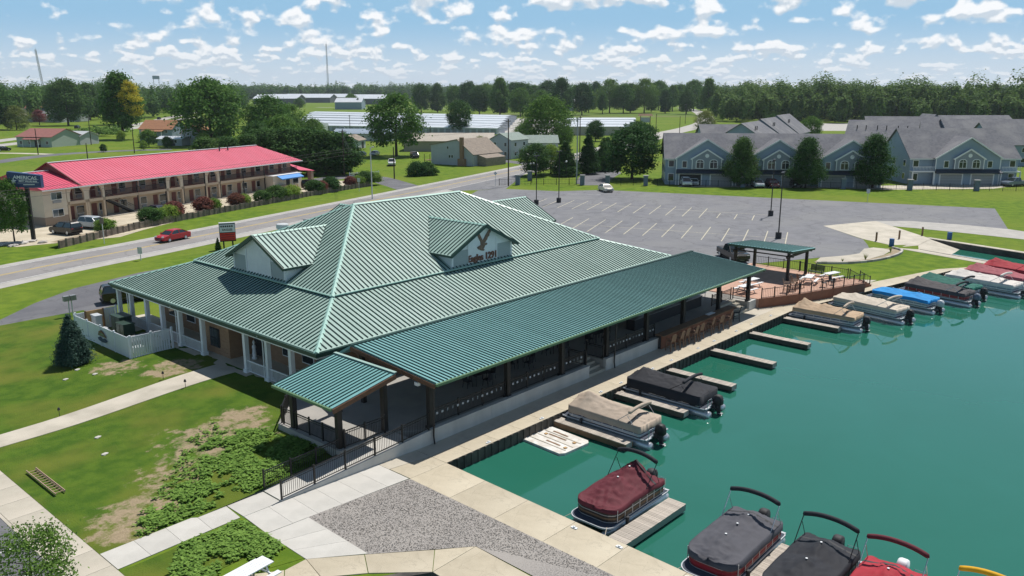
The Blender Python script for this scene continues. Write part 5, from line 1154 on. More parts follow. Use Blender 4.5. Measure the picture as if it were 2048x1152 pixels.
for i, (lb, x,y,sx,sy,sz,m,cat) in enumerate((('tall dark green utility cabinet inside the white fence',27.4,66.6,1.0,1.6,1.75,'bin_green','cabinet'),('shorter dark green utility cabinet inside the white fence',27.0,65.0,.9,1.3,1.5,'bin_green','cabinet'),('grey metal box inside the far end of the white fence',26.2,68.4,.5,.9,1.7,'alum_flat','box'),('low black condenser with pale tray on top in the enclosure',26.6,62.4,1.5,1.5,.85,'dark','condenser'),('white junk box beside the condenser in the enclosure',26.0,60.9,.7,.6,.6,'white','box'),('pale bundle leaning inside the enclosure near the porch',27.6,61.4,.6,1.0,.7,'plastic_white','bundle'))):
    t = thing('utility_cabinet' if i < 2 else ('metal_box' if i == 2 else ('condenser' if i == 3 else 'junk_box')), lb, cat, (x,y,.3)); MB().box(-sx/2,sx/2,-sy/2,sy/2,0,sz-.1).build('body', m, t); MB().box(-sx/2-.04,sx/2+.04,-sy/2-.04,sy/2+.04,sz-.098,sz).build('lid', m if i != 3 else 'steel', t)
    if i < 2: MB().box(-sx/2-.02,-sx/2,-.02,.02,.1,sz-.15).build('door_seam', 'black', t)
t = thing('leaning_panel', 'brown wooden panel standing behind the grey box in the enclosure', 'panel', (26.3,69.0,.3)); MB().box(-.75,.75,-.04,.04,0,1.95).build('sheet', 'cardboard', t); MB().box(-.75,-.65,-.07,.07,0,2.0).build('edge_post', 'wood_brown', t); MB().box(.65,.75,-.07,.07,0,2.0).build('edge_post', 'wood_brown', t)
t = thing('satellite_dish', 'white satellite dish lying inside the enclosure', 'dish', (26.1,66.6,.9), R(40)); MB().lathe([(0,0),(.25,.04),(.42,.14),(.44,.15),(.25,.07),(0,.03)], 16).xf(Matrix.Rotation(R(50),4,'X')).build('reflector', 'white', t); MB().tube([(0,0,-.6),(0,0,0)], .03, 6).build('mast', 'steel', t)
t = thing('flood_light', 'twin headed grey floodlight on short posts by the driveway', 'flood light', (27.4,77.0,0)); 
for s in (-1,1): MB().tube([(s*.15,0,0),(s*.12,0,1.5)], .05, 6).build('post', 'galv', t); MB().box(s*.28-.24,s*.28+.24,-.2,.2,1.5,1.95).build('lamp_head', 'steel', t)
# stones and leaf litter in the drive verge
for i, (x,y) in enumerate(((21.5,60.6),(20.2,59.3),(21.9,58.6),(17.6,47.8),(16.9,45.2))):
    o = MB().blob((0,0,0), .16, 1, .2, (1.4,1,.4)).build('flat_stone', 'concrete_new', loc=(x,y,hill(x,y)+.03)); tag(o, ['small pale flat stone nearest the spruce','small pale flat stone left of the fence soil','small pale flat stone between spruce and path','small pale flat stone on the near lawn, farther from the ladder','small pale flat stone on the near lawn, closer to the ladder'][i], 'stone', 'flat stones in the lawn')
# ------------------------------------------------------------------ vehicles
for n, c in dict(car_red=(.42,.012,.018), car_white=(.72,.72,.72), car_silver=(.42,.46,.50), car_black=(.012,.012,.014), car_navy=(.02,.025,.05), car_bluegrey=(.16,.20,.26), car_tan=(.62,.58,.50), car_darkred=(.16,.02,.02)).items(): mat(n, c, .25, spec=.6)
def loft(prof, w, inset=.12, tuck=.04):
    """side profile lofted across the width with rounded shoulders"""
    cx = sum(p[0] for p in prof)/len(prof); cz = sum(p[1] for p in prof)/len(prof); vs = []; fs = []; n = len(prof)
    for y, k in ((-w/2,1-tuck*2),(-w/2+inset*.4,1-tuck*.5),(-w/2+inset,1),(w/2-inset,1),(w/2-inset*.4,1-tuck*.5),(w/2,1-tuck*2)):
        for x, z in prof: vs.append((cx+(x-cx)*(1-(1-k)*.4), y, cz+(z-cz)*k))
    for i in range(5):
        for j in range(n): fs.append((i*n+j, i*n+(j+1)%n, (i+1)*n+(j+1)%n, (i+1)*n+j))
    fs.append(tuple(range(n-1,-1,-1))); fs.append(tuple(5*n+j for j in range(n))); return vs, fs
def car(label, loc, rz, paint, kind='sedan', cat='car'):
    t = thing({'sedan':'sedan_car','suv':'suv_car','truck':'pickup_truck','van':'van_car'}[kind], label, cat, loc, rz)
    K = dict(sedan=(4.7,1.82,.33,[(-2.33,.45),(-2.35,.78),(-2.2,.98),(-1.75,1.02),(1.0,.98),(1.9,.88),(2.28,.72),(2.35,.5),(2.25,.3),(-2.2,.3)],[(-1.85,1.0),(-1.05,1.40),(-.2,1.47),(.45,1.42),(1.25,.97)],1.38),
             suv=(4.7,1.9,.37,[(-2.3,.5),(-2.35,.9),(-2.28,1.12),(1.15,1.08),(2.1,1.0),(2.32,.8),(2.36,.55),(2.25,.36),(-2.2,.36)],[(-2.26,1.1),(-2.05,1.66),(-1.5,1.74),(.1,1.72),(.55,1.62),(1.3,1.07)],1.45),
             truck=(5.6,1.98,.40,[(-2.8,.6),(-2.8,1.12),(-.75,1.14),(1.45,1.14),(2.55,1.08),(2.78,.9),(2.8,.55),(2.65,.42),(-2.7,.5)],[(-.78,1.12),(-.62,1.78),(-.1,1.86),(.6,1.84),(1.45,1.13)],1.7),
             van=(4.9,1.95,.36,[(-2.4,.5),(-2.44,1.0),(-2.38,1.2),(1.3,1.12),(2.25,.98),(2.42,.8),(2.45,.5),(2.3,.35),(-2.3,.35)],[(-2.38,1.18),(-2.3,1.75),(-1.9,1.86),(.2,1.86),(.75,1.72),(1.6,1.1)],1.5))[kind]
    L, W, wr, body, cab, wb = K
    MB().add(*loft(body, W)).build('body', paint, t, smooth=False)
    ctr = (sum(p[0] for p in cab)/len(cab)); g_ = MB(); n = len(cab); vs = []
    def cabv(k, w0, w1):
        z0 = cab[0][1]; z1 = max(p[1] for p in cab); return [[(ctr+(x-ctr)*k, s*((w0 + (w1-w0)*max(0,(z-z0)/(z1-z0)))/2), z if k <= 1 else z) for x, z in cab] for s in (-1,1)]
    A, B = cabv(1, W*.95, W*.74); m = len(A)
    g_.add(A+B, [tuple(range(m-1,-1,-1)), tuple(range(m,2*m))]+[(i,(i+1)%m,m+(i+1)%m,m+i) for i in range(m)]); gl = g_.build('windows', 'glass', t)
    top = [p for p in cab if p[1] > max(q[1] for q in cab)-.2]; x0 = min(p[0] for p in top); x1 = max(p[0] for p in top); zt = max(p[1] for p in cab)
    MB().add([(x0-.05,-W*.36,zt-.10),(x1+.1,-W*.36,zt-.10),(x1+.1,W*.36,zt-.10),(x0-.05,W*.36,zt-.10),(x0+.1,-W*.30,zt+.03),(x1-.15,-W*.30,zt+.03),(x1-.15,W*.30,zt+.03),(x0+.1,W*.30,zt+.03)], [(3,2,1,0),(4,5,6,7),(0,1,5,4),(1,2,6,5),(2,3,7,6),(3,0,4,7)]).build('roof', paint, t)
    for s in (-1,1):      # pillars
        for (xa,za),(xb,zb) in ((cab[0],cab[1]),(cab[-1],cab[-2]),(((cab[0][0]+cab[-1][0])/2-.05,cab[0][1]),((x0+x1)/2-.15,zt-.05))):
            MB().bar((xa,s*W*.475,za),(xb,s*W*.385,zb),.08,.07).build('pillar', paint, gl)
    for x in (-wb*.98, wb*.98):
        for s in (-1,1):
            wv = MB(); prof = [(.0,-.11),(wr*.62,-.11),(wr,-.08),(wr,.08),(wr*.62,.11),(0,.11)]; wv.lathe(prof, 14).xf(Matrix.Translation((x,s*(W/2-.10),wr)) @ Matrix.Rotation(R(90),4,'X'))
            wo = wv.build('wheel', 'rubber', t); MB().lathe([(0,-.012),(wr*.6,-.012),(wr*.6,.012),(0,.012)], 10).xf(Matrix.Translation((x,s*(W/2+.012),wr)) @ Matrix.Rotation(R(90),4,'X')).build('rim', 'alum', wo)
    zl = body[3][1]*.74
    for s in (-1,1):
        MB().box(L/2-.22,L/2-.02,s*W*.36-.17,s*W*.36+.17,zl-.03,zl+.10).build('headlight', 'galv', t); MB().box(-L/2+.01,-L/2+.12,s*W*.38-.14,s*W*.38+.14,zl+.02,zl+.18).build('taillight', 'red_text', t)
        MB().box(cab[-1][0]-.28,cab[-1][0]-.12,s*(W/2+.1)-.1,s*(W/2+.1)+.06,cab[0][1]+.02,cab[0][1]+.16).build('mirror', paint, t)
    MB().box(L/2-.12,L/2-.005,-W*.32,W*.32,.42,.62).build('grille', 'dark', t); MB().box(-L/2-.0,L/2-.1,-W/2+.1,W/2-.1,.22,.36).build('underbody', 'black', t)
    MB().box(L/2-.04,L/2+.0,-.26,.26,.36,.41).build('bumper_trim', 'steel', t)
    if kind == 'truck': MB().box(-2.7,-.85,-W*.42,W*.42,1.145,1.16).build('bed_floor', 'dark', t)
    return t
car('red sedan driving left along the road', (52.4,107.9,-.01), R(195), 'car_red')
car('black SUV parked beside the timber wall under the motel sign', (44.9,124.3,0), R(107), 'car_black','suv','SUV')
car('silver SUV parked behind the round shrub before the motel', (49.6,126.2,0), R(-70), 'car_silver','suv','SUV')
car('dark blue sedan parked behind the flowering shrubs before the motel', (62.6,133.2,0), R(-72), 'car_navy')
car('dark minivan parked at the far end of the motel lot', (100.9,144.4,0), R(-72), 'car_black','van','van')
car('white SUV parked under the motel carport', (101.5,153.6,0), R(-80), 'car_white','suv','SUV')
car('pale sedan parked alone at the far edge of the parking lot', (137.6,97.0,0), R(-125), 'car_tan')
car('dark pickup truck parked behind the green patio shelter', (90.8,45.2,0), R(-130), 'car_black','truck','truck')
car('black SUV parked beside the far corner of the porch', (33.4,79.2,0), R(-15), 'car_black','suv','SUV')
# ------------------------------------------------------------------ motel forecourt and motel
MU = R(17.64); mu = Vector((math.cos(MU),math.sin(MU))); mn = Vector((-mu.y,mu.x)); MO = Vector((46.4,133.6))
MP = lambda a, d: tuple(MO + mu*a + mn*d)
sheet('motel_forecourt', [MP(-14,-11.5),MP(-3,-17.5),MP(3,-15.5),MP(12,-13.6),MP(22,-12.9),MP(34,-11.6),MP(50,-10.4),MP(66,-9.5),MP(72,-3),MP(66,12),MP(58.6,12),MP(58.6,1),MP(-.9,1),MP(-.9,16),MP(-14,16)], -.012, 'concrete_tan')
mo_ = thing('motel', 'two storey tan motel with pink metal roof, arches and balconies', 'motel', (*MO,0), MU)
def mb(name, m, par, *a): return MB().box(*a).build(name, m, par)
mb('wall','stucco',mo_,-.9,58.4,1.9,13,0,5.5); mb('wall','stucco_pale',mo_,-.95,3.0,0,13.05,0,5.45); mb('wall_base','motel_base',mo_,-.97,2.98,-.03,13.0,0,1.3)
mb('second_floor','stucco',mo_,3.0,58.4,0.02,1.9,2.75,3.2); mb('ground_walk','concrete',mo_,3.0,58.4,-.6,1.9,0,.12)
# roof: front slope sheets, hip at the far end, lower wing at the near end
mrf = MB(); EV, RG, DP = 5.45, 8.7, 6.5; s0 = (RG-EV)/(DP+.6)
mrf.add([(5.5,-.55,EV-.12),(58.9,-.55,EV-.12),(58.9,13.5,EV-.12),(5.5,13.5,EV-.12),(5.5,6.5,RG-.1),(53.4,6.5,RG-.1)], [(0,1,5,4),(1,2,5),(2,3,4,5),(3,0,4),(3,2,1,0)])
mrf.add([(-1.3,-.5,EV-.12),(5.6,-.5,EV-.12),(5.6,13.5,EV-.12),(-1.3,13.5,EV-.12),(-1.3,6.5,7.45),(5.6,6.5,7.45)], [(0,1,5,4),(2,3,4,5),(3,0,4),(1,2,5),(3,2,1,0)])
mr_ = mrf.build('roof', 'pink_roof', mo_)
panels(mr_, (5.5,-.6,EV), (1,0,0), (0,1,0), s0, [(0,0),(53.6,0),(47.9,7.1),(0,7.1)], .62, 'pink_roof', 'pink_rib', rh=.04, rw=.06)
panels(mr_, (-1.4,-.6,EV), (1,0,0), (0,1,0), (7.5-EV)/7.1, [(0,0),(6.9,0),(6.9,7.1),(0,7.1)], .62, 'pink_roof', 'pink_rib', rh=.04, rw=.06)
panels(mr_, (59.1,-.6,EV), (0,1,0), (-1,0,0), (RG-EV)/5.7, [(0,0),(14.2,0),(7.1,5.7)], .62, 'pink_roof', 'pink_rib', rh=.04, rw=.06)
panels(mr_, (5.5,13.6,EV), (1,0,0), (0,-1,0), s0, [(0,0),(53.6,0),(47.9,7.1),(0,7.1)], .62, 'pink_roof', 'pink_rib', merged=True, name='back_sheets')
panels(mr_, (-1.4,13.6,EV), (1,0,0), (0,-1,0), (7.5-EV)/7.1, [(0,0),(6.9,0),(6.9,7.1),(0,7.1)], .62, 'pink_roof', 'pink_rib', merged=True, name='back_sheets')
MB().bar((5.4,6.5,RG+.05),(53.5,6.5,RG+.05),.5,.08).build('ridge_cap','trim',mr_); MB().bar((-1.4,6.5,7.56),(5.45,6.5,7.56),.4,.08).build('ridge_cap','trim',mr_)
MB().add([(5.46,2.0,6.6),(5.46,6.5,8.55),(5.46,11,6.6),(5.40,2.0,6.6),(5.40,6.5,8.55),(5.40,11,6.6)], [(0,1,2),(5,4,3),(0,3,4,1),(1,4,5,2),(2,5,3,0)]).build('gable_wall','maroon_trim',mr_)
for a, c_ in (((5.3,-.4,EV+.08),(5.3,6.5,RG+.02)),((5.3,13.4,EV+.08),(5.3,6.5,RG+.02))): MB().bar(a,c_,.2,.2).build('rake_board','maroon_trim',mr_)
MB().bar((-1.4,-.68,EV-.1),(59.2,-.68,EV-.1),.12,.18).build('gutter','trim',mr_)
for x in (41.9,44.2): MB().tube([(x,5.6,8.2),(x,5.6,9.2)], .12, 8).build('vent_pipe', 'dark', mr_)
def arch_panel(name, x0, x1, par, zc=4.1, z0=3.2, z1=5.35, r=1.0, depth=.35):
    """wall panel with a round-headed opening"""
    cx = (x0+x1)/2; n = 10; b = MB(); P = []
    L_ = [(x0,z0),(x0,z1)]; o = [(cx-r,z0),(cx-r,zc)] + [(cx-r*math.cos(math.pi*k/n), zc+r*math.sin(math.pi*k/n)) for k in range(1,n)] + [(cx+r,zc),(cx+r,z0)]
    for y in (0, depth):
        base = len(b.v); up = [(x0,z0)] + [(x0, zc)] + [(x0+(x1-x0)*k/n, z1) for k in range(0,n+1)] + [(x1,zc),(x1,z0)]
        inn = [(cx-r,z0),(cx-r,zc)] + [(cx-r*math.cos(math.pi*k/n), zc+r*math.sin(math.pi*k/n)) for k in range(0,n+1)] + [(cx+r,zc),(cx+r,z0)]
        k = len(up); b.v += [(x,y,z) for x,z in up] + [(x,y,z) for x,z in inn]
        for i in range(k-1): b.f.append([base+i,base+i+1,base+k+i+1,base+k+i]); b.m.append(0)
    k2_ = len(b.v)//2; kk = k2_//2
    for i in range(kk-1): b.f.append([kk+i,kk+i+1,k2_+kk+i+1,k2_+kk+i]); b.m.append(0); b.f.append([i,i+1,k2_+i+1,k2_+i]); b.m.append(0)
    return b.build(name, 'stucco_pale', par, fix=False)
for x0, x1 in ((3.1,6.6),(6.6,9.9),(22.6,26.4),(31.8,35.4)):
    arch_panel('arch', x0, x1, mo_, r=min(1.25,(x1-x0)/2-.38))
    for x in (x0+.02, x1-.37): mb('pier','stucco',mo_,x,x+.35,.02,.5,0,3.2)
# balcony railing, posts, doors, windows, air conditioners
for a, c_ in ((9.9,22.6),(26.4,31.8),(35.4,48.0),(48.0,58.2)):
    r_ = MB().box(a,c_,.05,.10,4.15,4.22).build('balcony_rail','black_metal',mo_); n = int((c_-a)/.22)
    me = MB().box(-.03,.03,.055,.09,3.2,4.15).mesh('baluster','dark')
    for i in range(n): obj('baluster', me, r_, (a+(i+.5)*(c_-a)/n,0,0))
for x in (9.95,16.4,22.4,26.5,31.7,35.5,41.8,47.9): mb('post','dark',mo_,x-.08,x+.08,.02,.18,0,5.3)
for i in range(13):
    x = 4.6+i*4.15
    for z in (.12, 3.2):
        d_ = mb('door','door_maroon',mo_,x,x+.95,1.84,1.9,z,z+2.05); w2 = mb('window','trim',mo_,x+1.35,x+2.75,1.85,1.9,z+.75,z+2.0); mb('pane','glass',w2,x+1.42,x+2.68,1.83,1.852,z+.82,z+1.93); mb('air_conditioner','garage',mo_,x+1.6,x+2.5,1.78,1.9,z+.25,z+.65)
for z in (1.2, 3.75):
    w2 = mb('window','trim',mo_,.35,2.25,-.05,.0,z,z+1.15); mb('pane','glass_light',w2,.43,1.27,-.07,-.052,z+.08,z+1.07); mb('pane','glass',w2,1.33,2.17,-.07,-.052,z+.08,z+1.07)
    if z > 3: mb('air_conditioner','garage',mo_,.6,2.0,-.09,.0,z-.5,z-.1)
stc = MB(); stc.add([(10.2,.2,3.0),(10.2,1.2,3.0),(15.8,1.2,.1),(15.8,.2,.1),(10.2,.2,2.7),(10.2,1.2,2.7),(15.4,1.2,.0),(15.4,.2,.0)], [(0,1,2,3),(7,6,5,4),(0,3,7,4),(1,5,6,2)]); so_ = stc.build('staircase','dark',mo_)
for y in (.2,1.2): MB().bar((10.2,y,3.95),(15.8,y,1.05),.06,.06).build('stair_rail','dark',so_)
for i in range(14): MB().box(10.3+i*.39,10.7+i*.39,.22,1.18,2.98-i*.207,3.02-i*.207).build('tread','concrete',so_)
mb('office','stucco_pale',mo_,48.4,57.4,-1.6,1.9,0,3.0); mb('office_roof','trim',mo_,48.3,57.5,-1.7,1.9,3.0,3.1)
MB().add([(49.6,-1.6,3.0),(56.6,-1.6,3.0),(56.6,-2.9,2.45),(49.6,-2.9,2.45),(49.6,-1.6,2.92),(56.6,-1.6,2.92),(56.6,-2.85,2.25),(49.6,-2.85,2.25)], [(0,1,2,3),(7,6,5,4),(3,2,6,7),(0,3,7,4),(1,5,6,2)]).build('awning','awning',mo_)
mb('door','dark',mo_,52.4,53.5,-1.66,-1.6,0,2.2); w2 = mb('window','trim',mo_,54.4,56.3,-1.66,-1.6,.9,2.1); mb('pane','glass',w2,54.5,56.2,-1.69,-1.66,.98,2.02)
mb('planter_box','motel_base',mo_,49.2,51.6,-2.6,-1.62,0,1.1)
cpt = MB(); cpt.add([(58.4,-.5,3.4),(63.5,-.5,2.9),(63.5,7.5,2.9),(58.4,7.5,3.4),(58.4,3.5,4.9)], [(0,1,4),(1,2,4),(2,3,4),(3,2,1,0)]); cpt.build('carport_roof','pink_roof',mo_)
mb('carport_pillar','motel_base',mo_,62.4,63.3,-.2,.7,0,2.9); mb('carport_pillar','motel_base',mo_,62.4,63.3,6.6,7.4,0,2.9)
for i, x in enumerate((52.0,53.0,53.7)): o = thing('yellow_bollard', '%s yellow bollard from the left before the motel office door' % ordn[i], 'bollard', (*MP(x,-3.4),0), 0, 'yellow bollards before the motel office'); MB().tube([(0,0,0),(0,0,.95)], .09, 8).build('tube','line_yellow',o); MB().lathe([(0,.95),(.09,.95),(.06,1.02),(0,1.04)],8).build('cap','line_yellow',o)
t = thing('trash_bin', 'pale trash bin at the motel office corner', 'trash bin', (*MP(47.9,-1.0),0)); MB().lathe([(0,0),(.26,0),(.3,.75),(0,.75)],10).build('drum','galv',t); MB().lathe([(0,.752),(.31,.752),(.28,.84),(0,.9)],10).build('lid','white',t)
# motel pylon sign
ps = thing('motel_sign', 'blue motel sign panel high on a black steel post', 'sign', (39.7,121.5,0), R(-40))
MB().box(-.22,.22,-.22,.22,0,7.4).build('post','black',ps)
sg = MB(); sg.extr([(-1.9,7.35),(2.0,7.12),(2.0,8.8),(-2.05,9.35),(-2.15,9.0)], (0,-.45,0), (1,0,0), (0,0,1), (0,.9,0)); sgo = sg.build('sign_box','sign_blue',ps)
fr = frame((.15,-.47,8.58),(1,-.09,0),(0,0,1),(0,-1,0)); text('AMERICAS', .62, 'trim', 'lettering', sgo, Matrix.Translation((0.1,-.47,8.52)) @ Matrix.Rotation(R(4),4,'Y') @ Matrix.Rotation(R(90),4,'X'), .02, bold=.008)
text('BEST VALUE INN', .30, 'trim', 'lettering', sgo, Matrix.Translation((.42,-.47,8.05)) @ Matrix.Rotation(R(3),4,'Y') @ Matrix.Rotation(R(90),4,'X'), .02, bold=.006)
MB().box(-.9,1.75,-.475,-.455,8.25,8.28).build('frame_line','trim',sgo); MB().box(-.9,1.75,-.475,-.455,7.83,7.86).build('frame_line','trim',sgo); MB().box(-.2,1.2,-.475,-.455,7.55,7.68).build('small_line','galv',sgo)
st5 = MB(); P5 = []
for k in range(10):
    r_ = .42 if k % 2 == 0 else .17; a = R(90+36*k); P5.append((-1.35+r_*math.cos(a), 8.1+r_*math.sin(a)))
st5.extr(P5, (0,-.48,0), (1,0,0), (0,0,1), (0,.03,0)); st5.build('star_emblem','trim',sgo)
# marquee sign by the road, behind the roof
mq = thing('marquee_sign', 'black letter board sign with red panel beside the road', 'sign', (54.1,96.6,0), R(-28))
for s in (-1,1): MB().box(s*.55-.09,s*.55+.09,-.09,.09,0,1.1).build('post','black',mq)
mqb = MB().box(-.98,.98,-.3,.3,1.0,3.3).build('cabinet','black',mq)
MB().box(-.92,.92,-.33,-.302,2.2,3.2).build('letter_board','white',mqb); MB().box(-.92,.92,-.33,-.302,1.15,2.1).build('red_panel','red_text',mqb)
for k_ in range(3): MB().box(-.8,.8,-.345,-.331,1.25+k_*.28,1.37+k_*.28).build('red_line','hull_red',mqb)
[MB().box(-.8+k_*.26,-.62+k_*.26,-.345,-.331,2.84,3.06).build('letter_tile','dark',mqb) for k_ in range(6)]; MB().box(-.98,.98,-.34,.3,3.3,3.4).build('cabinet_top','galv',mqb)
for i, (tx, z, s_) in enumerate((('EAGLES',2.5,.36),)): text(tx, s_, 'dark', 'lettering', mqb, Matrix.Translation((0,-.34,z)) @ Matrix.Rotation(R(90),4,'X'), .012, bold=.008)
tree('small_evergreen', 'small pointed evergreen beside the marquee sign', 'cone', 52.6,96.5,1.7,.9)
# ------------------------------------------------------------------ timber planter wall with shrubs
WL = [(39.8,113.2),(46.6,117.2),(53.9,121.2),(59.6,123.3),(70,127.0),(77.0,129.3),(93.6,135.2),(104,138.2),(112.3,140.3)]
tw = thing('timber_wall', 'low grey timber retaining wall between road verge and motel lot', 'retaining wall')
for i in range(len(WL)-1):
    a = Vector((*WL[i],0)); c_ = Vector((*WL[i+1],0)); L = (c_-a).length; n = max(1, round(L/1.25)); d = (c_-a)/L
    for j in range(n):
        p = a+d*(L*j/n+.02); q = a+d*(L*(j+1)/n-.02); hh = 1.0+.08*math.sin(i*3+j*2); MB().bar(p+Vector((0,0,hh/2-.1)), q+Vector((0,0,hh/2-.1)), .22, hh).build('timber_panel','timber',tw)
        MB().box(p.x-.09,p.x+.09,p.y-.2,p.y-.02,-.1,hh+.02).build('timber_post','timber',tw)
    MB().poly([(*WL[i],.7),(*WL[i+1],.7),(WL[i+1][0]-.5,WL[i+1][1]+1.5,.7),(WL[i][0]-.5,WL[i][1]+1.5,.7)]).build('planting_soil','soil',tw)
def shrub(label, x, y, s, k, z=.6, sq=.8): return tree('shrub', label, k, x, y, s*1.0, 1.25, z, 'shrubs along the timber wall', 'shrub')
SHR = [(48.3,119.6,'shrubb',1.5),(56.4,123.2,'shrub',1.9),(58.2,123.9,'shrubb',1.5),(60.4,124.8,'shrubb',1.7),(61.6,125.6,'shrubr',2.1),(67.6,127.6,'shrubr',2.1),(69.6,128.2,'shrubb',1.6),(75.0,130.2,'shrubr',1.9),(76.7,130.6,'shrubb',1.5),(80.9,131.8,'shrub',1.7),(85.0,133.5,'shrub',2.1),(86.8,133.9,'shrubb',1.5),(89.4,134.9,'shrubb',1.7),(96.0,137.0,'shrub',2.0),(98.0,137.6,'shrubr',1.7),(101.0,138.6,'shrub',2.1),(107.0,140.2,'shrubr',1.7),(109.4,140.8,'shrubb',1.6),(112.2,141.6,'shrub',2.3),(114.4,141.4,'shrubb',1.9)]
for i, (x,y,k,s_) in enumerate(SHR): shrub('%s rounded shrub on the timber wall, %s from the motel sign' % ({'shrub':'dark green','shrubb':'bright green','shrubr':'reddish'}[k], ordn[i]), x, y, s_, k)
tree('shade_tree', 'leafy tree beside the motel sign post', 'broad2', 37.6,122.3,8.0,.62)
t = thing('debris_pile', 'low heap of pale rubble by the motel sign', 'rubble'); 
for i in range(16):
    rr = random.Random(i); MB().blob((36.5+rr.uniform(-1.5,3.5),120.2+rr.uniform(-1.2,1.2),.12), rr.uniform(.25,.6), 1, .3, (1.3,1,.5)).build('rubble_stone','stone',t)
# ------------------------------------------------------------------ poles, wires, signs, light standards
def pole(label, x, y, h, m='bark', arms=1, r=.15, rz=.3, lamp=False, name='utility_pole'):
    t = thing(name, label, 'pole', (x,y,0), rz); MB().tube([(0,0,-.3),(0,0,h)], [r,r*.72], 8).build('shaft', m, t)
    for k in range(arms):
        MB().bar((-1.15,0,h-.5-k*.9),(1.15,0,h-.5-k*.9),.1,.12).build('cross_arm', m, t)
        for q in (-1.0,-.35,.35,1.0): MB().lathe([(0,0),(.05,0),(.06,.08),(.03,.16),(0,.17)],6,(q,0,h-.44-k*.9)).build('insulator','steel',t)
    if lamp: MB().tube([(0,0,h-.6),(-1.2,0,h+.1),(-2.6,0,h+.25)], .05, 6).build('lamp_arm','galv',t); MB().blob((-2.9,0,h+.2),.3,2,0,(1.5,.7,.4)).build('lamp_head','steel',t)
    return t
PO = [(121.6,161.3,11.0,'tall wooden pole beside the motel hedge',1),(125.7,148.0,7.2,'short wooden pole above the lawn hedge by the side street',0),(131.9,118.2,14.0,'tall wooden pole at the road mouth of the parking lot',1),(144.1,109.3,14.2,'tall wooden pole behind the apartment fence',1),(190.1,143.3,12.9,'wooden pole among the spruces',1),(336,209.5,9.6,'wooden pole beside the far road',1),(353.5,207.3,8.2,'shorter pole farther along the far road',0),(466.6,269.9,12.2,'pole at the bend of the far road',1),(235.2,306.3,9.4,'wooden pole before the storage sheds left',1),(286.9,320.8,6.0,'short pole before the storage sheds centre',0),(100,291.9,8.1,'pole beside the red roofed house',0),(103.1,261.6,4.6,'short dark post behind the motel roof',0),(131.4,328.6,10.6,'pole left of the yellow tree',1),(123,274.3,9.0,'pole right of the yellow tree by the rust roofed house',0),(221.4,238.8,6.4,'pole behind the grey gabled house',0),(362.4,1084,30,'tall far pole at the left skyline',1)]
for x,y,h,lb,a in PO: pole(lb, x, y, h, 'bark' if h != 14.2 else 'pole_grey', a, .16 if h < 20 else .3)
pole('grey street light pole with a curved arm behind the clubhouse roof', 98.6,122.6,9.6,'galv',0,.12,R(60),True,'street_light')
def wire(label, a, c_, sag=1.0, r=.018):
    a = Vector(a); c_ = Vector(c_); P = [a.lerp(c_, k/14)-Vector((0,0,4*sag*(k/14)*(1-k/14))) for k in range(15)]
    tag(MB().tube(P, r, 4).build('overhead_wire','dark'), label, 'wire')
WP = [(-40,98.5,9.2),(46,114.3,8.2),(98.6,127.6,9.0),(121.6,161.3,10.4)]
for k, dz in enumerate((0,-.45,-1.1)):
    wire(['top overhead wire crossing in front of the motel','middle overhead wire crossing in front of the motel','lowest overhead wire crossing in front of the motel'][k], (-40,98.5,9.4+dz), (98.6,128.0,9.2+dz), 1.6)
    wire(['top overhead wire from the street light to the hedge pole','middle overhead wire from the street light to the hedge pole','lowest overhead wire from the street light to the hedge pole'][k], (98.6,128.0,9.2+dz), (121.6,161.3,10.4+dz), .8)
    wire(['top overhead wire from the hedge pole to the road mouth pole','middle overhead wire from the hedge pole to the road mouth pole','lowest overhead wire from the hedge pole to the road mouth pole'][k], (121.6,161.3,10.4+dz), (131.9,118.2,13.2+dz), .8)
    wire(['top overhead wire between the two tall poles by the apartments','middle overhead wire between the two tall poles by the apartments','lowest overhead wire between the two tall poles by the apartments'][k], (131.9,118.2,13.2+dz), (190.1,143.3,12.4+dz), .9)
def road_sign(label, x, y, h, shape, m, rz=R(-60)):
    t = thing('road_sign', label, 'sign', (x,y,0), rz); MB().box(-.035,.035,-.035,.035,0,h).build('post','galv',t); s_ = .42
    P = [(0,-s_),(s_,0),(0,s_),(-s_,0)] if shape == 'diamond' else [(-.3,-.4),(.3,-.4),(.3,.4),(-.3,.4)]
    MB().extr(P, (0,-.06,h-.3), (1,0,0), (0,0,1), (0,.03,0)).build('plate', m, t)
road_sign('diamond sign with a pale back beside the road mouth', 130.0,120.2,3.0,'diamond','galv'); road_sign('thin sign post standing in the verge by the timber wall', 45.0,112.0,3.4,'rect','timber'); road_sign('small sign post in the far verge by the planter end', 104.5,134.0,2.6,'rect','galv'); road_sign('thin white marker post at the road edge', 43.2,97.6,1.5,'rect','galv')
road_sign('small post sign on the grass behind the parking lot', 156.5,52.0,2.2,'rect','galv')
def lightpole(label, x, y, h):
    t = thing('parking_light', label, 'light pole', (x,y,0), R(20)); MB().lathe([(0,0),(.42,0),(.42,.8),(.38,.86),(0,.86)], 10).build('footing','dark',t); MB().tube([(0,0,.8),(0,0,h)], [.09,.07], 8).build('shaft','black_metal',t)
    MB().bar((-.5,0,h-.05),(.5,0,h-.05),.07,.07).build('arm','black_metal',t)
    for s in (-1,1): MB().box(s*.75-.32,s*.75+.32,-.2,.2,h-.12,h+.06).build('lamp_head','black_metal',t)
lightpole('tall black parking light beside the near stall row', 108.2,47.3,9.0); lightpole('tall black parking light beside the far stall row', 127.7,57.4,9.0); lightpole('tall black parking light nearest the roof of the clubhouse', 113.0,94.6,8.6); lightpole('tall black parking light at the far end of the stalls', 117.9,93.4,9.2)
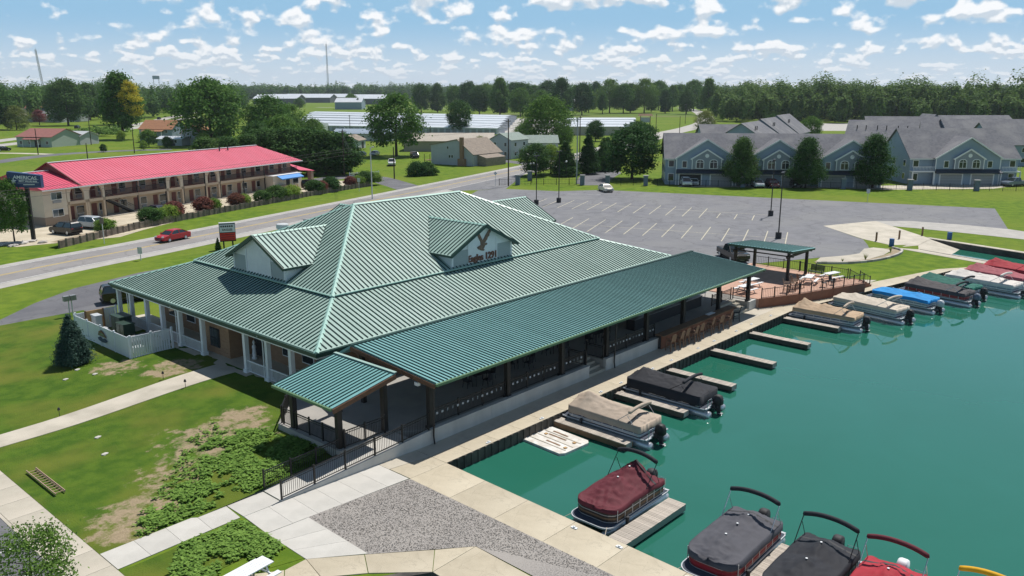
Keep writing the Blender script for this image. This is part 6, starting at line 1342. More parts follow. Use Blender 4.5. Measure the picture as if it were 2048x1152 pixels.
# launch furniture
for i, (x,y,lb) in enumerate(((112.5,33.8,'dark blue trash barrel on the near side of the boat launch'),(123.1,29.6,'blue trash barrel with pale streaks on the far side of the boat launch'))):
    t = thing('trash_barrel', lb, 'barrel', (x,y,0)); MB().lathe([(0,0),(.3,0),(.32,.3),(.3,.31),(.32,.62),(.3,.63),(.31,.92),(0,.92)],14).build('drum','blue_barrel',t); MB().lathe([(0,.922),(.32,.922),(.32,.96),(0,.96)],14).build('rim','blue_barrel',t)
for x,y,lb in ((115.1,36.6,'wooden post left of the boat launch'),(118.8,34.8,'wooden post in the middle of the boat launch'),(123.9,33.3,'wooden post right of the boat launch')):
    t = thing('launch_post', lb, 'post', (x,y,-.1)); MB().box(-.1,.1,-.1,.1,0,1.25).build('shaft','wood_brown',t); MB().box(-.12,.12,-.12,.12,1.25,1.3).build('cap','wood_grey',t)
# ------------------------------------------------------------------ houses and sheds
def house(name, label, x, y, ang, L, W, ev, rg, wm, rm, wins=0, doors=0, ov=.4, cat='house', chim=None, porch=None, wh=1.3, group=None, floors=1, backwins=0, wall_trim=None):
    """ridge along local x; local -y is the front"""
    t = thing(name, label, cat, (x,y,0), ang, group)
    MB().add([(-L/2,-W/2,-.2),(L/2,-W/2,-.2),(L/2,W/2,-.2),(-L/2,W/2,-.2),(-L/2,-W/2,ev),(L/2,-W/2,ev),(L/2,W/2,ev),(-L/2,W/2,ev),(-L/2,0,rg-.05),(L/2,0,rg-.05)],
             [(0,1,5,4),(2,3,7,6),(1,2,6,9,5),(3,0,4,8,7),(3,2,1,0),(4,5,9,8),(6,7,8,9)]).build('wall', wm, t)
    k = (rg-ev)/(W/2)
    for s in (-1,1):
        e = W/2+ov; ze = ev-k*ov; b = MB()
        b.add([(-L/2-ov,s*e,ze),(L/2+ov,s*e,ze),(L/2+ov,0,rg),(-L/2-ov,0,rg),(-L/2-ov,s*e,ze+.14),(L/2+ov,s*e,ze+.14),(L/2+ov,0,rg+.15),(-L/2-ov,0,rg+.15)], [(0,1,2,3),(7,6,5,4),(0,4,5,1),(1,5,6,2),(2,6,7,3),(3,7,4,0)]); r_ = b.build('roof', rm, t)
    if chim: MB().box(chim[0]-.4,chim[0]+.4,chim[1]-.4,chim[1]+.4,ev-.5,rg+chim[2]).build('chimney', 'brick', r_)
    for f in range(floors):
        for i in range(wins):
            cx = -L/2 + L*(i+.5)/wins; z0 = .9+f*2.7; w2 = MB().box(cx-.6,cx+.6,-W/2-.06,-W/2,z0,z0+wh).build('window','trim',t); MB().box(cx-.5,cx+.5,-W/2-.09,-W/2-.062,z0+.1,z0+wh-.1).build('pane','glass',w2)
        for i in range(2 if wins else 0):
            cy = -W/4+i*W/2; z0 = .9+f*2.7; w2 = MB().box(-L/2-.06,-L/2,cy-.5,cy+.5,z0,z0+wh).build('window','trim',t); MB().box(-L/2-.09,-L/2-.062,cy-.4,cy+.4,z0+.1,z0+wh-.1).build('pane','glass',w2)
    for i in range(doors):
        cx = -L/2 + L*(i+.5)/doors+ (L*.1 if doors == 1 else 0); ww = min(1.25, L/doors*.38); MB().box(cx-ww,cx+ww,-W/2-.04,-W/2,0,min(2.4,ev-.3)).build('door','garage' if doors > 1 else 'dark',t)
    if porch: MB().add([(porch[0],-W/2-porch[2],ev-.9),(porch[1],-W/2-porch[2],ev-.9),(porch[1],-W/2,ev-.3),(porch[0],-W/2,ev-.3),(porch[0],-W/2-porch[2],ev-.8),(porch[1],-W/2-porch[2],ev-.8),(porch[1],-W/2,ev-.2),(porch[0],-W/2,ev-.2)], [(3,2,1,0),(4,5,6,7),(0,1,5,4),(1,2,6,5),(2,3,7,6),(3,0,4,7)]).build('porch_roof', rm, t); [MB().box(px_-.08,px_+.08,-W/2-porch[2]+.1,-W/2-porch[2]+.26,0,ev-.85).build('porch_post','trim',t) for px_ in (porch[0]+.2,(porch[0]+porch[1])/2,porch[1]-.2)]
    return t
house('bungalow','pale bungalow with a faded red roof at the left edge', 119.5,335.5,R(-62),15,15,3.6,6.2,'siding_green','shingle_red',4,1,porch=(-3.5,3.5,2.0))
house('white_annex','white annex attached beside the red roofed bungalow', 131,338,R(-62),9,10,3.2,4.8,'siding_pale','siding_pale',0,1,cat='annex')
house('rust_house','blue grey two storey house with a rust brown roof', 160,329,R(-58),14,11,5.2,8.4,'siding','shingle_rust',3,1,floors=2,porch=(-5,4,2.4))
house('rust_house','small rust roofed gable house behind the motel roof', 161,304,R(28),9,8,4.2,7.2,'siding_pale','shingle_rust',2,0)
house('small_shop','low white porch building before the rust roofed house', 152,305,R(-58),10,6,2.4,3.2,'siding_pale','metal_roof',2,1,cat='shed')
house('far_shop','low grey roofed shop beyond the left trees', 218,610,R(-60),42,26,4,8.5,'siding_pale','shingle',0,0,cat='shop'); house('far_shop','brown gabled shop at the far left', 236,665,R(-60),22,18,6,13,'wood_brown','shingle_rust',0,0,cat='shop'); house('far_shop','long pale shop behind the olive bush', 196,640,R(-60),60,22,4,6.5,'siding_pale','roof_brown',0,0,cat='shop')
# saltbox house by the road: built to its own profile
sb = thing('saltbox_house','grey saltbox house with a brick chimney and tan roof', 'house', (159.2,171.5,0), R(-83))
PRF = [(0,0),(0,5.2),(9.4,6.9),(14.6,3.2),(14.6,0)]
MB().extr(PRF, (0,0,0), (1,0,0), (0,0,1), (0,13,0)).build('wall','siding_pale',sb)
for (a,b_) in ((PRF[1],PRF[2]),(PRF[2],PRF[3])):
    d = Vector((b_[0]-a[0],b_[1]-a[1])).normalized(); A_ = Vector(a)-d*.4*(1 if a == PRF[1] else 0); B_ = Vector(b_)+d*.5*(1 if b_ == PRF[3] else 0)
    MB().extr([(A_.x,A_.y+.02),(B_.x,B_.y+.02),(B_.x,B_.y+.2),(A_.x,A_.y+.2)], (0,-.4,0), (1,0,0), (0,0,1), (0,13.8,0)).build('roof','shingle_tan',sb)
ch_ = MB().box(10.6,11.6,-.75,-.02,0,7.6).build('chimney','brick',sb); MB().box(9.9,12.3,-.8,-.02,0,1.9).build('chimney_base','brick',ch_)
for x, z, s_ in ((6.6,1.9,.5),(7.5,1.9,.5),(6.0,4.3,.45)):
    w2 = MB().box(x-s_/1.4,x+s_/1.4,-.06,.0,z,z+s_*1.8).build('window','trim',sb); MB().box(x-s_/1.4+.07,x+s_/1.4-.07,-.08,-.06,z+.07,z+s_*1.8-.07).build('pane','glass',w2)
MB().add([(14.6,2,0),(17.6,2,0),(17.6,11,0),(14.6,11,0),(14.6,2,3.0),(17.6,2,2.2),(17.6,11,2.2),(14.6,11,3.0)], [(0,1,5,4),(1,2,6,5),(2,3,7,6),(4,5,6,7)]).build('side_wing','shingle_tan',sb)
MB().box(-2.4,-.1,-.3,3.4,.9,1.0).build('side_deck','wood_brown',sb)
for x, y in ((-2.3,-.2),(-2.3,3.2),(-.3,-.2)): MB().box(x-.06,x+.06,y-.06,y+.06,0,2.6).build('deck_post','wood_brown',sb)
house('long_shed','long low tan roofed shed behind the saltbox house', 203,209,R(-48),30,17,3.4,5.6,'roof_brown','roof_brown',0,0,cat='shed')
house('brown_shed','small brown gabled shed right of the long tan shed', 215,201,R(42),9,8,3,5.2,'wood_brown','shingle',0,1,cat='shed')
house('blue_house','pale blue two storey house with a green roof', 190,170,R(10),10,7.5,5.6,7.4,'siding_pale','shingle_green',2,1,floors=2); house('blue_house','low pale house behind the parked white sedan', 203,169,R(-45),11,9,4.2,6.2,'siding_pale','shingle_green',2,0)
house('green_roof_house','pale house with a grey green roof behind the motel hedge', 219,312,R(-40),13,10,3.4,6.0,'siding_pale','shingle_green',2,0); house('teal_house','low pale teal roofed house left of the big tree', 219,275,R(-52),24,9,3,4.6,'siding_pale','siding',3,0); house('tan_shed','small white shed with a tan roof left of the big tree', 185,240,R(35),9,7,3,4.6,'siding_pale','shingle_tan',0,1,cat='shed'); house('dark_shed','low dark roofed shed beside the white shed', 180,248,R(35),10,7,2.4,3.6,'siding_dark','shingle',0,0,cat='shed')
house('far_house','pale blue house with a grey roof in the far field', 597,775,R(-50),30,22,8,12.4,'siding','metal_roof',0,0)
for i, (x,y,L_,W_,wm,lb) in enumerate(((770,1180,70,45,'metal_dark','dark pole barn with a pale roof at the far left of the field'),(905,1310,110,50,'metal_dark','long dark barn with a white roof in the far field'),(850,1050,52,40,'metal_dark','dark fronted barn right of the pale blue far house'),(1000,1400,120,50,'metal_wall','long low white roofed barn farthest in the field'),(690,560,50,22,'metal_wall','grey roofed barn behind the tall trees'))):
    house('barn', lb, x, y, R(-52), L_, W_, 9 if i < 4 else 9, 15 if i < 4 else 13, wm, 'metal_roof', 0, 0, 1, cat='barn')
# storage rows
for k in range(6):
    f = k/5; a = Vector((256,377)).lerp(Vector((415,585)), f**1.15); c_ = Vector((297,271)).lerp(Vector((440,392)), f**1.15); m_ = (a+c_)/2; d = c_-a
    t = house('storage_row', 'white roofed storage row, %s from the front' % ordn[k], m_.x, m_.y, math.atan2(d.y,d.x), d.length, 11+3*f, 2.7, 3.5, 'metal_wall', 'metal_roof', 0, 0, .3, 'storage shed', group='white roofed storage rows')
    if k == 0:
        n = 34; me = MB().box(-1.15,1.15,-11/2-.05,-11/2-.01,0,2.2).mesh('roller_door','garage')
        for i in range(n): obj('roller_door', me, t, (-d.length/2+d.length*(i+.5)/n,0,0))
for k, (x,y,L_) in enumerate(((318,234,30),(345,252,36),(372,270,40),(404,290,40))): house('storage_row', 'pale storage row right of the big trees, %s from the front' % ordn[k], x, y, R(-50), L_, 12, 3.9, 4.6, 'metal_wall' if k else 'roof_brown', 'metal_roof', 0, 0, .3, 'storage shed', group='storage rows right of the big trees')
# ------------------------------------------------------------------ townhouses
def arched_window(par, cx, z0, w, h, y):
    n = 8; P = [(cx-w/2,z0),(cx+w/2,z0),(cx+w/2,z0+h*.72)] + [(cx+w/2*math.cos(math.pi*k/n), z0+h*.72+h*.28*math.sin(math.pi*k/n)) for k in range(1,n)] + [(cx-w/2,z0+h*.72)]
    f = MB().extr(P, (0,y,0), (1,0,0), (0,0,1), (0,-.08,0)).build('window','trim',par); q = .82
    Q = [(cx+(x-cx)*q, z0+.1+(z-z0)*.88) for x, z in P]; MB().extr(Q, (0,y-.082,0), (1,0,0), (0,0,1), (0,-.02,0)).build('pane','glass',f)
    MB().box(cx-.04,cx+.04,y-.125,y-.103,z0+.1,z0+h*.9).build('mullion','trim',f); MB().box(cx-w*.41,cx+w*.41,y-.125,y-.103,z0+h*.66,z0+h*.70).build('mullion','trim',f)
def sq_window(par, cx, z0, w, h, y):
    f = MB().box(cx-w/2,cx+w/2,y-.08,y,z0,z0+h).build('window','trim',par); MB().box(cx-w/2+.12,cx+w/2-.12,y-.1,y-.082,z0+.12,z0+h-.12).build('pane','glass',f)
def townhouse(label, x, y, ang, L, D, ev, rg, gables, hw=6.3, gp=9.65, balcony=False, open_first=False):
    t = thing('townhouse_block', label, 'townhouse', (x,y,0), ang); x0, x1 = L
    MB().add([(x0,0,-.2),(x1,0,-.2),(x1,D,-.2),(x0,D,-.2),(x0,0,ev),(x1,0,ev),(x1,D,ev),(x0,D,ev),(x0,D/2,rg-.1),(x1,D/2,rg-.1)], [(0,1,5,4),(2,3,7,6),(1,2,6,9,5),(3,0,4,8,7),(4,5,9,8),(6,7,8,9)]).build('wall','siding',t)
    k = (rg-ev)/(D/2)
    for s in (0,1):
        y0 = -.5 if s == 0 else D+.5; z0 = ev-k*.5
        MB().add([(x0-.4,y0,z0),(x1+.4,y0,z0),(x1+.4,D/2,rg),(x0-.4,D/2,rg),(x0-.4,y0,z0+.16),(x1+.4,y0,z0+.16),(x1+.4,D/2,rg+.16),(x0-.4,D/2,rg+.16)], [(0,1,2,3),(7,6,5,4),(0,4,5,1),(1,5,6,2),(2,6,7,3),(3,7,4,0)]).build('roof','shingle',t)
    MB().bar((x0-.4,-.52,ev-k*.5+.02),(x1+.4,-.52,ev-k*.5+.02),.1,.2).build('gutter','trim',t)
    for gi, gx in enumerate(gables):
        gf = -1.2; gw = MB(); P = [(gx-hw,0),(gx+hw,0),(gx+hw,ev),(gx,gp-.12),(gx-hw,ev)]
        gw.extr(P, (0,gf,0), (1,0,0), (0,0,1), (0,2.5,0)); go = gw.build('gable_front','siding',t)
        kk = (gp-ev)/hw; dep = (gp-ev)/k+.9
        for s in (-1,1):
            e = hw+.35; ze = ev-kk*.35; de = (ze-ev)/k
            MB().add([(gx+s*e,gf-.35,ze),(gx,gf-.35,gp),(gx,(gp-ev)/k+.2,gp),(gx+s*e,.6,ze),(gx+s*e,gf-.35,ze+.16),(gx,gf-.35,gp+.17),(gx,(gp-ev)/k+.4,gp+.17),(gx+s*e,.6,ze+.16)], [(0,1,2,3),(7,6,5,4),(0,4,5,1),(1,5,6,2),(2,6,7,3),(3,7,4,0)]).build('gable_roof','shingle',go)
            MB().bar((gx+s*e,gf-.38,ze+.03),(gx,gf-.38,gp+.04),.08,.26).build('rake_board','trim',go)
            MB().box(gx+s*hw-.1,gx+s*hw+.1,gf-.06,gf,0,ev).build('corner_board','trim',go)
        # bay with its own small gable
        ih = 3.05; P2 = [(gx-ih,3.45),(gx+ih,3.45),(gx+ih,5.6),(gx,7.45),(gx-ih,5.6)]
        bo = MB().extr(P2, (0,gf-.55,0), (1,0,0), (0,0,1), (0,.54,0)).build('bay','siding_bay',go)
        for s in (-1,1):
            MB().bar((gx+s*(ih+.35),gf-.62,5.5),(gx,gf-.62,7.62),.28,.26,up=(0,1,0)).build('bay_rake','trim',bo); MB().box(gx+s*ih-.09,gx+s*ih+.09,gf-.6,gf-.55,3.45,5.55).build('bay_corner','trim',bo)
            arched_window(bo, gx+s*1.42, 3.62, 1.75, 1.95, gf-.55)
        MB().lathe([(0,0),(.42,0),(.42,.06),(0,.06)],14).xf(Matrix.Translation((gx,gf-.55,6.3)) @ Matrix.Rotation(R(90),4,'X')).build('round_vent','trim',bo)
        for s in (-1,1): sq_window(go, gx+s*4.6, 3.65, 1.1, 1.55, gf)
        # dark skirt roof over the garages
        MB().add([(gx-hw,gf,3.4),(gx+hw,gf,3.4),(gx+hw+.1,gf-1.3,2.7),(gx-hw-.1,gf-1.3,2.7),(gx-hw,gf,2.6),(gx+hw,gf,2.6),(gx+hw+.1,gf-1.3,2.55),(gx-hw-.1,gf-1.3,2.55)], [(0,1,2,3),(3,2,6,7),(7,6,5,4),(0,3,7,4),(1,5,6,2)]).build('skirt_roof','canopy_dark',go)
        for s in (-1,1):
            c0 = gx+s*3.3; f = MB().box(c0-2.5,c0+2.5,gf-.10,gf,0,2.55).build('garage_frame','trim',go)
            op = open_first and gi == 0 and s == -1
            if op: MB().box(c0-2.25,c0+2.25,gf-.13,gf-.102,0,2.3).build('garage_shade_sheet','black',f)  # flat black sheet stands in for the shade inside the open garage
            else:
                for r_ in range(4): MB().box(c0-2.25,c0+2.25,gf-.14,gf-.102,.02+r_*.57,.02+r_*.57+.55).build('garage_panel','garage',f)
    # end bays
    for xx in (x0+1.2, x1-1.2):
        if min(abs(xx-g_) for g_ in gables) > hw+.8: sq_window(t, xx, 3.7, 1.3, 1.5, 0); sq_window(t, xx, .7, 1.3, 1.7, 0)
    for i in range(3): 
        wy = D*(i+.5)/3
        for z in (.9,3.7): f = MB().box(x0-.08,x0,wy-.6,wy+.6,z,z+1.4).build('window','trim',t); MB().box(x0-.1,x0-.082,wy-.5,wy+.5,z+.1,z+1.3).build('pane','glass',f)
    if balcony:
        for (bx0,bx1) in ((x0,gables[0]-hw-.2),(gables[-1]+hw+.2,x1)):
            b_ = MB().box(bx0,bx1,-1.6,0,2.75,2.95).build('balcony_floor','trim',t); MB().box(bx0,bx1,-1.6,-1.55,3.85,3.92).build('balcony_rail','trim',b_)
            n = int((bx1-bx0)/.3)
            for i in range(n): MB().box(bx0+.1+i*.3,bx0+.15+i*.3,-1.6,-1.55,2.95,3.85).build('baluster','trim',b_)
            for px_ in (bx0+.1,bx1-.1): MB().box(px_-.1,px_+.1,-1.6,-1.4,0,2.75).build('balcony_post','trim',b_)
    return t
mat('siding_bay', (.245,.275,.315), .75, (.22,.25,.29), .7, 4)
townhouse('long grey blue townhouse block with three gables behind the parking lot', 158.8,92.8,R(-55.3),(-2.9,41.4),14,5.75,10.5,(5.6,20.4,35.2),open_first=True)
townhouse('grey townhouse with one wide gable and balconies at the right', 195.5,51.5,R(-50),(-5.4,17.5),16,5.8,11.5,(6.3,),6.8,10.0,balcony=True)
def backhouse(label, x, y, ang, L_, W_, ev, rg, vents=0, grp='townhouse roofs behind the front blocks'):
    t = house('townhouse', label, x, y, ang, L_, W_, ev, rg, 'siding', 'shingle', 4, 0, .5, 'townhouse', floors=2, group=grp)
    for i in range(vents):
        for q in (-.3,.3): MB().box(-L_*.3+i*L_*.3+q*4-.12,-L_*.3+i*L_*.3+q*4+.12,-W_*.22-.12,-W_*.22+.12,(ev+rg)/2-.2,(ev+rg)/2+1.6).build('roof_vent','black',t)
    return t
backhouse('grey townhouse roof with paired black vents behind the right end of the long block', 254,82,R(-76),18,20,5.8,11.4,3)
backhouse('grey townhouse roof behind the one with paired vents', 290,88,R(-62),22,18,6,11.6); backhouse('low grey townhouse roof at the left behind the long block', 229,120,R(-50),13,16,5.4,10.0)
for i, (x,y) in enumerate(((237,115),(262,121),(287,127))):
    t = backhouse(['gabled grey roof stepping back behind the long block, nearest','gabled grey roof stepping back behind the long block, middle','gabled grey roof stepping back behind the long block, farthest'][i], x, y, R(14), 24, 15, 5.8, 10.6+.5*i, 1)
backhouse('far right grey townhouse seen past the wide gable, upper wall with windows', 268,50,R(-50),22,16,5.8,11.2); backhouse('brown roofed clubhouse beyond the right townhouses', 345,80,R(-45),26,18,6,11.0); backhouse('grey hipped roof right of the brown one', 300,66,R(-55),26,16,6,11.0); backhouse('small grey gable poking above the right roofs', 312,86,R(35),12,11,6,12.0)
# drives, cars and the iron fence before the townhouses
sheet('townhouse_drive', [(154.5,90.5),(174.5,64.5),(178.5,55.8),(195,39.8),(212,36),(212,42),(206,41.5),(195,52.5),(191,54.6),(180,63.5),(174.5,70.5),(160.2,91.5)], -.016, 'concrete')
sheet('complex_lane', [(143.8,107.0),(147.2,103.8),(160,111),(172.5,117),(182,126),(200,150),(196,153),(177,129),(157.1,118.5),(145.5,110.5)], -.014, 'asphalt_dark')
sheet('townhouse_lawn', [(160.5,91.6),(174.6,70.6),(179.8,63.8),(190,55.4),(181.5,53.5),(178.6,56.2),(174.6,65.2),(180,60.5)], -.02, 'grass')
car('white van backed out of the open garage', (157.6,90.4,0), R(-140), 'car_white','van','van'); car('white sedan inside the open garage door', (159.6,89.6,0), R(-145), 'car_white'); car('silver SUV parked before the second townhouse gable', (165.0,77.6,0), R(-140), 'car_silver','suv','SUV'); car('dark red car beside the silver SUV', (167.0,75.2,0), R(-140), 'car_darkred','suv','SUV'); car('black car half hidden by the middle round tree', (170.6,71.8,0), R(-140), 'car_black'); car('grey pickup truck at the right edge before the townhouse', (203.4,37.6,0), R(150), 'car_bluegrey','truck','truck'); car('white car behind the grey pickup truck', (206.4,39.4,0), R(150), 'car_white')
car('white pickup truck on the lawn before the big tree', (148.4,175.6,0), R(-130), 'car_white','truck','truck'); car('black van parked under the big tree', (170.0,190.5,0), R(-120), 'car_black','van','van'); car('grey sedan beside the white shed', (163.9,208.4,0), R(-150), 'car_bluegrey'); car('silver sedan in front of the white shed', (168.5,207.5,0), R(-150), 'car_silver'); car('white sedan in front of the blue house', (190.2,163.5,0), R(-130), 'car_white'); car('dark SUV on the pale highway left of the yellow tree', (186.5,482,0), R(50), 'car_navy','suv','SUV'); car('black SUV at the left edge before the bungalow', (97.8,317,0), R(10), 'car_black','suv','SUV'); car('dark car on the bend of the far road', (657,354,0), R(30), 'car_black','suv','SUV'); car('dark SUV on the highway seen through the willow', (286.6,594,0), R(50), 'car_navy','suv','SUV')
t = thing('camper_trailer','white camper trailer left of the blue house','trailer',(192,180.2,0),R(-40)); MB().add(*loft([(-2.4,.6),(-2.5,1.6),(-2.1,2.5),(1.9,2.55),(2.4,2.0),(2.4,.6)],2.2)).build('shell','white',t); MB().box(-.5,.4,-1.14,-1.1,1.3,1.9).build('window','glass',t); [MB().lathe([(0,-.1),(.35,-.1),(.35,.1),(0,.1)],10).xf(Matrix.Translation((0,s*1.0,.35)) @ Matrix.Rotation(R(90),4,'X')).build('wheel','rubber',t) for s in (-1,1)]
t = thing('stored_boat','white boat on a trailer before the storage rows','boat',(243,322,.6),R(-40)); MB().add(*loft([(-4,.2),(-4,1.4),(2.5,1.7),(4.4,1.8),(3,.3)],2.6)).build('hull','white',t); MB().add(*loft([(-2,1.4),(-1.6,2.8),(.6,2.9),(1.4,1.6)],1.9)).build('cabin','glass_light',t)
fl = thing('iron_fence','thin black iron fence with stone pillars before the townhouses','fence')
FP = [(131.5,120.5),(134.8,118.0),(143.9,107.7)]; FP2 = [(147.4,103.2),(152.0,96.8),(163.0,79.9),(174.1,63.0),(180.9,52.0),(188.7,41.5),(197,29)]
for seg in (FP, FP2):
    for a, c_ in zip(seg, seg[1:]):
        a = Vector((*a,0)); c_ = Vector((*c_,0)); L_ = (c_-a).length; d = (c_-a)/L_
        for z in (.25,1.25): MB().bar(a+Vector((0,0,z)), c_+Vector((0,0,z)), .04, .04).build('rail','black_metal',fl)
        n = int(L_/2.4)
        for i in range(n+1): p = a+d*L_*i/max(n,1); MB().box(p.x-.04,p.x+.04,p.y-.04,p.y+.04,0,1.45).build('fence_post','black_metal',fl)
        b = MB(); k = int(L_/.3)
        for i in range(k): p = a+d*(L_*(i+.5)/k); b.box(p.x-.012,p.x+.012,p.y-.012,p.y+.012,.1,1.35)
        stuff(b.build('pickets','black_metal',fl))
for i, (x,y) in enumerate(((134.9,118.2),(143.4,122.0),(143.9,107.6),(147.3,103.4),(152.0,96.8),(163,79.9),(174.1,63.0),(180.9,52.0),(188.7,41.5))):
    t = thing('stone_pillar','grey stone gate pillar, %s from the road mouth along the iron fence' % ordn[i],'pillar',(x,y,0),R(30),'grey stone pillars along the iron fence'); MB().box(-.45,.45,-.45,.45,0,2.0).build('shaft','siding_dark',t); MB().box(-.55,.55,-.55,.55,2.0,2.18).build('cap','garage',t)
t = thing('clothes_line_sign','dark angled monument sign before the motel end','sign',(113.5,143.5,0),R(-50)); MB().extr([(-1.6,.7),(1.6,.7),(2.2,2.3),(-2.2,2.3)],(0,0,0),(1,0,0),(0,0,1),(0,.3,0)).build('board','dark',t); MB().box(-1.2,1.2,.05,.25,0,.7).build('base','motel_base',t); MB().box(-.5,.5,-.02,0,1.4,1.65).build('white_text','trim',t)
t = thing('rail_fence','white two rail fence on the lawn by the motel hedge','fence',(121,158.5,0),R(-12))
for i in range(5): MB().box(i*1.9-.08,i*1.9+.08,-.08,.08,0,1.1).build('post','trim',t)
for z in (.45,.9): MB().box(0,7.6,-.03,.03,z-.07,z+.07).build('rail','trim',t)
t = thing('lamp_post','black lamp post with a white globe by the townhouse entrance','lamp post',(153.5,119.5,0)); MB().tube([(0,0,0),(0,0,3.6)],.06,8).build('shaft','black_metal',t); MB().blob((0,0,3.8),.25,2).build('globe','white',t,smooth=True)
t = thing('lamp_post','black twin lamp post beside the road mouth','lamp post',(140,118.5,0)); MB().tube([(0,0,0),(0,0,4.2)],.06,8).build('shaft','black_metal',t); [MB().blob((s*.5,0,4.2),.22,2).build('globe','steel',t,smooth=True) for s in (-1,1)]; MB().bar((-.5,0,4.05),(.5,0,4.05),.05,.05).build('arm','black_metal',t)
t = thing('notice_kiosk','small roofed notice board beside the far road','kiosk',(446,286,0),R(-50)); [MB().box(s*3-.2,s*3+.2,-.2,.2,0,5).build('post','wood_brown',t) for s in (-1,1)]; MB().add([(-4.5,-1.5,5),(4.5,-1.5,5),(4.5,1.5,5),(-4.5,1.5,5),(-4,0,6.2),(4,0,6.2)],[(0,1,5,4),(2,3,4,5),(1,2,5),(3,0,4),(3,2,1,0)]).build('roof','wood_brown',t); MB().box(-3,3,-.1,.1,1,4).build('board','siding_pale',t)
# side streets and fields
def lane(name, pts, wd, z, m): return struct(quads(name, dense(pts,5), -wd/2, wd/2, z, m))
lane('side_street', [(60,250),(82,270),(94,281),(104,287),(113,289),(124,289),(140,283)], 7, -.02, 'asphalt_dark'); lane('motel_side_street', [(104,158),(113,159),(121,160),(124,154),(119,140),(114,128)], 6.5, -.019, 'asphalt_dark')
lane('house_drive', [(90,312),(97,303),(103,290)], 4, -.021, 'concrete'); lane('highway', [(60,320),(101,364),(119,387),(150,420),(185,455),(235,515),(292,600),(394,753),(560,1000)], 9, -.022, 'shoulder'); lane('highway', [(80,325),(140,385),(185,436),(230,492),(270,548),(340,640)], 8, -.0225, 'shoulder')
lane('far_road', [(235,167),(300,193),(361,217),(400,231),(430,243),(495,272),(627,345),(782,440),(930,545)], 12, -.018, 'shoulder'); lane('house_lane', [(186,176),(182,169),(179,158),(176,148)], 5, -.0205, 'asphalt_dark')
lane('farm_lane', [(640,900),(652,827),(664,767),(700,700)], 10, -.021, 'shoulder')
sheet('field', [(950,1350),(1350,1050),(2600,2300),(1900,3100)], -.024, 'field'); sheet('field', [(470,440),(600,330),(700,400),(560,540)], -.024, 'field'); sheet('bare_lot', [(420,182),(440,155),(545,192),(520,228)], -.022, 'shoulder'); sheet('storage_yard', [(240,395),(300,258),(330,226),(440,300),(480,400),(470,640)], -.025, 'shoulder')
# masts on the skyline
def mast(label, x, y, h, wd, lean=0):
    t = thing('radio_mast', label, 'mast', (x,y,0), 0.3)
    b = MB(); n = int(h/(wd*2.2))
    for s in range(3):
        a = R(120*s); b.bar((wd*math.cos(a),wd*math.sin(a),0),(wd*.6*math.cos(a)+lean,wd*.6*math.sin(a),h),wd*.22,wd*.22)
    for i in range(n):
        z = h*i/n; z2 = h*(i+1)/n
        for s in range(3): a = R(120*s); c_ = R(120*(s+1)); f = 1-.4*i/n; o_ = lean*i/n; b.bar((wd*f*math.cos(a)+o_,wd*f*math.sin(a),z),(wd*f*math.cos(c_)+o_,wd*f*math.sin(c_),z2),wd*.12,wd*.12)
    b.build('lattice','pole_grey',t); MB().tube([(lean,0,h),(lean,0,h*1.04)],wd*.1,5).build('antenna','pole_grey',t)
mast('thin lattice radio mast standing on the centre skyline', 1290,1760,134,2.4); mast('leaning looking lattice mast at the left skyline', 640,1790,98,2.4,-9); mast('short mast at the far left skyline', 560,1820,66,1.2)
t = thing('water_tank','pale blue tank block just above the left tree line','tank',(986,2040,0),R(-26)); MB().box(-8,8,-6,6,49,57).build('tank','siding',t); [MB().box(x-.6,x+.6,-.6,.6,0,49).build('tank_leg','pole_grey',t) for x in (-6,6)]
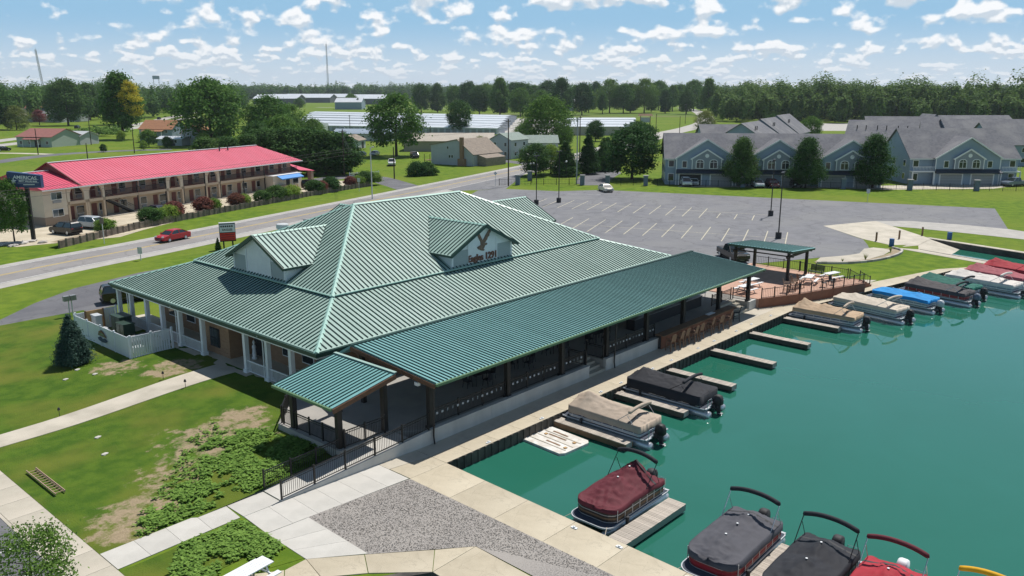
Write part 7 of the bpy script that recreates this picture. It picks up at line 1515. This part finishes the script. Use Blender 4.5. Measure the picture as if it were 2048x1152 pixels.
# ------------------------------------------------------------------ trees one can tell apart
TR = [('broad_tree','tall yellowing poplar behind the left end of the motel','poplar',156,357,26,1.0),('broad_tree','wide green willow like tree behind the motel roof','broad',160,292,23,1.15),('broad_tree','dark tree left of the yellow poplar','dark',199,527,26,1.0),('broad_tree','dark spreading tree between the poplar and the left dark tree','dark',225,520,24,1.0),('broad_tree','dark green tree at the left edge','dark',150,497,23,1.25),('broad_tree','round olive bush left of the bungalow','olive',158,487,11.5,1.1),('broad_tree','small dark reddish tree behind the bungalow','redtree',191,549,8.5,1.2),('broad_tree','dark tree behind the left pair','dark2',250,622,24,1.3),
 ('broad_tree','round green tree right behind the motel roof','broad3',180,285,17,1.05),('broad_tree','bushy tree left of the storage rows','broad2',196,295,14,1.2),('broad_tree','large maple in front of the storage rows','broad2',171,200,18,1.12),('broad_tree','round dark tree before the right storage rows','dark',288,290,15,1.0),('broad_tree','large green tree right of the round one','broad3',224,183,17,1.0),('broad_tree','small yellow green tree at the townhouse entrance','bright',159,128.6,6.6,1.15),('broad_tree','spreading dark oak left of the long townhouse','dark',162.1,107,11.8,1.3),('broad_tree','round dark tree behind the spruces','dark',277,201,8,1.2),
 ('conifer_tree','dark spruce nearest the townhouse lane','cone',165,121.7,10,1.15),('conifer_tree','dark spruce left of the nearest one','cone',157,122.5,8.5,1.5),('conifer_tree','dark spruce right of the nearest one','cone',173,123,8.6,1.2),('conifer_tree','dark spruce behind the spreading oak','cone',182,128,8.2,1.3),('conifer_tree','dark spruce farthest along the townhouse lane','cone',190,131,9,1.3),('broad_tree','dark leafy tree left of the spruces','dark',152.5,128,7.4,1.3),
 ('pear_tree','dark dense pear shaped tree before the first two gables','pear',163.4,80.4,9.9,1.02),('pear_tree','dark dense pear shaped tree before the second and third gables','pear',170.3,69.4,10.0,1.05),('pear_tree','largest dark dense pear shaped tree, before the gap of the townhouses','pear',179.4,58.9,10.6,1.12),
 ('broad_tree','first tall tree behind the storage rows','dark',550,605,26,.9),('broad_tree','second tall tree behind the storage rows','dark2',562,595,26,.9),('broad_tree','third tall tree behind the storage rows','broad',600,610,24,.9),('broad_tree','fourth tall tree behind the storage rows','dark',580,571,28,.9),('broad_tree','fifth tall tree behind the storage rows','dark2',536,490,27,1.0),('broad_tree','sixth tall tree behind the storage rows','dark',549,476,26,1.0)]
for nm, lb, k, x, y, h, wd in TR: tree(nm, lb, k, x, y, h, wd)
# yellow side of the poplar
yp = [o for o in bpy.data.objects if o.get('label','').startswith('tall yellowing')][0]
c_, t_ = tree_meshes(77, 10, 6.0, .05, 'leaf_yellow', .36, 120, 22, 'round')
yo = Matrix.Rotation(-yp.rotation_euler[2],3,'Z') @ Vector((.664*4.6-.55*1.6, -.747*4.6-.8*1.6, 9.0)); obj('yellow_foliage', c_, yp, tuple(yo), 0, (1.5,1.5,1.45))
rr = random.Random(5)
sides = [('at the foot of the hedge','near end'),]
HG = [(106,176,9.5),(110,175,10.5),(114,173,10.8),(118,171,10.6),(121.5,168.5,10),(124,165,9.4),(101,177,9),(128,172,9.2),(96,178,9)]
for i, (x,y,h) in enumerate(HG): tree('hedge_tree', 'dark hedge tree behind the motel, %s of the row' % ordn[i], 'dark2', x, y, h, 1.45, 0, 'dark hedge trees behind the motel')
tree('clipped_hedge','large rounded clipped hedge on the roadside lawn','shrub',133.5,149,3.4,1.0,-.3,None,'hedge'); tree('clipped_hedge','second half of the rounded roadside hedge','shrub',136.4,148.4,3.2,1.0,-.3,None,'hedge')
# belt of park trees across the middle, each its own
BT = []
for i in range(34):
    f = i/33; az = 41.62 - (-2.2 + 15.2*f); d = 740 + 60*math.sin(i*1.9) + 120*(i % 3); a = R(az); BT.append((d*math.cos(a), d*math.sin(a), 24 + 6*math.sin(i*2.7), ['dark','broad','dark2','tall','broad2'][i % 5]))
for i, (x,y,h,k) in enumerate(BT): tree('park_tree', 'tree in the park belt beyond the storage rows, %s from the left' % (ordn[i] if i < 30 else ['thirty-first','thirty-second','thirty-third','thirty-fourth'][i-30]), k, x, y, h, .95, 0, 'park belt trees')
SC = [(140,300,6,'broad'),(168,300,5,'bright'),(175,310,7,'broad2'),(150,345,4,'bright'),(140,352,3.5,'olive'),(165,352,3.5,'broad'),(118,286,2.6,'dark'),(132,287,3,'bright'),(142,290,4,'dark'),(152,283,5,'bright'),(230,345,9,'dark'),(205,330,10,'broad'),(175,262,8,'dark'),(190,270,9,'broad'),(232,200,8,'broad'),(243,190,7,'dark'),(205,182,5,'bright'),(198,190,5,'olive'),(610,790,16,'broad'),(600,765,13,'cone'),(560,820,12,'broad'),(235,150,9,'dark'),(246,160,8,'broad'),(258,168,9,'dark'),(330,150,10,'dark'),(345,140,9,'broad'),(410,225,9,'olive'),(130,212,11,'dark'),(140,215,12,'broad'),(150,222,11,'dark2'),(128,190,9,'broad2')]
for i, (x,y,h,k) in enumerate(SC): tree('yard_tree', 'green yard tree %d m tall at plot %s behind the road' % (round(h), ['A','B'][0]) if False else 'small green tree among the houses, %s counting from the motel' % (ordn[i] if i < 30 else 'thirty-first'), k, x, y, h, 1.1, 0, 'yard trees among the houses')
# ------------------------------------------------------------------ woods that read as one mass
def wood(name, label, spots, leaf, lod, size, seed):
    rng = np.random.default_rng(seed); P = []; Q = []
    for (x,y,h,w) in spots:
        n = lod; u = rng.normal(size=(n,3)); u /= np.linalg.norm(u,axis=1)[:,None]; r = rng.uniform(.45,1.0,n)**.6
        lob = 1+.28*np.sin(u[:,0]*5+x)*np.cos(u[:,1]*5+y)
        p = u*r[:,None]*lob[:,None]*np.array([w/2,w/2,h*.44]); p[:,2] += h*.56; p[:,0] += x; p[:,1] += y
        q = u*.8+np.array([0,0,.5]); k = p[:,2] > 1; P.append(p[k]); Q.append(q[k])
    me = leafmesh(name, np.concatenate(P), np.concatenate(Q), size, leaf, rng, .8, 0, .33)
    stuff(obj(name, me), label, 'woodland')
def ring_spots(az0, az1, d0, d1, n, h0, h1, seed, wk=.75):
    r = random.Random(seed); out = []
    for i in range(n):
        f = r.random(); az = R(41.62 - (az0+(az1-az0)*r.random())); d = d0+(d1-d0)*f; h = (h0+(h1-h0)*r.random()**2)*r.uniform(.82,1.08)*(1+.22*noise.noise((math.cos(az)*22,math.sin(az)*22,seed))); out.append((d*math.cos(az), d*math.sin(az), h, h*r.uniform(.34,.60)))
    return out
def edge_spots(az0, az1, d, n, h0, h1, seed):
    r = random.Random(seed); return [((d+r.uniform(-12,12))*math.cos(R(41.62-a)), (d+r.uniform(-12,12))*math.sin(R(41.62-a)), r.uniform(h0,h1), r.uniform(h0,h1)*.6) for a in [az0+(az1-az0)*(i+r.random())/n for i in range(n)]]
wood('woodland', 'dense green wood behind the townhouses', edge_spots(13.6,36,585,55,13,20,1)+ring_spots(13.4,36,600,760,400,19,28,2)+ring_spots(17,36,620,740,110,24,30,12), 'wood_far', 820, 1.5, 3)
wood('woodland', 'distant wooded skyline on the left', ring_spots(-40,-17.5,850,1050,420,23,30,4)+ring_spots(-40,-18,620,820,150,18,25,14), 'wood_far', 420, 1.6, 5)
wood('woodland', 'distant wooded skyline beyond the fields', ring_spots(-18.5,16,1800,2100,900,29,39,6), 'wood_far', 200, 3.2, 7)
wood('woodland', 'farthest tree line along the horizon', ring_spots(-45,45,2600,3400,700,33,44,8), 'wood_far', 140, 8, 9)
wood('scrub', 'scrub and bushes along the highway banks', [(r.uniform(140,260),0,0,0) and (120+t*1.0+r.uniform(-8,8), 345+t*1.25+r.uniform(-8,8), r.uniform(2,4.5), r.uniform(3,7)) for r, t in [(random.Random(i), i*.9) for i in range(70)]], 'leaf', 200, .7, 10)

# ------------------------------------------------------------------ summer air between here and the far trees
hz_ = MB().box(-6200,6200,-6200,6200,-6,156).build('haze', 'trim'); hz_.data.materials.clear()
hm = bpy.data.materials.new('haze'); hm.use_nodes = True; ht = hm.node_tree; ht.nodes.clear()
pv_ = N('ShaderNodeVolumePrincipled', ht); pv_.inputs['Color'].default_value = (.80,.88,1,1); pv_.inputs['Density'].default_value = .00007; pv_.inputs['Anisotropy'].default_value = .25
ho = N('ShaderNodeOutputMaterial', ht); ht.links.new(pv_.outputs[0], ho.inputs['Volume']); hz_.data.materials.append(hm); stuff(hz_, 'faint summer haze over the whole place', 'haze')
